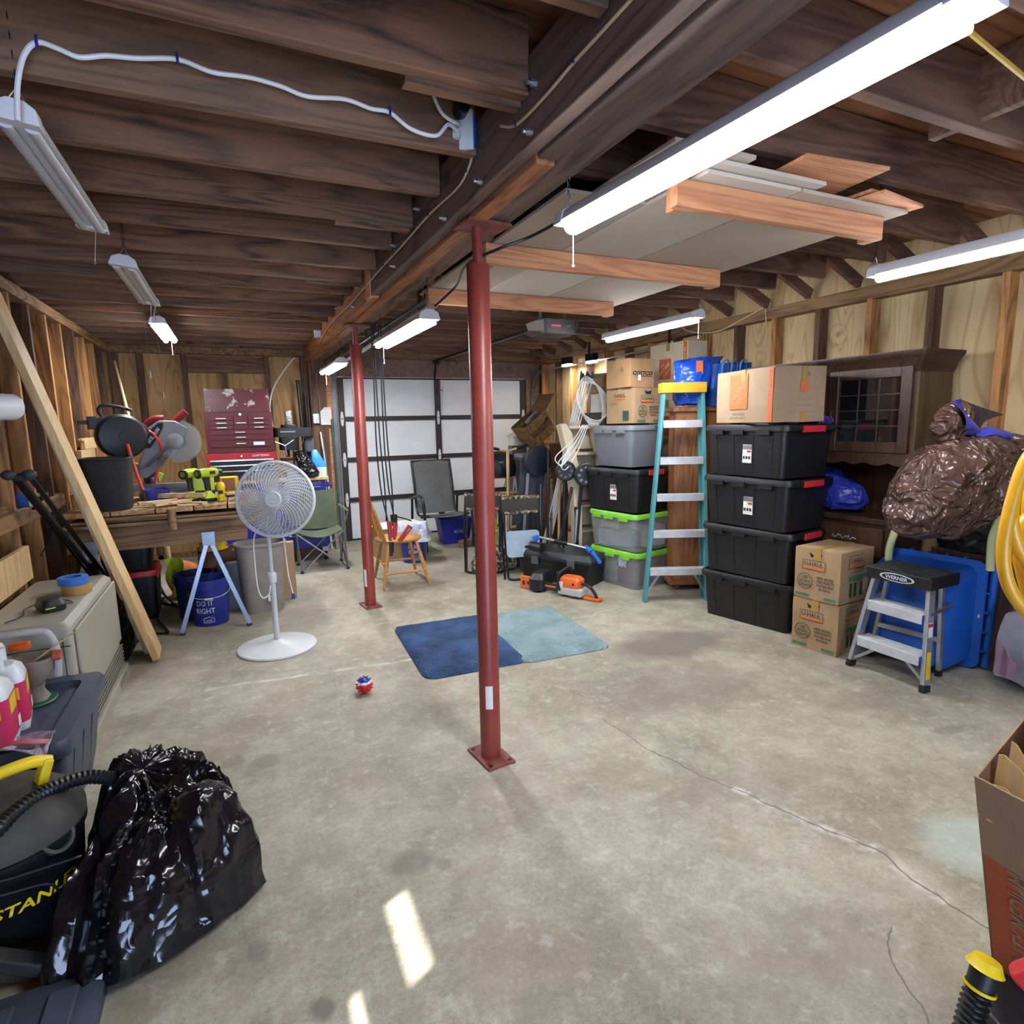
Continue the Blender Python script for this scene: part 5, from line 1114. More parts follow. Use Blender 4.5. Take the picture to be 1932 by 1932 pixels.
def uhaul(t, face, w_, d, h, big=False, wd=.30):
    if big:
        rectface(t, face, w_, d, -.02, h * .80, .17, .085, M['greenink'], 'logo_border', .0048); rectface(t, face, w_, d, -.02, h * .80, .163, .078, M['card'], 'logo_ground', .0052); rectface(t, face, w_, d, -.02, h * .735, .15, .02, M['orangeink'], 'logo_bar', .0056)
        tx(t, face, w_, d, 'U-HAUL', -.02, h * .825, .14, .032, M['greenink'], 'logo_lettering', bold=.02)
        tx(t, face, w_, d, 'Specially Made For Moving', .0, h * .60, .18, .014, M['greenink']); rectface(t, face, w_, d, 0, h * .48, .20, .03, mat('green_band', '#3f7a5c', .7), 'band')
        for a in (-.07, -.02, .05): rectface(t, face, w_, d, a, h * .25, .03, .09, M['greenink'], 'plant_print')
        return
    rectface(t, face, w_, d, -.02, h * .69, .155, .064, M['greenink'], 'logo_border', .0048); rectface(t, face, w_, d, -.02, h * .69, .148, .057, M['card'], 'logo_ground', .0052); rectface(t, face, w_, d, -.02, h * .63, .14, .015, M['orangeink'], 'logo_bar', .0056)
    tx(t, face, w_, d, 'U-HAUL', -.02, h * .71, .13, .028, M['greenink'], 'logo_lettering', bold=.025)
    o, r = fpt(t, face, w_, d, -.075, h * .35, .0052); q = MB(); q.tube([o + r * (.052 * math.cos(a)) + Z_ * (.052 * math.sin(a)) for a in [2 * PI * k / 28 for k in range(28)]], .0022, 4, loop=True); q.build('seal_ring', M['greenink'], t)
    tx(t, face, w_, d, '100%\nBUY-BACK\nGUARANTEE', -.075, h * .35, .088, .072, M['greenink'], 'seal_lettering', bold=.02)
    tx(t, face, w_, d, "NEED BOXES?\nTAKE PLENTY!\nWe'll Buy Back\nthe Extras.", .062, h * .35, .12, .09, M['ink'], bold=.015)
    rectface(t, face, w_, d, -.09, h * .07, .10, .018, mat('green_band', '#3f7a5c', .7), 'band'); rectface(t, face, w_, d, .10, h * .07, .08, .018, mat('green_band', '#3f7a5c', .7), 'band')
    o, r = fpt(t, face, w_, d, -.01, h * .89, .0054)
    q = MB(); q.f([q.v(o + r * x_ + Z_ * z_) for x_, z_ in ((-.045, .018), (-.032, -.014), (.030, -.018), (.045, .016), (.02, .006), (-.02, .004))]); q.build('hand_hole', mat('hole_dark', '#1c130c', .9), t)
rz = math.radians(-12); x, y = corner(3.20, 2.82, rz, .195, .33)
t = carton('moving_box', 'large cardboard box with orange square logo standing on top of the tall black tote stack', x, y, 1.507, .39, .66, .36, rz, cardboard('hd_cardboard', '#a0866a'))
home_depot(t, 'L', .39, .66, -.05, .215, .21, base=cardboard('hd_cardboard'))
rectface(t, 'L', .39, .66, .30, .18, .05, .355, M['orangeink'], 'orange_band'); o_, r_ = fpt(t, 'L', .39, .66, .30, .18, .0065); txt('HEAVY DUTY MEDIUM', 'band_lettering', cardboard('hd_cardboard'), t, o_, Z_, -r_, .33, .024, off=.01)
home_depot(t, 'F', .39, .66, .03, .235, .06, slogan=False, base=cardboard('hd_cardboard'))
tx(t, 'F', .39, .66, 'R', .06, .31, .03, .03, M['grey']); 
for z in (.15, .11, .07): rectface(t, 'F', .39, .66, .03, z, .20, .0015, M['grey'], 'form_line')
for z, h_ in ((.31, .095), (.035, .07)): rectface(t, 'F', .39, .66, .03, z, .045, h_, M['tape'], 'tape_strip', .006)
# uhaul pair by the step stool
for i, (zz, hh, lb) in enumerate([(0, .335, 'cardboard box with green lettering on the floor beside the step stool, lower one'), (.345, .335, 'cardboard box with green lettering beside the step stool, upper one')]):
    rz = math.radians(8 - 2 * i); x, y = corner(3.40 - .01 * i, 2.41, rz, .19, .155)
    t = carton('moving_box', lb, x, y, zz + .001, .38, .31, hh, rz, M['card'], 'green lettered boxes beside the step stool'); uhaul(t, 'L', .38, .31, hh); uhaul(t, 'F', .38, .31, hh, big=True)
# hutch
hw_ = wood('walnut_stain', '#4a3224', '#241812', 'Z', 1.2, rough=.35, bump=.05, knots=False); hs_ = wood('hutch_side', '#5d4a30', '#3a2c1c', 'Z', .8, rough=.45, bump=.04, knots=False)
t = thing('china_hutch', 'dark brown china hutch with leaded glass doors against the right wall', 'cabinet', (3.9, 2.9, 0))
MB().box(3.84, 4.14, 2.40, 3.55, .06, .82).build('lower_cabinet', hw_, t, world=True, bevel=.004)
MB().box(3.81, 4.14, 2.36, 3.58, .821, .86).build('counter', hw_, t, world=True, bevel=.006)
d = MB().box(3.824, 3.839, 2.44, 2.95, .60, .79).build('drawer', hw_, t, world=True, bevel=.006); q = MB(); 
for k in range(9): q.tube([(3.82, 2.62 + .02 * k, .70 + .015 * math.sin(2.2 * k)), (3.812, 2.63 + .02 * k, .71 - .015 * math.sin(2 * k)), (3.82, 2.64 + .02 * k, .69)], .004, 5)
q.build('handle', M['alu'], d, world=True)
MB().box(3.80, 4.14, 2.27, 3.58, 1.28, 1.86).build('upper_cabinet', hs_, t, world=True, bevel=.003)
MB().box(4.10, 4.14, 2.38, 3.55, .86, 1.28).build('back_panel', hw_, t, world=True)
cr = MB(); cr.loft([[(3.80 - o, 2.27 - o, z), (4.14, 2.27 - o, z), (4.14, 3.58, z), (3.80 - o, 3.58, z)] for o, z in ((.0, 1.80), (.015, 1.83), (.02, 1.86), (.045, 1.89), (.06, 1.91), (.06, 1.93))]); cr.build('crown_moulding', hw_, t, world=True)
vl = MB(); vl.loft([[(3.80, 2.27 + 1.31 * u, z) for z in (1.28, 1.235 - .02 * abs(math.sin(u * 26)))] + [(3.815, 2.27 + 1.31 * u, z) for z in (1.235 - .02 * abs(math.sin(u * 26)), 1.28)] for u in [k / 60 for k in range(61)]]); vl.build('scalloped_valance', hw_, t, world=True)
gl = mat('dark_glass', '#15161a', .06, coat=1.0, var=.3, scale=2)
for y0, y1 in ((2.30, 2.86), (2.89, 3.45)):
    fr_ = MB(); 
    for a, b, c_, e in ((y0, y0 + .07, 1.30, 1.84), (y1 - .07, y1, 1.30, 1.84), (y0 + .07, y1 - .07, 1.30, 1.37), (y0 + .07, y1 - .07, 1.775, 1.84)): fr_.box(3.775, 3.799, a, b, c_, e)
    dd = fr_.build('glass_door', hw_, t, world=True, bevel=.005)
    MB().box(3.792, 3.798, y0 + .07, y1 - .07, 1.37, 1.775).build('glass', gl, dd, world=True)
    q = MB()
    for k in (1, 2): yy = y0 + .07 + k * (y1 - y0 - .14) / 3; q.bar((3.789, yy, 1.37), (3.789, yy, 1.775), .006, .006)
    for k in (1, 2, 3): zz = 1.37 + k * .405 / 4; q.bar((3.789, y0 + .07, zz), (3.789, y1 - .07, zz), .006, .006)
    q.build('lead_came', mat('brass_came', '#565044', .4, .5), dd, world=True)
    MB().tube([(3.772, y1 - .035 if y0 < 2.5 else y0 + .035, 1.52), (3.755, y1 - .035 if y0 < 2.5 else y0 + .035, 1.55), (3.772, y1 - .035 if y0 < 2.5 else y0 + .035, 1.58)], .005, 6).build('door_pull', mat('aged_brass', '#7a6238', .35, .8), dd, world=True)
t = thing('purple_ribbon', 'purple ribbon tied on the hutch door pull', 'ribbon', (3.75, 2.85, 1.5)); q = MB()
for k in range(14): q.tube(spline([(3.752, 2.85, 1.54), (3.74 - .004 * (k % 3), 2.80 + .008 * k, 1.53 - .012 * (k % 4)), (3.745, 2.79 + .009 * k, 1.50 - .02 * (k % 3))], 4), .003, 5)
q.tube([(3.75, 2.84, 1.53), (3.745, 2.835, 1.42), (3.748, 2.84, 1.34)], .004, 5); q.build('ribbon', mat('purple', '#6a3fb0', .6), t, world=True)
def blob(name, label, cat, rings, mt, seed, am=.02, sc=8, part='film', caps=True, n=28, fold=0.0, cuts=0):
    """rings: (centre, rx, ry, tilt vector) -> crumpled closed skin"""
    t = thing(name, label, cat, V((rings[0][0][0], rings[0][0][1], min(r[0][2] for r in rings))))
    out = []
    for i, (c, a_, b_) in enumerate(rings):
        out.append([V(c) + V((a_[0] * math.cos(p) + b_[0] * math.sin(p), a_[1] * math.cos(p) + b_[1] * math.sin(p), a_[2] * math.cos(p) + b_[2] * math.sin(p))) * (1 + fold * math.sin(7 * p + i * .7)) for p in [2 * PI * k / n for k in range(n)]])
    q = MB(); q.loft(out, caps)
    if cuts: bmesh.ops.subdivide_edges(q.bm, edges=q.bm.edges[:], cuts=cuts, use_grid_fill=True)
    for v in q.bm.verts:
        nz = V([noise.noise(v.co * sc + V((seed + 9 * k, seed, k * 5))) for k in range(3)]); rd = 1 - abs(noise.noise(v.co * sc * 1.7 + V((seed, 3, 1)))) * 2
        v.co += nz * am + (v.co - V((sum(r[0][0] for r in rings) / len(rings), sum(r[0][1] for r in rings) / len(rings), v.co.z))).normalized() * rd * am * .6
    q.build(part, mt, t, world=True); return t
blob('blue_plastic_bag', 'crumpled blue plastic bag on the hutch counter', 'bag', [((3.95, 2.90, .885), (.09, 0, 0), (0, .22, 0)), ((3.95, 2.90, .94), (.11, 0, 0), (0, .25, 0)), ((3.95, 2.91, 1.04), (.10, 0, 0), (0, .22, 0)), ((3.97, 2.95, 1.12), (.08, 0, 0), (0, .16, .03)), ((3.97, 2.99, 1.17), (.04, 0, 0), (0, .07, .02))], crackly('blue_film', '#2e3da8', .25, 10, .9), 3, .025, 9, cuts=1)
# step stool
al = M['alu']
t = thing('step_stool', 'aluminium three-step folding stool with a black top, in front of the blue wheelbarrow', 'step stool', (3.55, 2.1, 0))
fL, fR, tL, tR = V((3.37, 2.29, 0)), V((3.39, 1.86, 0)), V((3.50, 2.25, .57)), V((3.51, 1.94, .57)); rL, rR, sL, sR = V((3.62, 2.33, 0)), V((3.68, 1.95, 0)), V((3.62, 2.25, .57)), V((3.65, 1.96, .57))
for a, b, nm in ((fL, tL, 'front_rail'), (fR, tR, 'front_rail'), (rL, sL, 'rear_rail'), (rR, sR, 'rear_rail')):
    dd = (b - a); MB().bar(a + dd * .04, b, .022, .058 if 'front' in nm else .03, (1, 0, 0)).build(nm, al, t, world=True, bevel=.003)
    MB().bar(a, a + dd * .07, .028, .066 if 'front' in nm else .036, (1, 0, 0)).build('foot', M['black'], t, world=True, bevel=.004)
for f_, nm in ((.335, 'step'), (.73, 'step')):
    a, b = fL.lerp(tL, f_), fR.lerp(tR, f_)
    q = MB(); q.box(a.x - .03, a.x + .07, b.y + .012, a.y - .012, a.z - .0, a.z + .008)
    for k in range(5): q.box(a.x - .028 + k * .022, a.x - .018 + k * .022, b.y + .012, a.y - .012, a.z + .008, a.z + .012)
    q.box(a.x - .034, a.x - .029, b.y + .012, a.y - .012, a.z - .05, a.z + .008); q.build('step', mat('bright_tread', '#d6d8da', .4, .35), t, world=True, bevel=.002)
for f_ in (.4,): MB().bar(rL.lerp(sL, f_), rR.lerp(sR, f_), .03, .03).build('rear_brace', al, t, world=True, bevel=.002)
for a, b in ((fL.lerp(tL, .08), fL.lerp(tL, .31).lerp(fR.lerp(tR, .31), .4)), (fR.lerp(tR, .08), fR.lerp(tR, .31).lerp(fL.lerp(tL, .31), .4))): MB().bar(a, b, .018, .006, (1, 0, 0)).build('knee_brace', al, t, world=True)
for s_ in (-1, 1): yy = 2.27 if s_ > 0 else 1.91; MB().bar((3.46, yy, .42), (3.70, yy + .02, .44), .012, .02).build('spreader', M['steel'], t, world=True)
q = MB(); q.loft([[(3.44, 1.90, z), (3.44, 2.28, z), (3.72, 2.30, z), (3.73, 1.91, z)] for z in (.565, .635)]); q.build('top_cap', M['black'], t, world=True, bevel=.006)
q = MB()
for k in range(14): q.bar((3.455 + k * .0195, 1.915, .637), (3.455 + k * .0195, 2.27, .637), .009, .004)
q.build('tread_rib', mat('worn_black', '#3b4044', .5, var=.5, scale=40), t, world=True)
q = MB(); q.m = Matrix.Translation((3.436, 2.09, .60)) @ Matrix(((0, 0, -1, 0), (-1, 0, 0, 0), (0, 1, 0, 0), (0, 0, 0, 1))); q.lathe([(.10, 0), (.10, .0012)], 40, sy=.25); q.build('logo_oval', M['white_ink'], t, world=True)
q = MB(); q.m = Matrix.Translation((3.4345, 2.09, .60)) @ Matrix(((0, 0, -1, 0), (-1, 0, 0, 0), (0, 1, 0, 0), (0, 0, 0, 1))); q.lathe([(.088, 0), (.088, .0012)], 40, sy=.22); q.build('logo_ground', M['black'], t, world=True)
txt('WERNER', 'logo_lettering', M['white_ink'], t, (3.4325, 2.09, .60), -Y_, Z_, .13, .022, off=.02, world=True)
d_ = (tR - fR).normalized(); n_ = V((-.02, -.0125, 0))
for z0, z1, m_, nm in ((.30, .38, M['paper'], 'label'), (.07, .22, M['yellow'], 'warning_label'), (.355, .375, M['red'], 'label_stripe')):
    a, b = fR.lerp(tR, z0 / .57), fR.lerp(tR, z1 / .57); e = V((0, -.0118 - (.0006 if nm == 'label_stripe' else 0), 0)); w2 = V((.02, 0, 0))
    MB().quad(a + e - w2, a + e + w2, b + e + w2, b + e - w2).build(nm, m_, t, world=True)
# wheelbarrow standing on its nose
bt = mat('tub_blue', '#1c56ad', .32, var=.06, scale=2)
t = thing('wheelbarrow', 'blue plastic wheelbarrow stood upright behind the step stool, pale yellow handles up', 'wheelbarrow', (3.95, 2.2, 0))
def tr(x, y0, y1, z0, z1, r): return [(x, *p) for p in [((y0 + y1) / 2 + a, (z0 + z1) / 2 + b) for a, b, _ in rrect(y1 - y0, z1 - z0, r, 0)]]
q = MB(); q.loft([tr(3.99, 1.90, 2.50, .02, .66, .06), tr(3.97, 1.885, 2.515, .005, .675, .06), tr(3.955, 1.885, 2.515, .005, .675, .06), tr(3.95, 1.93, 2.47, .04, .64, .06), tr(3.75, 1.925, 2.42, .005, .60, .09), tr(3.69, 1.96, 2.36, .03, .54, .08)]); 
for v in q.bm.verts: v.co.x -= (v.co.y - 1.87) * .10
for z in (.12, .24, .36, .48): q.box(3.957, 3.985, 1.865, 1.90, z, z + .01)
for y in (2.0, 2.1, 2.2, 2.3, 2.4): q.box(3.957 - (y - 1.87) * .10, 3.985 - (y - 1.87) * .10, y, y + .01, .655, .685)
q.build('tub', bt, t, world=True)
MB().tube([(4.01, 1.88, .02), (4.0, 1.87, .68)], .022, 12).build('side_rail', bt, t, world=True)
hy = mat('pale_yellow_handle', '#cfd49a', .35, var=.03)
MB().tube(spline([PX(1868, 1075, 3.96), PX(1872, 1020, 3.92), PX(1884, 985, 3.90), PX(1900, 950, 3.88), PX(1918, 915, 3.87), PX(1940, 872, 3.86)], 6), .022, 14).build('handle', hy, t, world=True)
MB().tube(spline([PX(1676, 1060, 3.78), PX(1678, 1035, 3.76), PX(1686, 1010, 3.75), PX(1700, 975, 3.78)], 6), .022, 14).build('handle', hy, t, world=True)
MB().box(3.948, 3.954, 1.90, 1.93, .33, .35).build('sticker', M['yellow'], t, world=True)
# brown tarp sack
Yt = 1.86
def ring_px(v, u0, u1, dy=.16, y=Yt, v2=None):
    a, b = PY(u0, v, y), PY(u1, v2 or v, y); c = (a + b) / 2; return (c, (b - a) / 2, V((0, dy, 0)))
tm = crackly('brown_tarp', '#47322a', .24, 9, 1.0, hx2='#584036', dist=.07)
t = blob('tarp_bundle', 'brown plastic tarp tied over a tall bundle near the hutch, blue lining showing', 'tarp', [ring_px(1018, 1735, 1790, .05, v2=1015), ring_px(1000, 1690, 1830, .14, v2=985), ring_px(970, 1690, 1868, .19, v2=950), ring_px(935, 1702, 1890, .2, v2=905), ring_px(900, 1718, 1905, .2, v2=865), ring_px(870, 1738, 1930, .19, v2=838), ring_px(845, 1762, 1922, .16, v2=824), ring_px(832, 1782, 1880, .10, v2=812), ring_px(826, 1800, 1850, .05, v2=815)], tm, 2, .035, 8, cuts=2)
q = MB(); rr_ = [ring_px(842, 1775, 1805, .05), ring_px(825, 1768, 1806, .06), ring_px(805, 1764, 1815, .08), ring_px(785, 1770, 1822, .08), ring_px(768, 1785, 1826, .06), ring_px(756, 1800, 1818, .02)]
q.loft([[c + a * math.cos(p) + b * math.sin(p) for p in [2 * PI * k / 24 for k in range(24)]] for c, a, b in rr_]); q.jitter(.02, 9, 4); q.build('gathered_neck', tm, t, world=True)
bh = crackly('tarp_lining', '#2b2f86', .35, 8, .5, hx2='#4247a8')
P1 = [(1812, 752, 1.86), (1836, 760, 1.86), (1868, 775, 1.9), (1886, 783, 1.92)]; P2 = [(1822, 830, 1.84), (1836, 820, 1.87), (1850, 800, 1.9), (1884, 785, 1.93)]
def strip(A, B, nm, mm):
    q = MB(); a = spline([PY(*p) for p in A], 5); b = spline([PY(*p) for p in B], 5); n = min(len(a), len(b)); q.sheet(lambda u, v: a[int(round(u * (n - 1)))].lerp(b[int(round(u * (n - 1)))], v) + V((0, .02 * math.sin(3 * v + 5 * u), 0)), n - 1, 5, .003); q.build(nm, mm, t, world=True)
strip(P1, P2, 'inner_lining', crackly('tarp_inside', '#0e1030', .4, 8, .4))
strip([(1812, 752, 1.80), (1828, 775, 1.80), (1838, 800, 1.80), (1842, 815, 1.80)], [(1800, 760, 1.79), (1812, 785, 1.79), (1820, 808, 1.79), (1826, 822, 1.79)], 'blue_hem', bh)
strip([(1842, 818, 1.80), (1868, 806, 1.78), (1900, 815, 1.76), (1940, 838, 1.74)], [(1850, 826, 1.79), (1872, 820, 1.77), (1900, 832, 1.75), (1935, 850, 1.73)], 'blue_hem', bh)
blob('black_bag', 'black plastic bag slumped under the brown tarp behind the wheelbarrow', 'bag', [((4.06, 1.92, .71), (.07, 0, 0), (0, .30, 0)), ((4.06, 1.90, .80), (.08, 0, 0), (0, .36, 0)), ((4.05, 1.9, .92), (.08, 0, 0), (0, .36, 0)), ((4.05, 1.9, 1.05), (.07, 0, 0), (0, .3, 0)), ((4.04, 1.9, 1.12), (.03, 0, 0), (0, .1, 0))], crackly('black_sack', '#0d0d0f', .3, 9, .6), 8, .02, 8)
simple_box('storage_crate', 'dark wooden crate behind the wheelbarrow holding up the black bag', 'crate', 4.08, 1.93, .13, .62, .70, 0, hw_)
# right: cloth over a low table, brown blocks
t = thing('low_stand', 'low wooden stand covered by the grey cloth at the right wall', 'stand', (4.0, 1.5, 0)); MB().box(3.86, 4.13, 1.15, 1.60, .38, .42).build('top', hw_, t, world=True, bevel=.003)
for x in (3.89, 4.10):
    for y in (1.18, 1.57): MB().box(x - .02, x + .02, y - .02, y + .02, 0, .379).build('leg', hw_, t, world=True)
t = thing('grey_cloth', 'grey moving blanket draped over the low stand, pink edge turned out', 'blanket', (3.99, 1.4, .1)); gc = mat('grey_blanket', '#8b8790', .9, var=.12, scale=6, bump=.4, bscale=120, hx2='#7a7682')
def clf(u, v):
    x = 3.80 + .0; a = (u - .35) * .9; y = 1.72 - .75 * v
    if u < .55: z = .08 + .35 * (u / .55) ** .8 - .10 * v * (1 - u / .55); x = 3.78 + .05 * (u / .55) + .03 * math.sin(14 * v + 3 * u) * (1 - u / .55)
    else: z = .432 + .005 * math.sin(9 * v); x = 3.83 + (u - .55) / .45 * .30
    return (x, y + .02 * math.sin(6 * u), max(z, .012))
MB().sheet(clf, 24, 30, .006).build('fabric', gc, t, world=True)
MB().sheet(lambda u, v: (3.765 + .02 * math.sin(6 * v) - .03 * u, 1.72 - .10 * v - .02 * u, .10 + .20 * u * (1 - .5 * v)), 6, 8, .004).build('turned_edge', mat('mauve', '#8f6f84', .9), t, world=True)
for i, (y, z, h_, w2) in enumerate([(1.62, .434, .10, .3), (1.60, .536, .12, .26)]):
    tag(MB().box(3.9, 4.13, y - w2 / 2 - .05, y + w2 / 2 - .05, z, z + h_).build('wooden_block', M['beamd'] if not i else M['brownwood'], bevel=.004), ['dark timber block on the grey blanket beside the wheelbarrow', 'brown timber block stacked over the dark block beside the wheelbarrow'][i], 'wood block')
# hanging yellow hose coil, close to the camera
def at_depth(u, v, dz): d = V((u - 966, v - 966, FPX)); return V((0, 0, HC)) + RR @ (d * (dz / FPX))
t = thing('air_hose_coil', 'thick yellow hose coil hanging at the right edge of the picture', 'hose', at_depth(1960, 1150, 1.08)); hm_ = mat('hose_yellow', '#dd9f1c', .35, var=.08, scale=12)
q = MB(); pts = []
for k in range(0, 5):
    cu, cv, ru, rv = [(1980, 1010, 84, 165), (1996, 960, 80, 150), (1990, 1070, 88, 120), (2000, 1010, 84, 190), (2010, 1000, 80, 120)][k]; dd = 1.06 + .035 * k
    for i in range(28): a = 2 * PI * i / 28 + .4; pts.append(at_depth(cu + ru * math.cos(a) + 8 * math.sin(3 * a + k), cv - rv * math.sin(a), dd + .03 * i / 28))
q.tube(spline(pts[:60], 2) + spline(pts[60:], 2), .0112, 12); q.build('hose', hm_, t, world=True)
a = at_depth(1990, 850, 1.12); MB().tube([a + V((0, 0, -.06)), a + V((.01, 0, 0)), V((a.x + .02, a.y, 2.48))], .004, 6).build('hanging_cord', M['black'], t, world=True)

# ---------------- teal step ladder leaning shut on the oak cabinet
teal = mat('fibreglass_teal', '#4b8f94', .5, var=.06)
t = thing('stepladder', 'teal fibreglass stepladder with a yellow top, folded and leaning on the oak cabinet', 'ladder', (3.3, 3.85, 0))
dv = V((.906, -.423, 0)); nv = V((.423, .906, 0)); bc = V((3.31, 3.845, 0)); tc = V((3.487, 4.02, 1.76))
bl_, br_, tl_, tr_ = bc - dv * .265, bc + dv * .265, tc - dv * .165, tc + dv * .165
for a, b in ((bl_, tl_), (br_, tr_)): MB().bar(a, b, .028, .07, nv).build('front_rail', teal, t, world=True, bevel=.003)
for a, b in ((bl_ + dv * .02, tl_ + dv * .01), (br_ - dv * .02, tr_ - dv * .01)): MB().bar(a + nv * .08 + V((0, 0, .0)), b + nv * .06, .024, .03, nv).build('rear_rail', teal, t, world=True, bevel=.002)
q = MB(); q.loft([[tc + dv * a + nv * b + V((0, 0, z)) for a, b in ((-.19 * s_, -.05), (.19 * s_, -.05), (.19 * s_, .09), (-.19 * s_, .09))] for z, s_ in ((0, 1), (.08, 1), (.085, .98))]); q.build('top_cap', mat('cap_yellow', '#d8a82c', .4), t, world=True, bevel=.006)
for k, f_ in enumerate((.155, .335, .51, .685, .86)):
    a, b = bl_.lerp(tl_, f_) + dv * .014, br_.lerp(tr_, f_) - dv * .014
    q = MB(); q.loft([[p + nv * x_ + V((0, 0, z_)) for x_, z_ in ((-.045, .012), (-.045, -.045), (-.041, -.045), (-.041, .006), (.03, .006), (.03, .012))] for p in (a, b)]); q.loft([[p + nv * x_ + V((0, 0, z_)) for x_, z_ in ((-.02, .013), (-.02, .017), (-.012, .017), (-.012, .013))] for p in (a, b)]); q.build('step', mat('bright_tread', '#d6d8da', .4, .35), t, world=True)
for s_, p0, p1 in ((1, bl_, tl_), (-1, br_, tr_)): MB().bar(p0.lerp(p1, .03), p0.lerp(p1, .145) + dv * s_ * .12, .02, .006, nv).build('knee_brace', M['alu'], t, world=True)
# oak cabinet behind the ladder
ok_ = wood('cabinet_oak', '#a06a42', '#6e4428', 'Z', 1.0, rough=.4, bump=.05)
x, y = corner(3.495, 4.12, math.radians(-25), .24, .10)
t = thing('oak_cabinet', 'tall oak cabinet turned away, standing behind the teal ladder', 'cabinet', (x, y, 0), math.radians(-25))
MB().box(-.24, .24, -.10, .10, .09, 1.60).build('body', ok_, t, bevel=.004); MB().box(-.27, .27, -.13, .12, 1.601, 1.64).build('cornice', ok_, t, bevel=.008); MB().box(-.26, .26, -.12, .11, .05, .089).build('plinth', ok_, t, bevel=.004)
for a in (-.19, .19):
    for b in (-.07, .07): MB().lathe([(.015, 0), (.028, .015), (.03, .03), (.018, .042), (.026, .049)], 18, c=(a, b, 0)).build('bun_foot', ok_, t)
txt('18', 'chalk_mark', M['white'], t, (-.18, -.101, .88), X_, Z_, .035, .025)
blob('blue_shopping_bag', 'glossy blue shopping bag with orange patch on top of the oak cabinet', 'bag', [((3.66, 4.10, 1.66), (.13, -.05, 0), (.04, .09, 0)), ((3.66, 4.1, 1.78), (.14, -.06, 0), (.05, .11, 0)), ((3.68, 4.1, 1.90), (.16, -.06, .0), (.05, .12, 0)), ((3.70, 4.1, 2.0), (.18, -.07, .01), (.05, .11, 0)), ((3.72, 4.1, 2.06), (.20, -.08, .02), (.03, .06, 0))], crackly('blue_gloss', '#1f4fc0', .2, 9, .8), 6, .02, 9, cuts=1)
t = thing('blue_strap_bag', 'second blue bag with looped straps lying behind the orange-lettered box', 'bag', (3.85, 3.9, 1.88)); t.location = (3.86, 3.78, 1.645)
t = tag(t); q = MB(); q.loft([[(3.74 + .30 * u_ - .0, 3.98 - .14 * u_ + b_, z + .02 * math.sin(9 * u_)) for u_, b_ in ((0, -.03), (.33, -.04), (.66, -.04), (1, -.03), (1, .05), (.66, .06), (.33, .06), (0, .05))] for z in (1.65, 1.78, 1.95, 2.0)]); q.jitter(.012, 9, 2); q.build('body', crackly('blue_gloss2', '#25509a', .3, 9, .6), t, world=True)
for k in range(3): MB().tube(spline([(3.80 + .07 * k, 3.90 - .03 * k, 1.90), (3.79 + .07 * k, 3.88 - .03 * k, 2.0), (3.84 + .07 * k, 3.87 - .03 * k, 2.02), (3.85 + .07 * k, 3.88 - .03 * k, 1.9)], 5), .012, 6, flat=.3).build('strap', mat('strap_blue', '#2f6fb0', .5), t, world=True)
MB().bar((3.60, 3.99, 1.97), (3.65, 3.965, 1.97), .004, .11).build('orange_patch', M['orangeink'], [o for o in C.objects if o.name.startswith('blue_shopping_bag')][0], world=True)

# ---------------- middle stack: two clear totes, black tote, grey tote, boxes
clearm = mat('clear_tote', '#b4b8ba', .25, var=.03, alpha=.30); gl_ = mat('lime_lid', '#7cc23a', .4)
def ctote(label, x, y, rz, z, stuff):
    t = rtote(label, x, y, rz, .56, .64, .355, clearm, gl_, z=z, ribs=False, name='clear_tote', group='clear totes with lime lids')
    for i, (nm, a, b, c_, w2, d2, h2, col, lb) in enumerate(stuff):
        v_ = Rz(rz) @ V((a, b, 0)); tt = thing(nm, lb, nm.replace('_', ' '), (x + v_.x, y + v_.y, z + c_), rz + .1 * i)
        q = MB().box(-w2 / 2, w2 / 2, -d2 / 2, d2 / 2, 0, h2); bmesh.ops.subdivide_edges(q.bm, edges=q.bm.edges[:], cuts=4, use_grid_fill=True); q.jitter(.02, 8, i * 3 + z); q.build('body', mat('st_' + col.strip('#'), col, .7), tt, bevel=.004)
    return t
ctote('clear plastic tote with a lime lid on the floor, lowest beside the teal ladder', 3.39, 4.57, .2, 0, [('folded_cloth', -.10, -.10, .02, .18, .24, .22, '#7d3040', 'dark red cloth in the lowest clear tote'), ('toy', .10, -.16, .02, .16, .14, .2, '#3c4468', 'dark blue bundle in the lowest clear tote'), ('paper_bag', -.12, .14, .02, .2, .24, .2, '#a9a49a', 'pale bag at the back of the lowest clear tote'), ('folded_cloth', .12, .10, .02, .2, .2, .16, '#54545c', 'grey bundle in the lowest clear tote')])
ctote('clear plastic tote with a lime lid holding a white box, second from the floor', 3.38, 4.57, .16, .356, [('white_box', .06, -.14, .02, .24, .24, .20, '#cfcfca', 'white box inside the upper clear tote'), ('document', -.12, .02, .02, .2, .4, .14, '#9a9ea0', 'stack of papers in the upper clear tote'), ('folder', -.06, .12, .17, .26, .22, .05, '#a8b86a', 'yellow green folder in the upper clear tote')])
tt = [o for o in C.objects if o.name == 'clear_tote'][0]; MB().box(-.276, -.270, -.18, -.08, .20, .29).build('picture_label', mat('picture_label', '#b8bcd0', .5, var=.4, scale=50), tt)
rtote('black storage tote with red latch standing on the clear totes', 3.34, 4.585, .2, .50, .68, .40, TB, TB, z=.714, latch=M['red'], sticker=True)
t = rtote('grey storage tote standing on the black tote beside the teal ladder', 3.36, 4.61, .12, .46, .56, .385, mat('tote_grey', '#6c6f74', .4, var=.05), M['grey'], z=1.118, ribs=False, tap=.84)
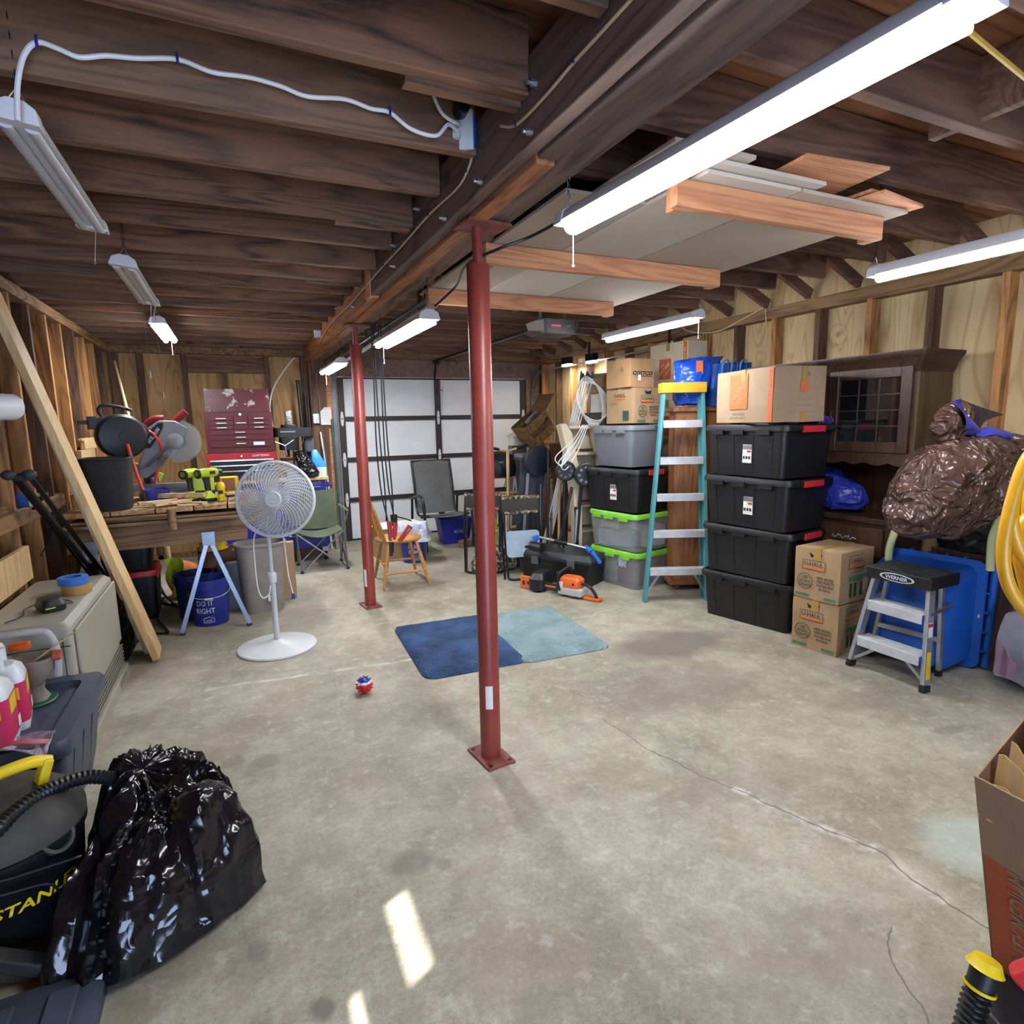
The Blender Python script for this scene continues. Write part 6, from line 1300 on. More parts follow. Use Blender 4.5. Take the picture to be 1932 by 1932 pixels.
MB().box(.05, .2, -.288, -.284, .34, .365).build('blue_latch', M['blue'], t, bevel=.002)
x, y = corner(3.27, 4.40, .12, .17, .19); t = carton('moving_box', 'cardboard box with green lettering and plant print on the grey tote', x, y, 1.508, .34, .38, .315, .12, M['card'])
tx(t, 'L', .34, .38, 'U-HAUL', 0, .255, .15, .034, M['greenink'], 'logo_lettering', bold=.02); rectface(t, 'L', .34, .38, 0, .225, .15, .012, M['orangeink'], 'logo_bar'); tx(t, 'L', .34, .38, 'SMALL BOX', -.08, .18, .09, .018, M['greenink']); rectface(t, 'L', .34, .38, .08, .07, .08, .09, M['greenink'], 'plant_print'); uhaul(t, 'F', .34, .38, .315)
x, y = corner(3.24, 4.43, .10, .145, .165); t = carton('shipping_box', 'cardboard box with black store lettering, topmost on the grey tote stack', x, y, 1.831, .29, .33, .25, .10, cardboard('warm_cardboard', '#b08a62'))
tx(t, 'F', .29, .33, 'COSTCO', .0, .125, .24, .038, M['ink'], 'logo_lettering', bold=.03, shear=.2); rectface(t, 'F', .29, .33, .02, .098, .2, .008, mat('brick_ink', '#8a4a3a', .7), 'logo_bar'); rectface(t, 'F', .29, .33, -.04, .085, .035, .05, M['paper'], 'sticker', .007); rectface(t, 'F', .29, .33, -.02, .20, .05, .07, M['tape'], 'tape_strip'); tx(t, 'L', .29, .33, '10', .06, .16, .03, .04, M['ink'])
zs = [0, .60, 1.17, 1.725]; hs2 = [.598, .568, .553, .54]
for i in range(4):
    t = carton('moving_box', ['tall pale cardboard box on the floor behind the grey tote stack, lowest of four', 'pale cardboard box with orange print second from the floor behind the ladder', 'pale cardboard box with orange print under the topmost tall one', 'tall pale cardboard box with orange print, topmost under the right lamp'][i], 4.02, 4.72, zs[i], .24, .54, hs2[i], .03, M['cardl'], 'pale boxes stacked behind the ladder')
    home_depot(t, 'L', .24, .54, -.04, .30, .17, slogan=True, base=M['cardl']); rectface(t, 'L', .24, .54, .235, hs2[i] / 2, .045, hs2[i] - .004, M['orangeink'], 'orange_band'); o_, r_ = fpt(t, 'L', .24, .54, .235, hs2[i] / 2, .0065); txt('HEAVY DUTY MEDIUM', 'band_lettering', M['cardl'], t, o_, Z_, -r_, .42, .024, off=.01)
# ================================================================ far middle clutter
simple_box('brown_cupboard', 'dark brown cupboard standing behind the grey tote stack', 'cupboard', 3.71, 5.32, .60, .5, 1.62, 0, hw_)
t = carton('shipping_box', 'white printed carton on the brown cupboard', 3.52, 5.22, 1.621, .22, .24, .19, .1, M['paper'], tape=False); tx(t, 'F', .22, .24, 'x-- ---\n- ----', -.03, .14, .1, .03, M['ink']); rectface(t, 'F', .22, .24, .05, .05, .06, .05, M['grey'], 'barcode')
t = carton('shipping_box', 'blue and kraft carton with upside down lettering, on the white printed carton', 3.53, 5.22, 1.818, .30, .26, .15, .05, M['card'], tape=False); rectface(t, 'F', .30, .26, .05, .075, .17, .14, M['royal'], 'blue_print'); tx(t, 'F', .30, .26, 'LINE\nINSTALL', .05, .075, .12, .09, M['white_ink'], rt=-X_, up=-Z_)
tag(MB().at((3.55, 5.24, 1.974), .2).box(-.13, .13, -.1, .1, 0, .04).build('binder', M['grey'], bevel=.003), 'grey binder lying on the blue and kraft carton', 'binder')
# white shelf rods with coiled white cable
t = thing('wire_rods', 'tall bundle of white wire rods with a coiled white cable, leaning on the right wall', 'wire rods', (3.1, 5.75, 0)); q = MB()
for k in range(13):
    a = V((2.80 + .02 * (k % 5), 5.42 + .02 * (k // 5), .0)); b = V((3.19 + .022 * (k % 7), 5.17 + .03 * (k // 7), 2.02 - .03 * (k % 4))); q.tube([a, b], .006, 6)
q.build('rod', whc, t, world=True)
q = MB()
for k in range(7): q.cyl((3.18 + .022 * k, 5.18, 1.93), (3.19 + .022 * k, 5.17, 2.03 - .02 * (k % 3)), .011, n=8)
q.build('rod_tip', M['black'], t, world=True)
q = MB()
for k in range(5): c = V((3.17, 4.97 - .01 * k, 1.72)); q.tube([c + V(((.13 + .012 * k) * math.cos(a) - .05 * math.sin(a), 0, (.24 - .015 * k) * math.sin(a))) for a in [2 * PI * i / 30 for i in range(30)]], .0045, 6, loop=True)
for k in range(4): q.tube(spline([(3.10 + .02 * k, 5.0, 1.5), (2.98 + .02 * k, 4.98, 1.36 - .03 * k), (2.78 + .04 * k, 4.98, 1.2 - .04 * k), (2.84, 4.97, 1.12), (2.93, 4.98, 1.2 + .03 * k), (2.97, 4.99, 1.35)], 8), .0045, 6)
q.build('coiled_cable', whc, t, world=True)
# cream pet steps
cm_ = mat('cream_plastic', '#c9bba0', .45, var=.04); t = thing('pet_steps', 'cream plastic folding pet steps standing on end beside the grey tote', 'pet steps', (2.96, 5.06, 0))
prof = [(2.84, 1.50), (2.90, 1.52), (2.97, 1.42), (3.02, 1.2), (3.06, 1.0), (3.08, .6), (3.08, .02), (3.02, .02), (3.0, .6), (2.97, .9), (2.92, 1.2)]
for dx_ in (0, .36): MB().loft([[(x_ + dx_, 4.98 + o, z_) for x_, z_ in prof] for o in (0, .10)]).build('side_panel', cm_, t, world=True, bevel=.006)
for k_ in range(5):
    z = 1.49 - .26 * k_; x_ = 2.95 + .035 * k_; MB().box(x_, 3.34, 5.0, 5.16, z - .03, z).build('step', cm_, t, world=True, bevel=.012); MB().box(x_ + .03, 3.33, 5.13, 5.15, z - .23, z - .031).build('riser', cm_, t, world=True)
# golf push cart
t = thing('push_cart', 'folded black golf push cart with spoked wheels beside the cream steps', 'cart', (2.95, 4.98, 0))
for (c, r, n_) in (((3.06, 4.88, 1.02), .115, 5), ((2.90, 5.0, 1.06), .10, 5)):
    q = MB(); q.m = Matrix.Translation(c) @ Matrix.Rotation(-.35, 4, 'Z') @ Matrix.Rotation(PI / 2, 4, 'X'); q.lathe([(r * .9, -.02), (r, -.015), (r, .015), (r * .9, .02), (r * .86, .012), (r * .2, .012), (.02, .022)], 36); wq = q.build('wheel', M['black'], t, world=True)
    q = MB(); q.m = Matrix.Translation(c) @ Matrix.Rotation(-.35, 4, 'Z') @ Matrix.Rotation(PI / 2, 4, 'X')
    for k in range(8): q.cyl((r * .6 * math.cos(k * PI / 4), r * .6 * math.sin(k * PI / 4), .012), (r * .6 * math.cos(k * PI / 4), r * .6 * math.sin(k * PI / 4), .0155), r * .13, n=12)
    q.build('wheel_hole', M['grey'] if c[0] > 3 else M['mg'], wq, world=True)
for k, (a, b) in enumerate([((3.04, 4.92, 1.0), (2.98, 4.98, .0)), ((2.90, 5.02, 1.05), (2.88, 5.02, .0)), ((2.96, 4.98, .9), (2.80, 5.1, .0)), ((2.99, 4.96, .7), (3.05, 5.0, .0))]): MB().tube([a, b], .016, 8).build('frame_tube', [M['blackm'], M['blackm'], M['dksteel'], M['blackm']][k], t, world=True)
MB().tube([(2.99, 4.93, .68), (2.975, 4.95, .35)], .017, 8).build('silver_sleeve', M['steel'], t, world=True)
for k, (x, y, z, m_) in enumerate([(2.86, 5.30, 1.25, 'blackm'), (2.92, 5.34, .95, 'brownwood'), (2.98, 5.28, .98, 'pine'), (2.78, 5.32, .9, 'dksteel')]):
    tag(MB().tube([(x - .02, y - .02, 0), (x + .03, y + .03, z)], .014, 8).build('pole', M[m_]), ['tall black pole standing behind the push cart', 'brown wooden pole behind the push cart', 'pale wooden pole standing by the lime lidded totes', 'dark steel pole behind the push cart beside the padded board'][k], 'pole')
# padded exercise bench stood on end
nv_ = mat('navy_pad', '#1b1f2c', .6); t = thing('exercise_bench', 'dark navy padded exercise board with a round top, stood on end', 'exercise bench', (2.80, 5.62, 0))
a, b = V((2.72, 5.55, .0)), V((2.88, 5.66, 1.15)); MB().bar(a, b, .26, .05, (-.3, -.9, .1)).build('long_pad', nv_, t, world=True, bevel=.01)
q = MB(); q.m = Matrix.Translation((2.90, 5.58, 1.13)) @ Matrix.Rotation(.15, 4, 'Z') @ Matrix.Rotation(PI / 2, 4, 'X'); q.lathe([(.14, -.02), (.165, -.015), (.17, 0), (.165, .025), (.12, .035), (.001, .037)], 36, sy=1); q.build('round_pad', nv_, t, world=True)
MB().bar(a + V((-.085, -.06, .0)), b + V((-.09, -.06, -.15)), .03, .012, (-.3, -.9, .1)).build('grey_stripe', M['grey'], t, world=True); MB().bar(a + V((.15, -.0, 0)), b + V((.14, 0, -.1)), .03, .05, (-.3, -.9, .1)).build('side_rail', M['mg'], t, world=True)
# shelf of things by the right wall near the door
simple_box('grey_cabinet', 'dark grey metal cabinet near the garage door holding the wicker basket', 'cabinet', 3.37, 6.55, .60, .5, 1.08, 0, mat('slate', '#3f444a', .5))
t = thing('cassette_deck', 'grey electronics box on the dark grey cabinet', 'electronics', (3.16, 6.42, 1.081)); MB().box(-.09, .10, -.12, .12, 0, .08).build('case', M['grey'], t, bevel=.004)
for k in (-.03, .02): MB().cyl((k, -.126, .04), (k, -.119, .04), .010, n=12).build('dial', M['ink'], t)
carton('cardboard_box', 'small plain carton under the wicker basket', 3.40, 6.44, 1.081, .30, .22, .16, .1, M['card'], tape=False)
simple_box('flat_box', 'dark grey flat box behind the T-shaped handle', 'box', 3.18, 6.62, .26, .10, .17, .1, M['mg'], z=1.083)
wk = NT('wicker'); vv = wk.obj(); w1_ = wk.n('ShaderNodeTexBrick', {'Vector': vv, 'Scale': 22.0, 'Mortar Size': .06, 'Brick Width': .6, 'Row Height': .28, 'Color1': srgb('#b08a58'), 'Color2': srgb('#8a6438'), 'Mortar': srgb('#4a3018')})
nn_ = wk.noise(vv, 40, 3); wk.link(wk.mix(wk.ramp(nn_, .4, .6), w1_.outputs[0], srgb('#6b4a28')), 'Base Color'); wk.b.inputs['Roughness'].default_value = .7; wk.bump(wk.math('ADD', w1_.outputs['Fac'], nn_), .8, .01)
t = thing('wicker_basket', 'tilted brown wicker basket on the small carton with a grey tool inside', 'basket', (3.22, 6.35, 1.33)); t.matrix_basis = Matrix.Translation((3.36, 6.40, 1.335)) @ Rz(.2) @ Matrix.Rotation(-.6, 4, 'Y')
q = MB(); q.loft([rrect(.36, .26, .03, 0), rrect(.42, .30, .03, .30), rrect(.40, .28, .03, .30), rrect(.34, .24, .02, .015)]); q.build('body', wk.m, t); MB().at((.205, 0, .30), 0, 0, -.35).box(0, .20, -.15, .15, 0, .012).build('lid', wk.m, t, bevel=.003)
MB().box(.10, .15, -.150, -.146, .18, .22).build('handle_hole', M['ink'], t)
t2 = thing('grey_clamp', 'grey slotted plastic tool lying in the wicker basket', 'tool', (3.14, 6.33, 1.46)); t2.matrix_basis = Matrix.Translation((3.24, 6.36, 1.57)) @ Matrix.Rotation(-.75, 4, 'Y'); MB().box(-.10, .10, -.03, .03, 0, .045).build('body', M['grey'], t2, bevel=.015)
for k in range(6): MB().box(-.03 + k * .018, -.022 + k * .018, -.032, -.0305, .01, .035).build('slot', M['ink'], t2)
t = thing('wicker_basket', 'lower upright wicker basket behind the padded board', 'basket', (3.30, 6.25, 1.2)); t.matrix_basis = Matrix.Translation((3.42, 6.42, 1.082)); MB().loft([rrect(.22, .20, .03, 0), rrect(.26, .24, .03, .22), rrect(.24, .22, .03, .22), rrect(.2, .18, .02, .015)]).build('body', wk.m, t)
t.matrix_basis = Matrix.Translation((3.47, 6.25, 0)) 
bpy.data.objects.remove([c for c in C.objects if c.parent == t][0]); MB().loft([rrect(.26, .22, .03, 0.001), rrect(.30, .26, .03, 1.28), rrect(.28, .24, .03, 1.28), rrect(.24, .2, .02, .015)]).build('body', wk.m, t); t['label'] = 'tall upright wicker hamper beside the dark grey cabinet'; t.name = 'wicker_hamper'; t['category'] = 'hamper'
t = thing('white_tub', 'white plastic tub with an orange cord near the wicker basket', 'tub', (3.14, 6.62, 1.254)); MB().loft([rrect(.14, .12, .03, 0), rrect(.20, .16, .05, .10), rrect(.22, .18, .05, .105), rrect(.22, .18, .05, .12), rrect(.1, .08, .03, .16)]).build('body', mat('off_white', '#c9c7bb', .4), t)
MB().tube(spline([(.02, -.03, .16), (.06, -.02, .19), (.12, 0, .20), (.15, 0, .17)], 5), .008, 6).build('orange_cord', M['orange'], t)
# crutch / T handle, backpack, white step stool
t = thing('scooter_handle', 'T-shaped wooden handle with black grips standing near the near red post', 'handle', (2.72, 6.0, 0)); MB().tube([(2.74, 6.0, .0), (2.74, 6.0, 1.22)], .018, 10).build('shaft', M['pine'], t, world=True)
MB().tube(spline([(2.56, 5.98, 1.26), (2.66, 5.99, 1.235), (2.74, 6.0, 1.225), (2.84, 6.0, 1.245), (2.92, 6.0, 1.27)], 5), .012, 8).build('crossbar', M['pine'], t, world=True)
MB().tube([(2.51, 5.98, 1.27), (2.63, 5.99, 1.243)], .017, 8).build('grip', M['black'], t, world=True); MB().tube([(2.85, 6.0, 1.247), (2.99, 6.0, 1.285)], .017, 8).build('grip', M['black'], t, world=True)
t = thing('white_step_stool', 'white metal step stool with tan treads behind the near red post', 'step stool', (2.85, 6.45, 0)); sx_ = ((2.70, 6.2), (3.0, 6.2))
for x in (2.68, 3.02): MB().tube([(x, 6.16, 0), (x - .0, 6.42, .90)], .012, 8).build('front_leg', M['white'], t, world=True); MB().tube([(x, 6.62, 0), (x, 6.42, .90)], .012, 8).build('rear_leg', M['white'], t, world=True)
for z, y in ((.30, 6.22), (.56, 6.28), (.70, 6.32), (.88, 6.42)): MB().box(2.69, 3.01, y - .06, y + .08, z, z + .02).build('tread', M['pine'], t, world=True, bevel=.006)
blob('backpack', 'black backpack lying on the white step stool', 'backpack', [((2.84, 6.42, .905), (.16, 0, 0), (0, .10, 0)), ((2.84, 6.42, .98), (.19, 0, 0), (0, .13, 0)), ((2.84, 6.43, 1.08), (.18, 0, 0), (0, .12, 0)), ((2.86, 6.44, 1.16), (.13, 0, 0), (0, .09, 0)), ((2.88, 6.44, 1.19), (.04, 0, 0), (0, .03, 0))], mat('nylon_black', '#15161a', .55), 4, .02, 9, part='shell')
t = [o for o in C.objects if o.name == 'backpack'][0]; txt('MADE IT', 'lettering', M['white_ink'], t, (2.78, 6.27, 1.08), X_, Z_, .06, .015, world=True); MB().tube(spline([(2.74, 6.31, 1.15), (2.80, 6.27, 1.0), (2.84, 6.28, .88), (2.80, 6.27, .78)], 6), .012, 6, flat=.3).build('strap', M['black'], t, world=True)
# camo folding stools
ck = NT('camo_cloth'); cv = ck.obj(); c1_ = ck.mix(ck.ramp(ck.noise(cv, 24, 2), .49, .51), srgb('#6e6250'), srgb('#2c2822')); c1_ = ck.mix(ck.ramp(ck.noise(cv, 31, 2), .56, .58), c1_, srgb('#a89a80')); ck.link(c1_, 'Base Color'); ck.b.inputs['Roughness'].default_value = .85; camo = ck.m
def camo_chair(label, x, y, rz, panel):
    t = thing('camo_folding_chair', label, 'folding chair', (x, y, 0), rz, 'camouflage folding chairs'); bk = M['blackm']
    for s_ in (-1, 1):
        MB().tube([(s_ * .19, -.10, .0), (s_ * .20, -.02, .45), (s_ * .185, .02, .80)], .011, 8).build('side_tube', bk, t); MB().tube([(s_ * .17, -.16, .02), (s_ * .175, -.06, .40), (s_ * .165, -.01, .66)], .011, 8).build('inner_tube', bk, t)
    MB().tube([(-.17, -.16, .02), (-.12, -.18, .012), (.12, -.18, .012), (.17, -.16, .02)], .011, 8).build('floor_bar', bk, t)
    MB().box(-.19, .19, -.03, .0, .66, .79).build('back_band', mat('dark_olive_cloth', '#3a3730', .85), t, bevel=.006); MB().tube([(-.19, -.01, .80), (.19, -.01, .80)], .022, 10).build('camo_roll', camo, t); MB().tube([(-.17, -.04, .655), (.17, -.04, .655)], .02, 10).build('camo_roll', camo, t)
    if panel: q = MB(); q.m = Matrix.Translation((0, -.10, .35)) @ Matrix.Rotation(PI / 2 - .16, 4, 'X'); q.loft([rrect(.34, .26, .04, z) for z in (0, .012)]); q.build('side_panel', mat('pale_blue_panel', '#9fb2bd', .4), t)
    MB().tube([(-.18, .02, .25), (.18, .02, .25)], .009, 8).build('rear_bar', bk, t); return t
camo_chair('camouflage folding chair with a pale blue panel beside the black chest', 2.52, 5.25, -.2, True)
camo_chair('camouflage folding chair half hidden behind the near red post', 2.29, 5.66, -.5, False)
t = thing('cloth_heap', 'crumpled camouflage cloth on the floor under the folding chairs', 'cloth', (2.45, 5.5, 0)); 
blob('camo_bag', 'crumpled camouflage bag on the floor behind the camouflage folding chairs', 'bag', [((2.35, 5.55, .02), (.24, 0, 0), (0, .12, 0)), ((2.35, 5.55, .10), (.24, 0, 0), (0, .13, 0)), ((2.36, 5.56, .2), (.18, 0, 0), (0, .1, 0)), ((2.36, 5.56, .26), (.05, 0, 0), (0, .04, 0))], camo, 7, .03, 9); bpy.data.objects.remove(t)
t = thing('wire_rack', 'white wire rack with lime and pink things behind the camouflage chair', 'rack', (2.45, 5.85, 0)); q = MB()
for x in (2.28, 2.38, 2.62): q.tube([(x, 5.82, 0), (x + .03, 5.88, .70)], .009, 6)
for z in (.15, .35, .55): q.tube([(2.28, 5.84, z), (2.64, 5.86, z + .02)], .007, 6)
q.build('frame', M['white'], t, world=True)
tag(MB().box(2.42, 2.58, 5.95, 6.02, .0, .62).build('lime_board', lime, bevel=.02), 'lime green board behind the white wire rack', 'board'); tag(MB().box(2.46, 2.60, 5.83, 5.88, .578, .66).build('pink_box', mat('salmon', '#c8685c', .6), bevel=.003), 'small pink box hung on the white wire rack', 'box')
# black chest, snow brush, chainsaw
a = math.atan2(.70, -.40) - PI / 2
t = thing('plastic_chest', 'low black plastic chest behind the chainsaw', 'chest', (2.83, 4.93, 0), a); MB().loft([rrect(.34, .74, .03, 0), rrect(.38, .80, .03, .22)]).build('body', M['black'], t, bevel=.003); MB().loft([rrect(.40, .82, .03, .221), rrect(.40, .82, .03, .25), rrect(.34, .74, .05, .30)]).build('lid', mat('chest_lid', '#26272a', .5), t, bevel=.004)
for s_ in (-.2, .2): MB().box(-.215, -.20, s_ - .04, s_ + .04, .17, .25).build('latch', M['mg'], t, bevel=.003)
t = thing('snow_brush', 'snow brush with blue ends and silver pole lying on the black chest', 'snow brush', (2.75, 4.9, .35)); a0, b0 = V((2.60, 5.02, .43)), V((2.90, 4.62, .36)); MB().tube([a0, a0.lerp(b0, .35)], .014, 10).build('pole', M['steel'], t, world=True); MB().tube([a0.lerp(b0, .35), a0.lerp(b0, .62)], .018, 10).build('foam_grip', M['black'], t, world=True); MB().tube([a0.lerp(b0, .62), b0], .014, 10).build('pole', M['steel'], t, world=True)
bb = mat('vivid_blue', '#2a6fd6', .4); MB().bar(b0 + V((0, .03, .01)), b0 + V((.04, -.03, -.03)), .05, .04).bar(b0 + V((.04, -.03, -.03)), b0 + V((.10, -.09, -.14)), .045, .035).build('scraper_head', bb, t, world=True, bevel=.01); MB().bar(a0 + V((.0, -.02, 0)), a0 + V((-.03, .04, -.02)), .05, .05).bar(a0 + V((-.03, .02, .01)), a0 + V((-.02, .0, -.12)), .04, .03).build('brush_head', bb, t, world=True, bevel=.01)
t = thing('fan_motor', 'small black hose nozzle on the pole end of the snow brush', 'nozzle', (2.56, 4.93, .30)); t.name = 'hose_nozzle'; MB().cyl((2.50, 4.98, .36), (2.56, 4.86, .35), .045, .05, n=18).build('body', M['black'], t, world=True); MB().cyl((2.44, 4.98, .355), (2.50, 4.98, .355), .014, n=10).build('stub', M['black'], t, world=True)
t = thing('chainsaw', 'orange and white chainsaw on the floor in front of the black chest', 'chainsaw', (2.58, 4.45, 0), math.atan2(4.42 - 4.80, 2.62 - 2.42)); og = mat('saw_orange', '#e2682a', .4)
MB().box(-.04, .20, -.08, .06, .02, .09).build('crankcase', mat('saw_white', '#c9c9c6', .4), t, bevel=.012); MB().loft([rrect(.20, .13, .03, z, cx=.07, cy=-.01) for z in (.091, .16)] + [rrect(.16, .10, .03, .185, cx=.07, cy=-.01)]).build('engine_cover', og, t)
MB().box(-.02, .02, -.085, -.0805, .09, .14).build('cover_label', M['paper'], t); MB().cyl((.12, -.078, .13), (.12, -.074, .13), .012, n=14).build('cap', M['ink'], t)
MB().loft([[(x_, y_, z) for x_, z in ((-.42, .055), (-.40, .03), (-.05, .025), (-.05, .10), (-.38, .10), (-.41, .085))] for y_ in (-.045, -.038)]).build('guide_bar', M['dksteel'], t)
MB().box(-.32, -.08, -.0465, -.0455, .058, .075).build('bar_lettering', og, t); MB().box(-.47, -.28, -.055, -.03, .005, .125).build('scabbard', og, t, bevel=.008)
for k in range(3): MB().box(-.44 + k * .05, -.415 + k * .05, -.0565, -.0555, .04 + .01 * k, .08).build('scabbard_slot', M['ink'], t)
MB().tube(spline([(-.01, -.09, .06), (-.03, -.09, .16), (.0, -.06, .235), (.03, .04, .24), (.03, .08, .10)], 6), .011, 8).build('front_handle', M['black'], t); MB().tube(spline([(-.05, -.02, .13), (-.08, -.02, .20), (-.06, .03, .20)], 5), .008, 6).build('hand_guard', M['black'], t)
MB().tube(spline([(.17, -.01, .13), (.25, -.01, .11), (.30, -.01, .06), (.32, -.01, .02)], 5), .014, 8).build('rear_handle', M['black'], t); MB().box(.20, .36, -.05, .03, .002, .025).build('handle_foot', og, t, bevel=.008)
t = thing('battery_tool', 'black cordless blower body behind the chainsaw bar', 'tool', (2.47, 4.72, 0), -.9); MB().loft([rrect(.16, .26, .05, z) for z in (.02, .12)] + [rrect(.10, .18, .04, .17)]).build('body', M['black'], t); MB().box(-.02, .02, -.13, .11, .0, .02).build('base', M['black'], t); MB().box(-.05, .05, .13, .16, .03, .08).build('orange_trim', og, t, bevel=.006)

# ================================================================ left foreground
slate = mat('slate_blue_tote', '#3a4456', .45, var=.1, scale=5); t = thing('storage_tote', 'big slate blue tote in front of the cream furnace', 'tote', (-.93, 2.90, 0))
def rr4(x0, x1, y0, y1, z, r=.05): return rrect(x1 - x0, y1 - y0, r, z, cx=(x0 + x1) / 2, cy=(y0 + y1) / 2)
MB().loft([rr4(-1.17, -.72, 2.60, 3.16, .0), rr4(-1.17, -.70, 2.57, 3.19, .10), rr4(-1.18, -.665, 2.54, 3.22, .37)]).build('body', slate, t, world=True)
MB().loft([rr4(-1.195, -.65, 2.52, 3.24, .355), rr4(-1.195, -.645, 2.515, 3.245, .36), rr4(-1.195, -.645, 2.515, 3.245, .40), rr4(-1.19, -.655, 2.525, 3.235, .42), rr4(-1.15, -.72, 2.59, 3.17, .42), rr4(-1.14, -.73, 2.60, 3.16, .395)]).build('lid', slate, t, world=True)
for y in (2.70, 2.86, 3.02): MB().bar((-.716, y, .03), (-.668, y, .35), .03, .012, (1, 0, 0)).build('rib', slate, t, world=True, bevel=.005)
jug = mat('jug_white', '#d5dade', .35, var=.02); pink = mat('label_pink', '#c22a58', .5, var=.03)
def jugf(label, x, y, rz):
    t = thing('plastic_jug', label, 'jug', (x, y, .396), rz, 'pink labelled jugs on the slate blue tote')
    MB().loft([rrect(.13, .17, .03, 0), rrect(.14, .18, .035, .02), rrect(.14, .18, .035, .20), rrect(.12, .15, .035, .235), rrect(.08, .10, .03, .255)]).build('body', jug, t)
    q = MB(); q.loft([rrect(.142, .182, .036, .035), rrect(.142, .182, .036, .195)], cap=False); q.build('label_wrap', pink, t)
    MB().box(.0715, .0722, -.05, .04, .13, .19).build('yellow_band', M['yellow'], t); MB().box(-.06, .05, -.0922, -.0915, .13, .18).build('yellow_band', M['yellow'], t); MB().box(.0722, .0728, .03, .07, .045, .085).build('barcode', M['paper'], t)
    q = MB(); q.tube(spline([(0, -.06, .25), (0, -.055, .30), (0, .0, .325), (0, .05, .30), (0, .06, .24)], 6), .018, 10, flat=.9); q.build('handle', jug, t); MB().cyl((0, -.055, .29), (0, -.055, .335), .024, n=18).build('cap', jug, t); return t
c1, c2 = FL(38, 1360, .396), FL(12, 1395, .396); jugf('white jug with a pink label on the tote lid, closer to the spreader', -.90, 2.83, .2); jugf('white jug with a pink label on the tote lid, at the picture edge', -.90, 2.66, .1)
t = thing('seed_spreader', 'grey-taupe hand crank seed spreader on the slate blue tote lid', 'spreader', (-.88, 3.04, .396)); tp = mat('spreader_taupe', '#8a8078', .5, var=.1); MB().lathe([(.085, 0), (.09, .006), (.085, .012)], 28).build('green_base', mat('dark_green', '#1f5a3a', .5), t)
MB().loft([rrect(.12, .10, .03, .013), rrect(.09, .08, .03, .05), rrect(.10, .09, .03, .08)]).build('pedestal', tp, t); MB().loft([rrect(.10, .09, .04, .081), rrect(.18, .15, .06, .14), rrect(.20, .16, .06, .20), rrect(.19, .15, .06, .20), rrect(.08, .07, .03, .10)]).build('hopper', tp, t)
MB().tube(spline([(.10, 0, .10), (.11, 0, .2), (.09, 0, .29), (.04, 0, .31), (-.08, 0, .31)], 6), .014, 8).build('handle_frame', mat('spreader_light', '#b7b2ac', .5), t); MB().cyl((.10, -.02, .20), (.125, -.02, .20), .022, n=16).build('red_knob', mat('faded_red', '#b04a38', .5), t); MB().box(-.05, .02, -.02, .02, .24, .27).build('orange_lever', M['orange'], t, bevel=.004); MB().tube([(.02, -.02, .18), (.19, -.06, .30)], .004, 6).build('stirring_stick', M['pine'], t)
t = thing('plastic_bag', 'crumpled purple and white plastic bag on the front of the slate blue tote lid', 'bag', (-.85, 2.58, .42)); MB().sheet(lambda u, v: (-1.14 + .44 * u, 2.50 + .14 * v + .04 * math.sin(4 * u), .428 + .012 * math.sin(11 * u + 4 * v) + .012 * noise.noise(V((u * 7, v * 5, 2))) - (.03 * (1 - v) if v < .3 else 0) * 0), 30, 12, .003).build('film', crackly('purple_film', '#8d86a8', .3, 16, .7, hx2='#c4c2d0'), t, world=True)
MB().sheet(lambda u, v: (-.86 + .16 * u, 2.50 + .035 * v, .447 + .012 * math.sin(4 * u)), 6, 3, .002).build('red_print', mat('red_print', '#b8434a', .4), t, world=True)
# shop vac
VX, VY = -.755, 2.185
t = thing('shop_vacuum', 'black wet-dry shop vacuum with yellow carry handle, lower left corner', 'vacuum cleaner', (VX, VY, 0)); bk_ = mat('vac_black', '#15171b', .4, var=.3, scale=6); dusty = mat('dusty_black', '#3a3833', .7, var=.4, scale=5)
MB().lathe([(.17, .03), (.185, .05), (.205, .28), (.215, .30), (.215, .32), (.205, .325)], 48, c=(VX, VY, 0)).build('tank', bk_, t, world=True); MB().lathe([(.216, .326), (.216, .35), (.19, .40), (.14, .44), (.001, .445)], 48, c=(VX, VY, 0)).build('motor_head', dusty, t, world=True)
MB().tube(spline([(-1.0, 2.02, .45), (-.90, 2.08, .50), (-.76, 2.16, .515), (-.67, 2.21, .515), (-.625, 2.235, .495)], 6), [.019] * 25, 10).build('carry_handle', M['yellow'], t, world=True)
MB().bar((-.63, 2.233, .51), (-.655, 2.218, .43), .05, .03, (1, .5, 0)).build('handle_end', M['yellow'], t, world=True, bevel=.008)
MB().tube([(-.93, 2.06, .47), (-.84, 2.12, .46)], .012, 8).build('lower_handle', M['yellow'], t, world=True)
for k in range(3):
    a = -.3 - 1.3 * k; MB().lathe([(.02, 0), (.028, .01), (.028, .03), (.02, .045)], 16, c=(VX + .18 * math.cos(a), VY + .18 * math.sin(a), 0)).build('caster', bk_, t, world=True)
q = MB(); q.m = Matrix.Translation((VX + .19 * math.cos(-.62), VY + .19 * math.sin(-.62), .325)) @ Rz(-.62) @ Matrix.Rotation(PI / 2 - .5, 4, 'Y'); q.loft([[(r * math.cos(p), r * math.sin(p), z) for p in [2 * PI * k / 28 for k in range(28)]] for r, z in ((.048, -.05), (.052, .02), (.042, .02), (.035, -.03))]); q.build('inlet_port', dusty, t, world=True)
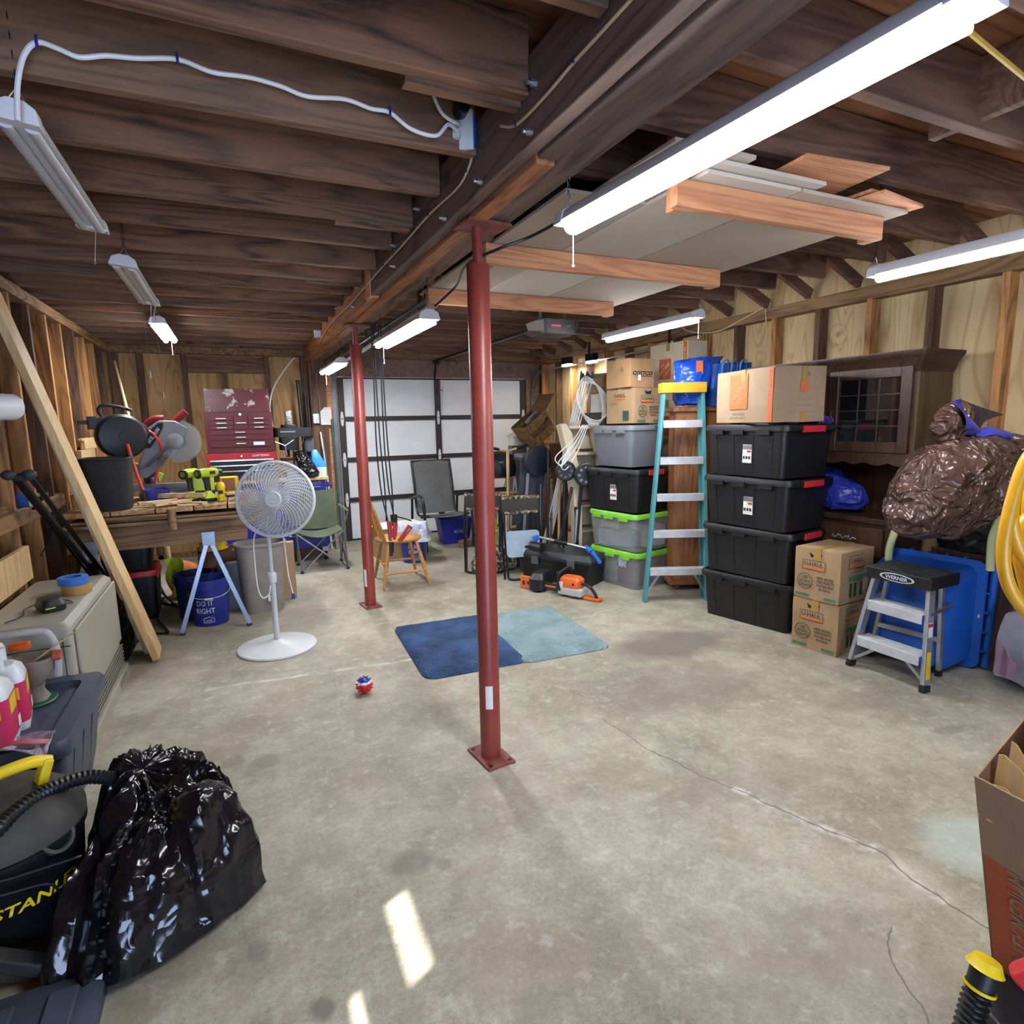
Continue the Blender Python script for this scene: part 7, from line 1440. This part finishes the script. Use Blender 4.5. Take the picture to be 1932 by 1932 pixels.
def wrap(ob, r0, r1, h0, h1, a0):
    for v in ob.data.vertices:
        f_ = (v.co.z - h0) / (h1 - h0); rr = r0 + (r1 - r0) * f_ + .002; a = a0 + v.co.x / rr; v.co = V((rr * math.cos(a), rr * math.sin(a), v.co.z))
    return ob
ob = txt('STANLEY', 'logo_lettering', M['yellow'], t, (0, 0, .175), X_, Z_, .25, .036, off=.02, shear=.2); wrap(ob, .185, .205, .05, .28, -.88)
q = MB(); hp = spline([(-.95, 1.84, .18), (-.84, 1.90, .33), (-.73, 1.98, .41), (-.68, 2.07, .435), (-.62, 2.15, .44), (-.53, 2.19, .435), (-.46, 2.21, .40)], 14); q.tube(hp, [.020 + .0035 * (i % 2) for i in range(len(hp))], 12); q.build('hose', bk_, t, world=True)
q = MB(); q.tube(spline([(-.80, 1.93, .33), (-.70, 1.96, .30), (-.60, 2.0, .28), (-.53, 2.04, .26)], 6), .004, 6); q.tube(spline([(-.82, 1.92, .29), (-.70, 1.955, .26), (-.60, 1.99, .23), (-.58, 2.0, .16)], 6), .004, 6); q.build('power_cord', bk_, t, world=True)
MB().bar((-.98, 1.98, .20), (-.62, 1.92, .03), .05, .045, (0, 0, 1)).build('extension_wand', dusty, t, world=True, bevel=.008)
# flat lid on the floor
t = thing('tote_lid', 'dusty slate blue tote lid lying on the floor in the lower left corner', 'lid', (-.75, 1.6, 0), .0); dl = mat('dusty_slate', '#4d5566', .6, var=.25, scale=4)
MB().loft([rr4(-1.1, -.45, 1.0, 1.84, .0, .06), rr4(-1.1, -.45, 1.0, 1.84, .035, .06), rr4(-1.07, -.48, 1.03, 1.81, .045, .05)]).build('panel', dl, t, world=True)
for x in (-1.0, -.84, -.68, -.54): MB().bar((x, 1.08, .05), (x, 1.78, .05), .07, .014).build('ridge', dl, t, world=True, bevel=.006)
# black trash bag
t = thing('trash_bag', 'shiny black trash bag heaped on the floor beside the shop vacuum', 'trash bag', (-.36, 2.08, 0))
out_ = [(-.60, 1.88), (-.50, 1.815), (-.43, 1.79), (-.33, 1.81), (-.2, 1.87), (-.10, 1.94), (-.04, 2.0), (-.09, 2.10), (-.13, 2.2), (-.15, 2.31), (-.22, 2.42), (-.35, 2.48), (-.45, 2.49), (-.52, 2.45), (-.55, 2.36), (-.52, 2.22), (-.52, 2.08), (-.56, 1.97)]
import bisect
cxy = V((-.38, 2.25)); ang = sorted([(math.atan2(y - cxy.y, x - cxy.x), math.hypot(x - cxy.x, y - cxy.y)) for x, y in out_])
def rad(a):
    a = (a + PI) % (2 * PI) - PI; A = [p[0] for p in ang]; i = bisect.bisect(A, a); p0 = ang[i - 1]; p1 = ang[i % len(ang)]; da = (p1[0] - p0[0]) % (2 * PI); f_ = ((a - p0[0]) % (2 * PI)) / da if da else 0; f_ = f_ * f_ * (3 - 2 * f_); return p0[1] + (p1[1] - p0[1]) * f_
q = MB(); NA, NR = 170, 60; G = []
for j in range(NR + 1):
    s_ = 1 - (1 - j / NR) ** 2.2; row = []
    for i in range(NA):
        a = 2 * PI * i / NA - PI; R0 = rad(a); ax, ay = math.cos(a), math.sin(a)
        r_ = R0 * s_; wr = .5 + .5 * math.cos(a + .62); wf = .5 + .5 * math.cos(a + 2.0); pw = 1.5 + 6.5 * wr ** 3 + 1.5 * (1 - wf)
        pk = V((cxy.x + r_ * ax, cxy.y + r_ * ay)); zt = .385 * (1 - s_ ** pw) ** (.55 + .35 * wf); zt *= .86 + .22 * max(0, 1 - (pk - V((-.46, 2.27))).length / .25) + .16 * max(0, 1 - (pk - V((-.17, 2.02))).length / .14)
        aw = a + .35 * noise.noise(V((ax * 1.5, ay * 1.5, s_ * 1.5)))
        f1 = noise.noise(V((math.cos(aw) * 3.2, math.sin(aw) * 3.2, s_ * .7 + 4))); f2 = noise.noise(V((math.cos(aw) * 9, math.sin(aw) * 9, s_ * 1.6 + 9)))
        fold = (1 - abs(f1) * 2.2) * .030 + (1 - abs(f2) * 2) * .012; cr_ = (1 - 2 * abs(noise.noise(V((pk.x * 9, pk.y * 9, zt * 9))))) * .018
        w_ = min(1, s_ * 3) * (.55 if j == NR else 1); n2 = V((ax, ay)) * (fold * .9 + cr_ * .5) * w_
        row.append(q.v((pk.x + n2.x, pk.y + n2.y, max(.004, zt + fold * .7 * w_ + cr_ * w_))))
    G.append(row)
for j in range(NR):
    for i in range(NA): q.f([G[j][i], G[j][(i + 1) % NA], G[j + 1][(i + 1) % NA], G[j + 1][i]])
q.f(G[NR]); bmesh.ops.remove_doubles(q.bm, verts=q.bm.verts[:], dist=.0006); q.build('film', crackly('trash_film', '#0c0c0f', .16, 7, .7, hx2='#17171b'), t, world=True)

# ================================================================ right foreground
t = thing('cardboard_box', 'tall cardboard box at the right edge with torn corrugated pieces sticking out', 'box', (1.80, .55, 0)); cbk = cardboard('near_cardboard', '#96765c')
rb = [(1.72, .70), (2.15, .78), (2.10, .35), (1.66, .28)]; rt_ = [(1.50, .70), (1.95, .80), (1.95, .36), (1.46, .28)]
MB().loft([[(x, y, 0) for x, y in rb], [(x, y, .71) for x, y in rt_], [(x + (.006 if x < 1.7 else -.006), y + (.006 if y < .5 else -.006), .71) for x, y in rt_], [(x + (.006 if x < 1.8 else -.006) - .0, y + (.006 if y < .5 else -.006), .12) for x, y in [(1.70, .70), (2.11, .77), (2.06, .36), (1.65, .29)]]]).build('body', cbk, t, world=True, bevel=.002)
a, b, c_, e = V((1.645, .705, .25)), V((1.716, .702, .005)), V((1.700, .62, .005)), V((1.628, .62, .25))
def fq(u, z, off=.004):     # point on the left wall of the box: u along the wall from its near corner, z up
    f_ = z / .72; p0 = V((1.72, .70, 0)).lerp(V((1.50, .70, .72)), f_); p1 = V((1.66, .28, 0)).lerp(V((1.46, .28, .72)), f_); n = (p1 - p0).cross(V((-.22, 0, .72))).normalized(); n = n if n.x < 0 else -n
    return p0.lerp(p1, u) + n * off
MB().sheet(lambda u, v: fq(.02 + .32 * u, .02 + .47 * v), 2, 8, .001).build('orange_band', mat('brick_orange', '#a84f2c', .75, var=.06), t, world=True)
txt('HEAVY DUTY MEDIUM', 'band_lettering', cbk, t, fq(.20, .27, .0055), (fq(.2, .5) - fq(.2, .1)), (fq(.1, .3) - fq(.3, .3)), .46, .05, off=.01, world=True)
for k in range(7):
    x = 1.535 + .052 * k; q = MB(); q.sheet(lambda u, v: (x + .012 * math.sin(60 * v) * .3 + .012 * u, .70 - .36 * v, .60 + (.10 + .02 * (k % 3) + .02 * math.sin(17 * v + k) - .03 * (k == 0)) * u), 3, 60, .004); q.build('corrugated_piece', cardboard('torn_corrugated', '#b8935f'), t, world=True)
t = thing('workshop_blower', 'black and red machine with a ribbed black hose and yellow cap, lower right corner', 'machine', (1.35, .42, 0)); t.name = 'pressure_washer'
bx = at_depth(1900, 1935, 1.15); 
q = MB(); P = [at_depth(1815, 1990, 1.30), at_depth(1826, 1940, 1.30), at_depth(1838, 1895, 1.30), at_depth(1850, 1855, 1.30)]; sp = spline(P, 12); q.tube(sp, [.020 + .008 * (i % 3 == 1) for i in range(len(sp))], 14); q.build('ribbed_hose', M['black'], t, world=True)
dh = (P[3] - P[2]).normalized(); q = MB(); q.tube([P[3] - dh * .01, P[3] + dh * .035], .026, 18); q.build('hose_cuff', M['black'], t, world=True); q = MB(); q.tube([P[3] - dh * .012, P[3] - dh * .006], .031, 18); q.build('yellow_ring', M['yellow'], t, world=True); q = MB(); q.tube([P[3] + dh * .035, P[3] + dh * .037, P[3] + dh * .055, P[3] + dh * .056], [.036, .034, .026, .02], 18); q.build('yellow_cap', M['yellow'], t, world=True)
c = at_depth(1965, 1935, 1.40); q = MB(); q.m = Matrix.Translation((c.x, c.y, 0)) @ Rz(.6); q.loft([rrect(.22, .26, .03, .0), rrect(.22, .26, .04, c.z - .02), rrect(.18, .22, .05, c.z + .03)]); q.build('body', M['black'], t, world=True, bevel=.006)
q = MB(); q.bar(at_depth(1918, 1850, 1.28), at_depth(1990, 1822, 1.24), .05, .05); q.build('red_handle', M['red'], t, world=True, bevel=.014)
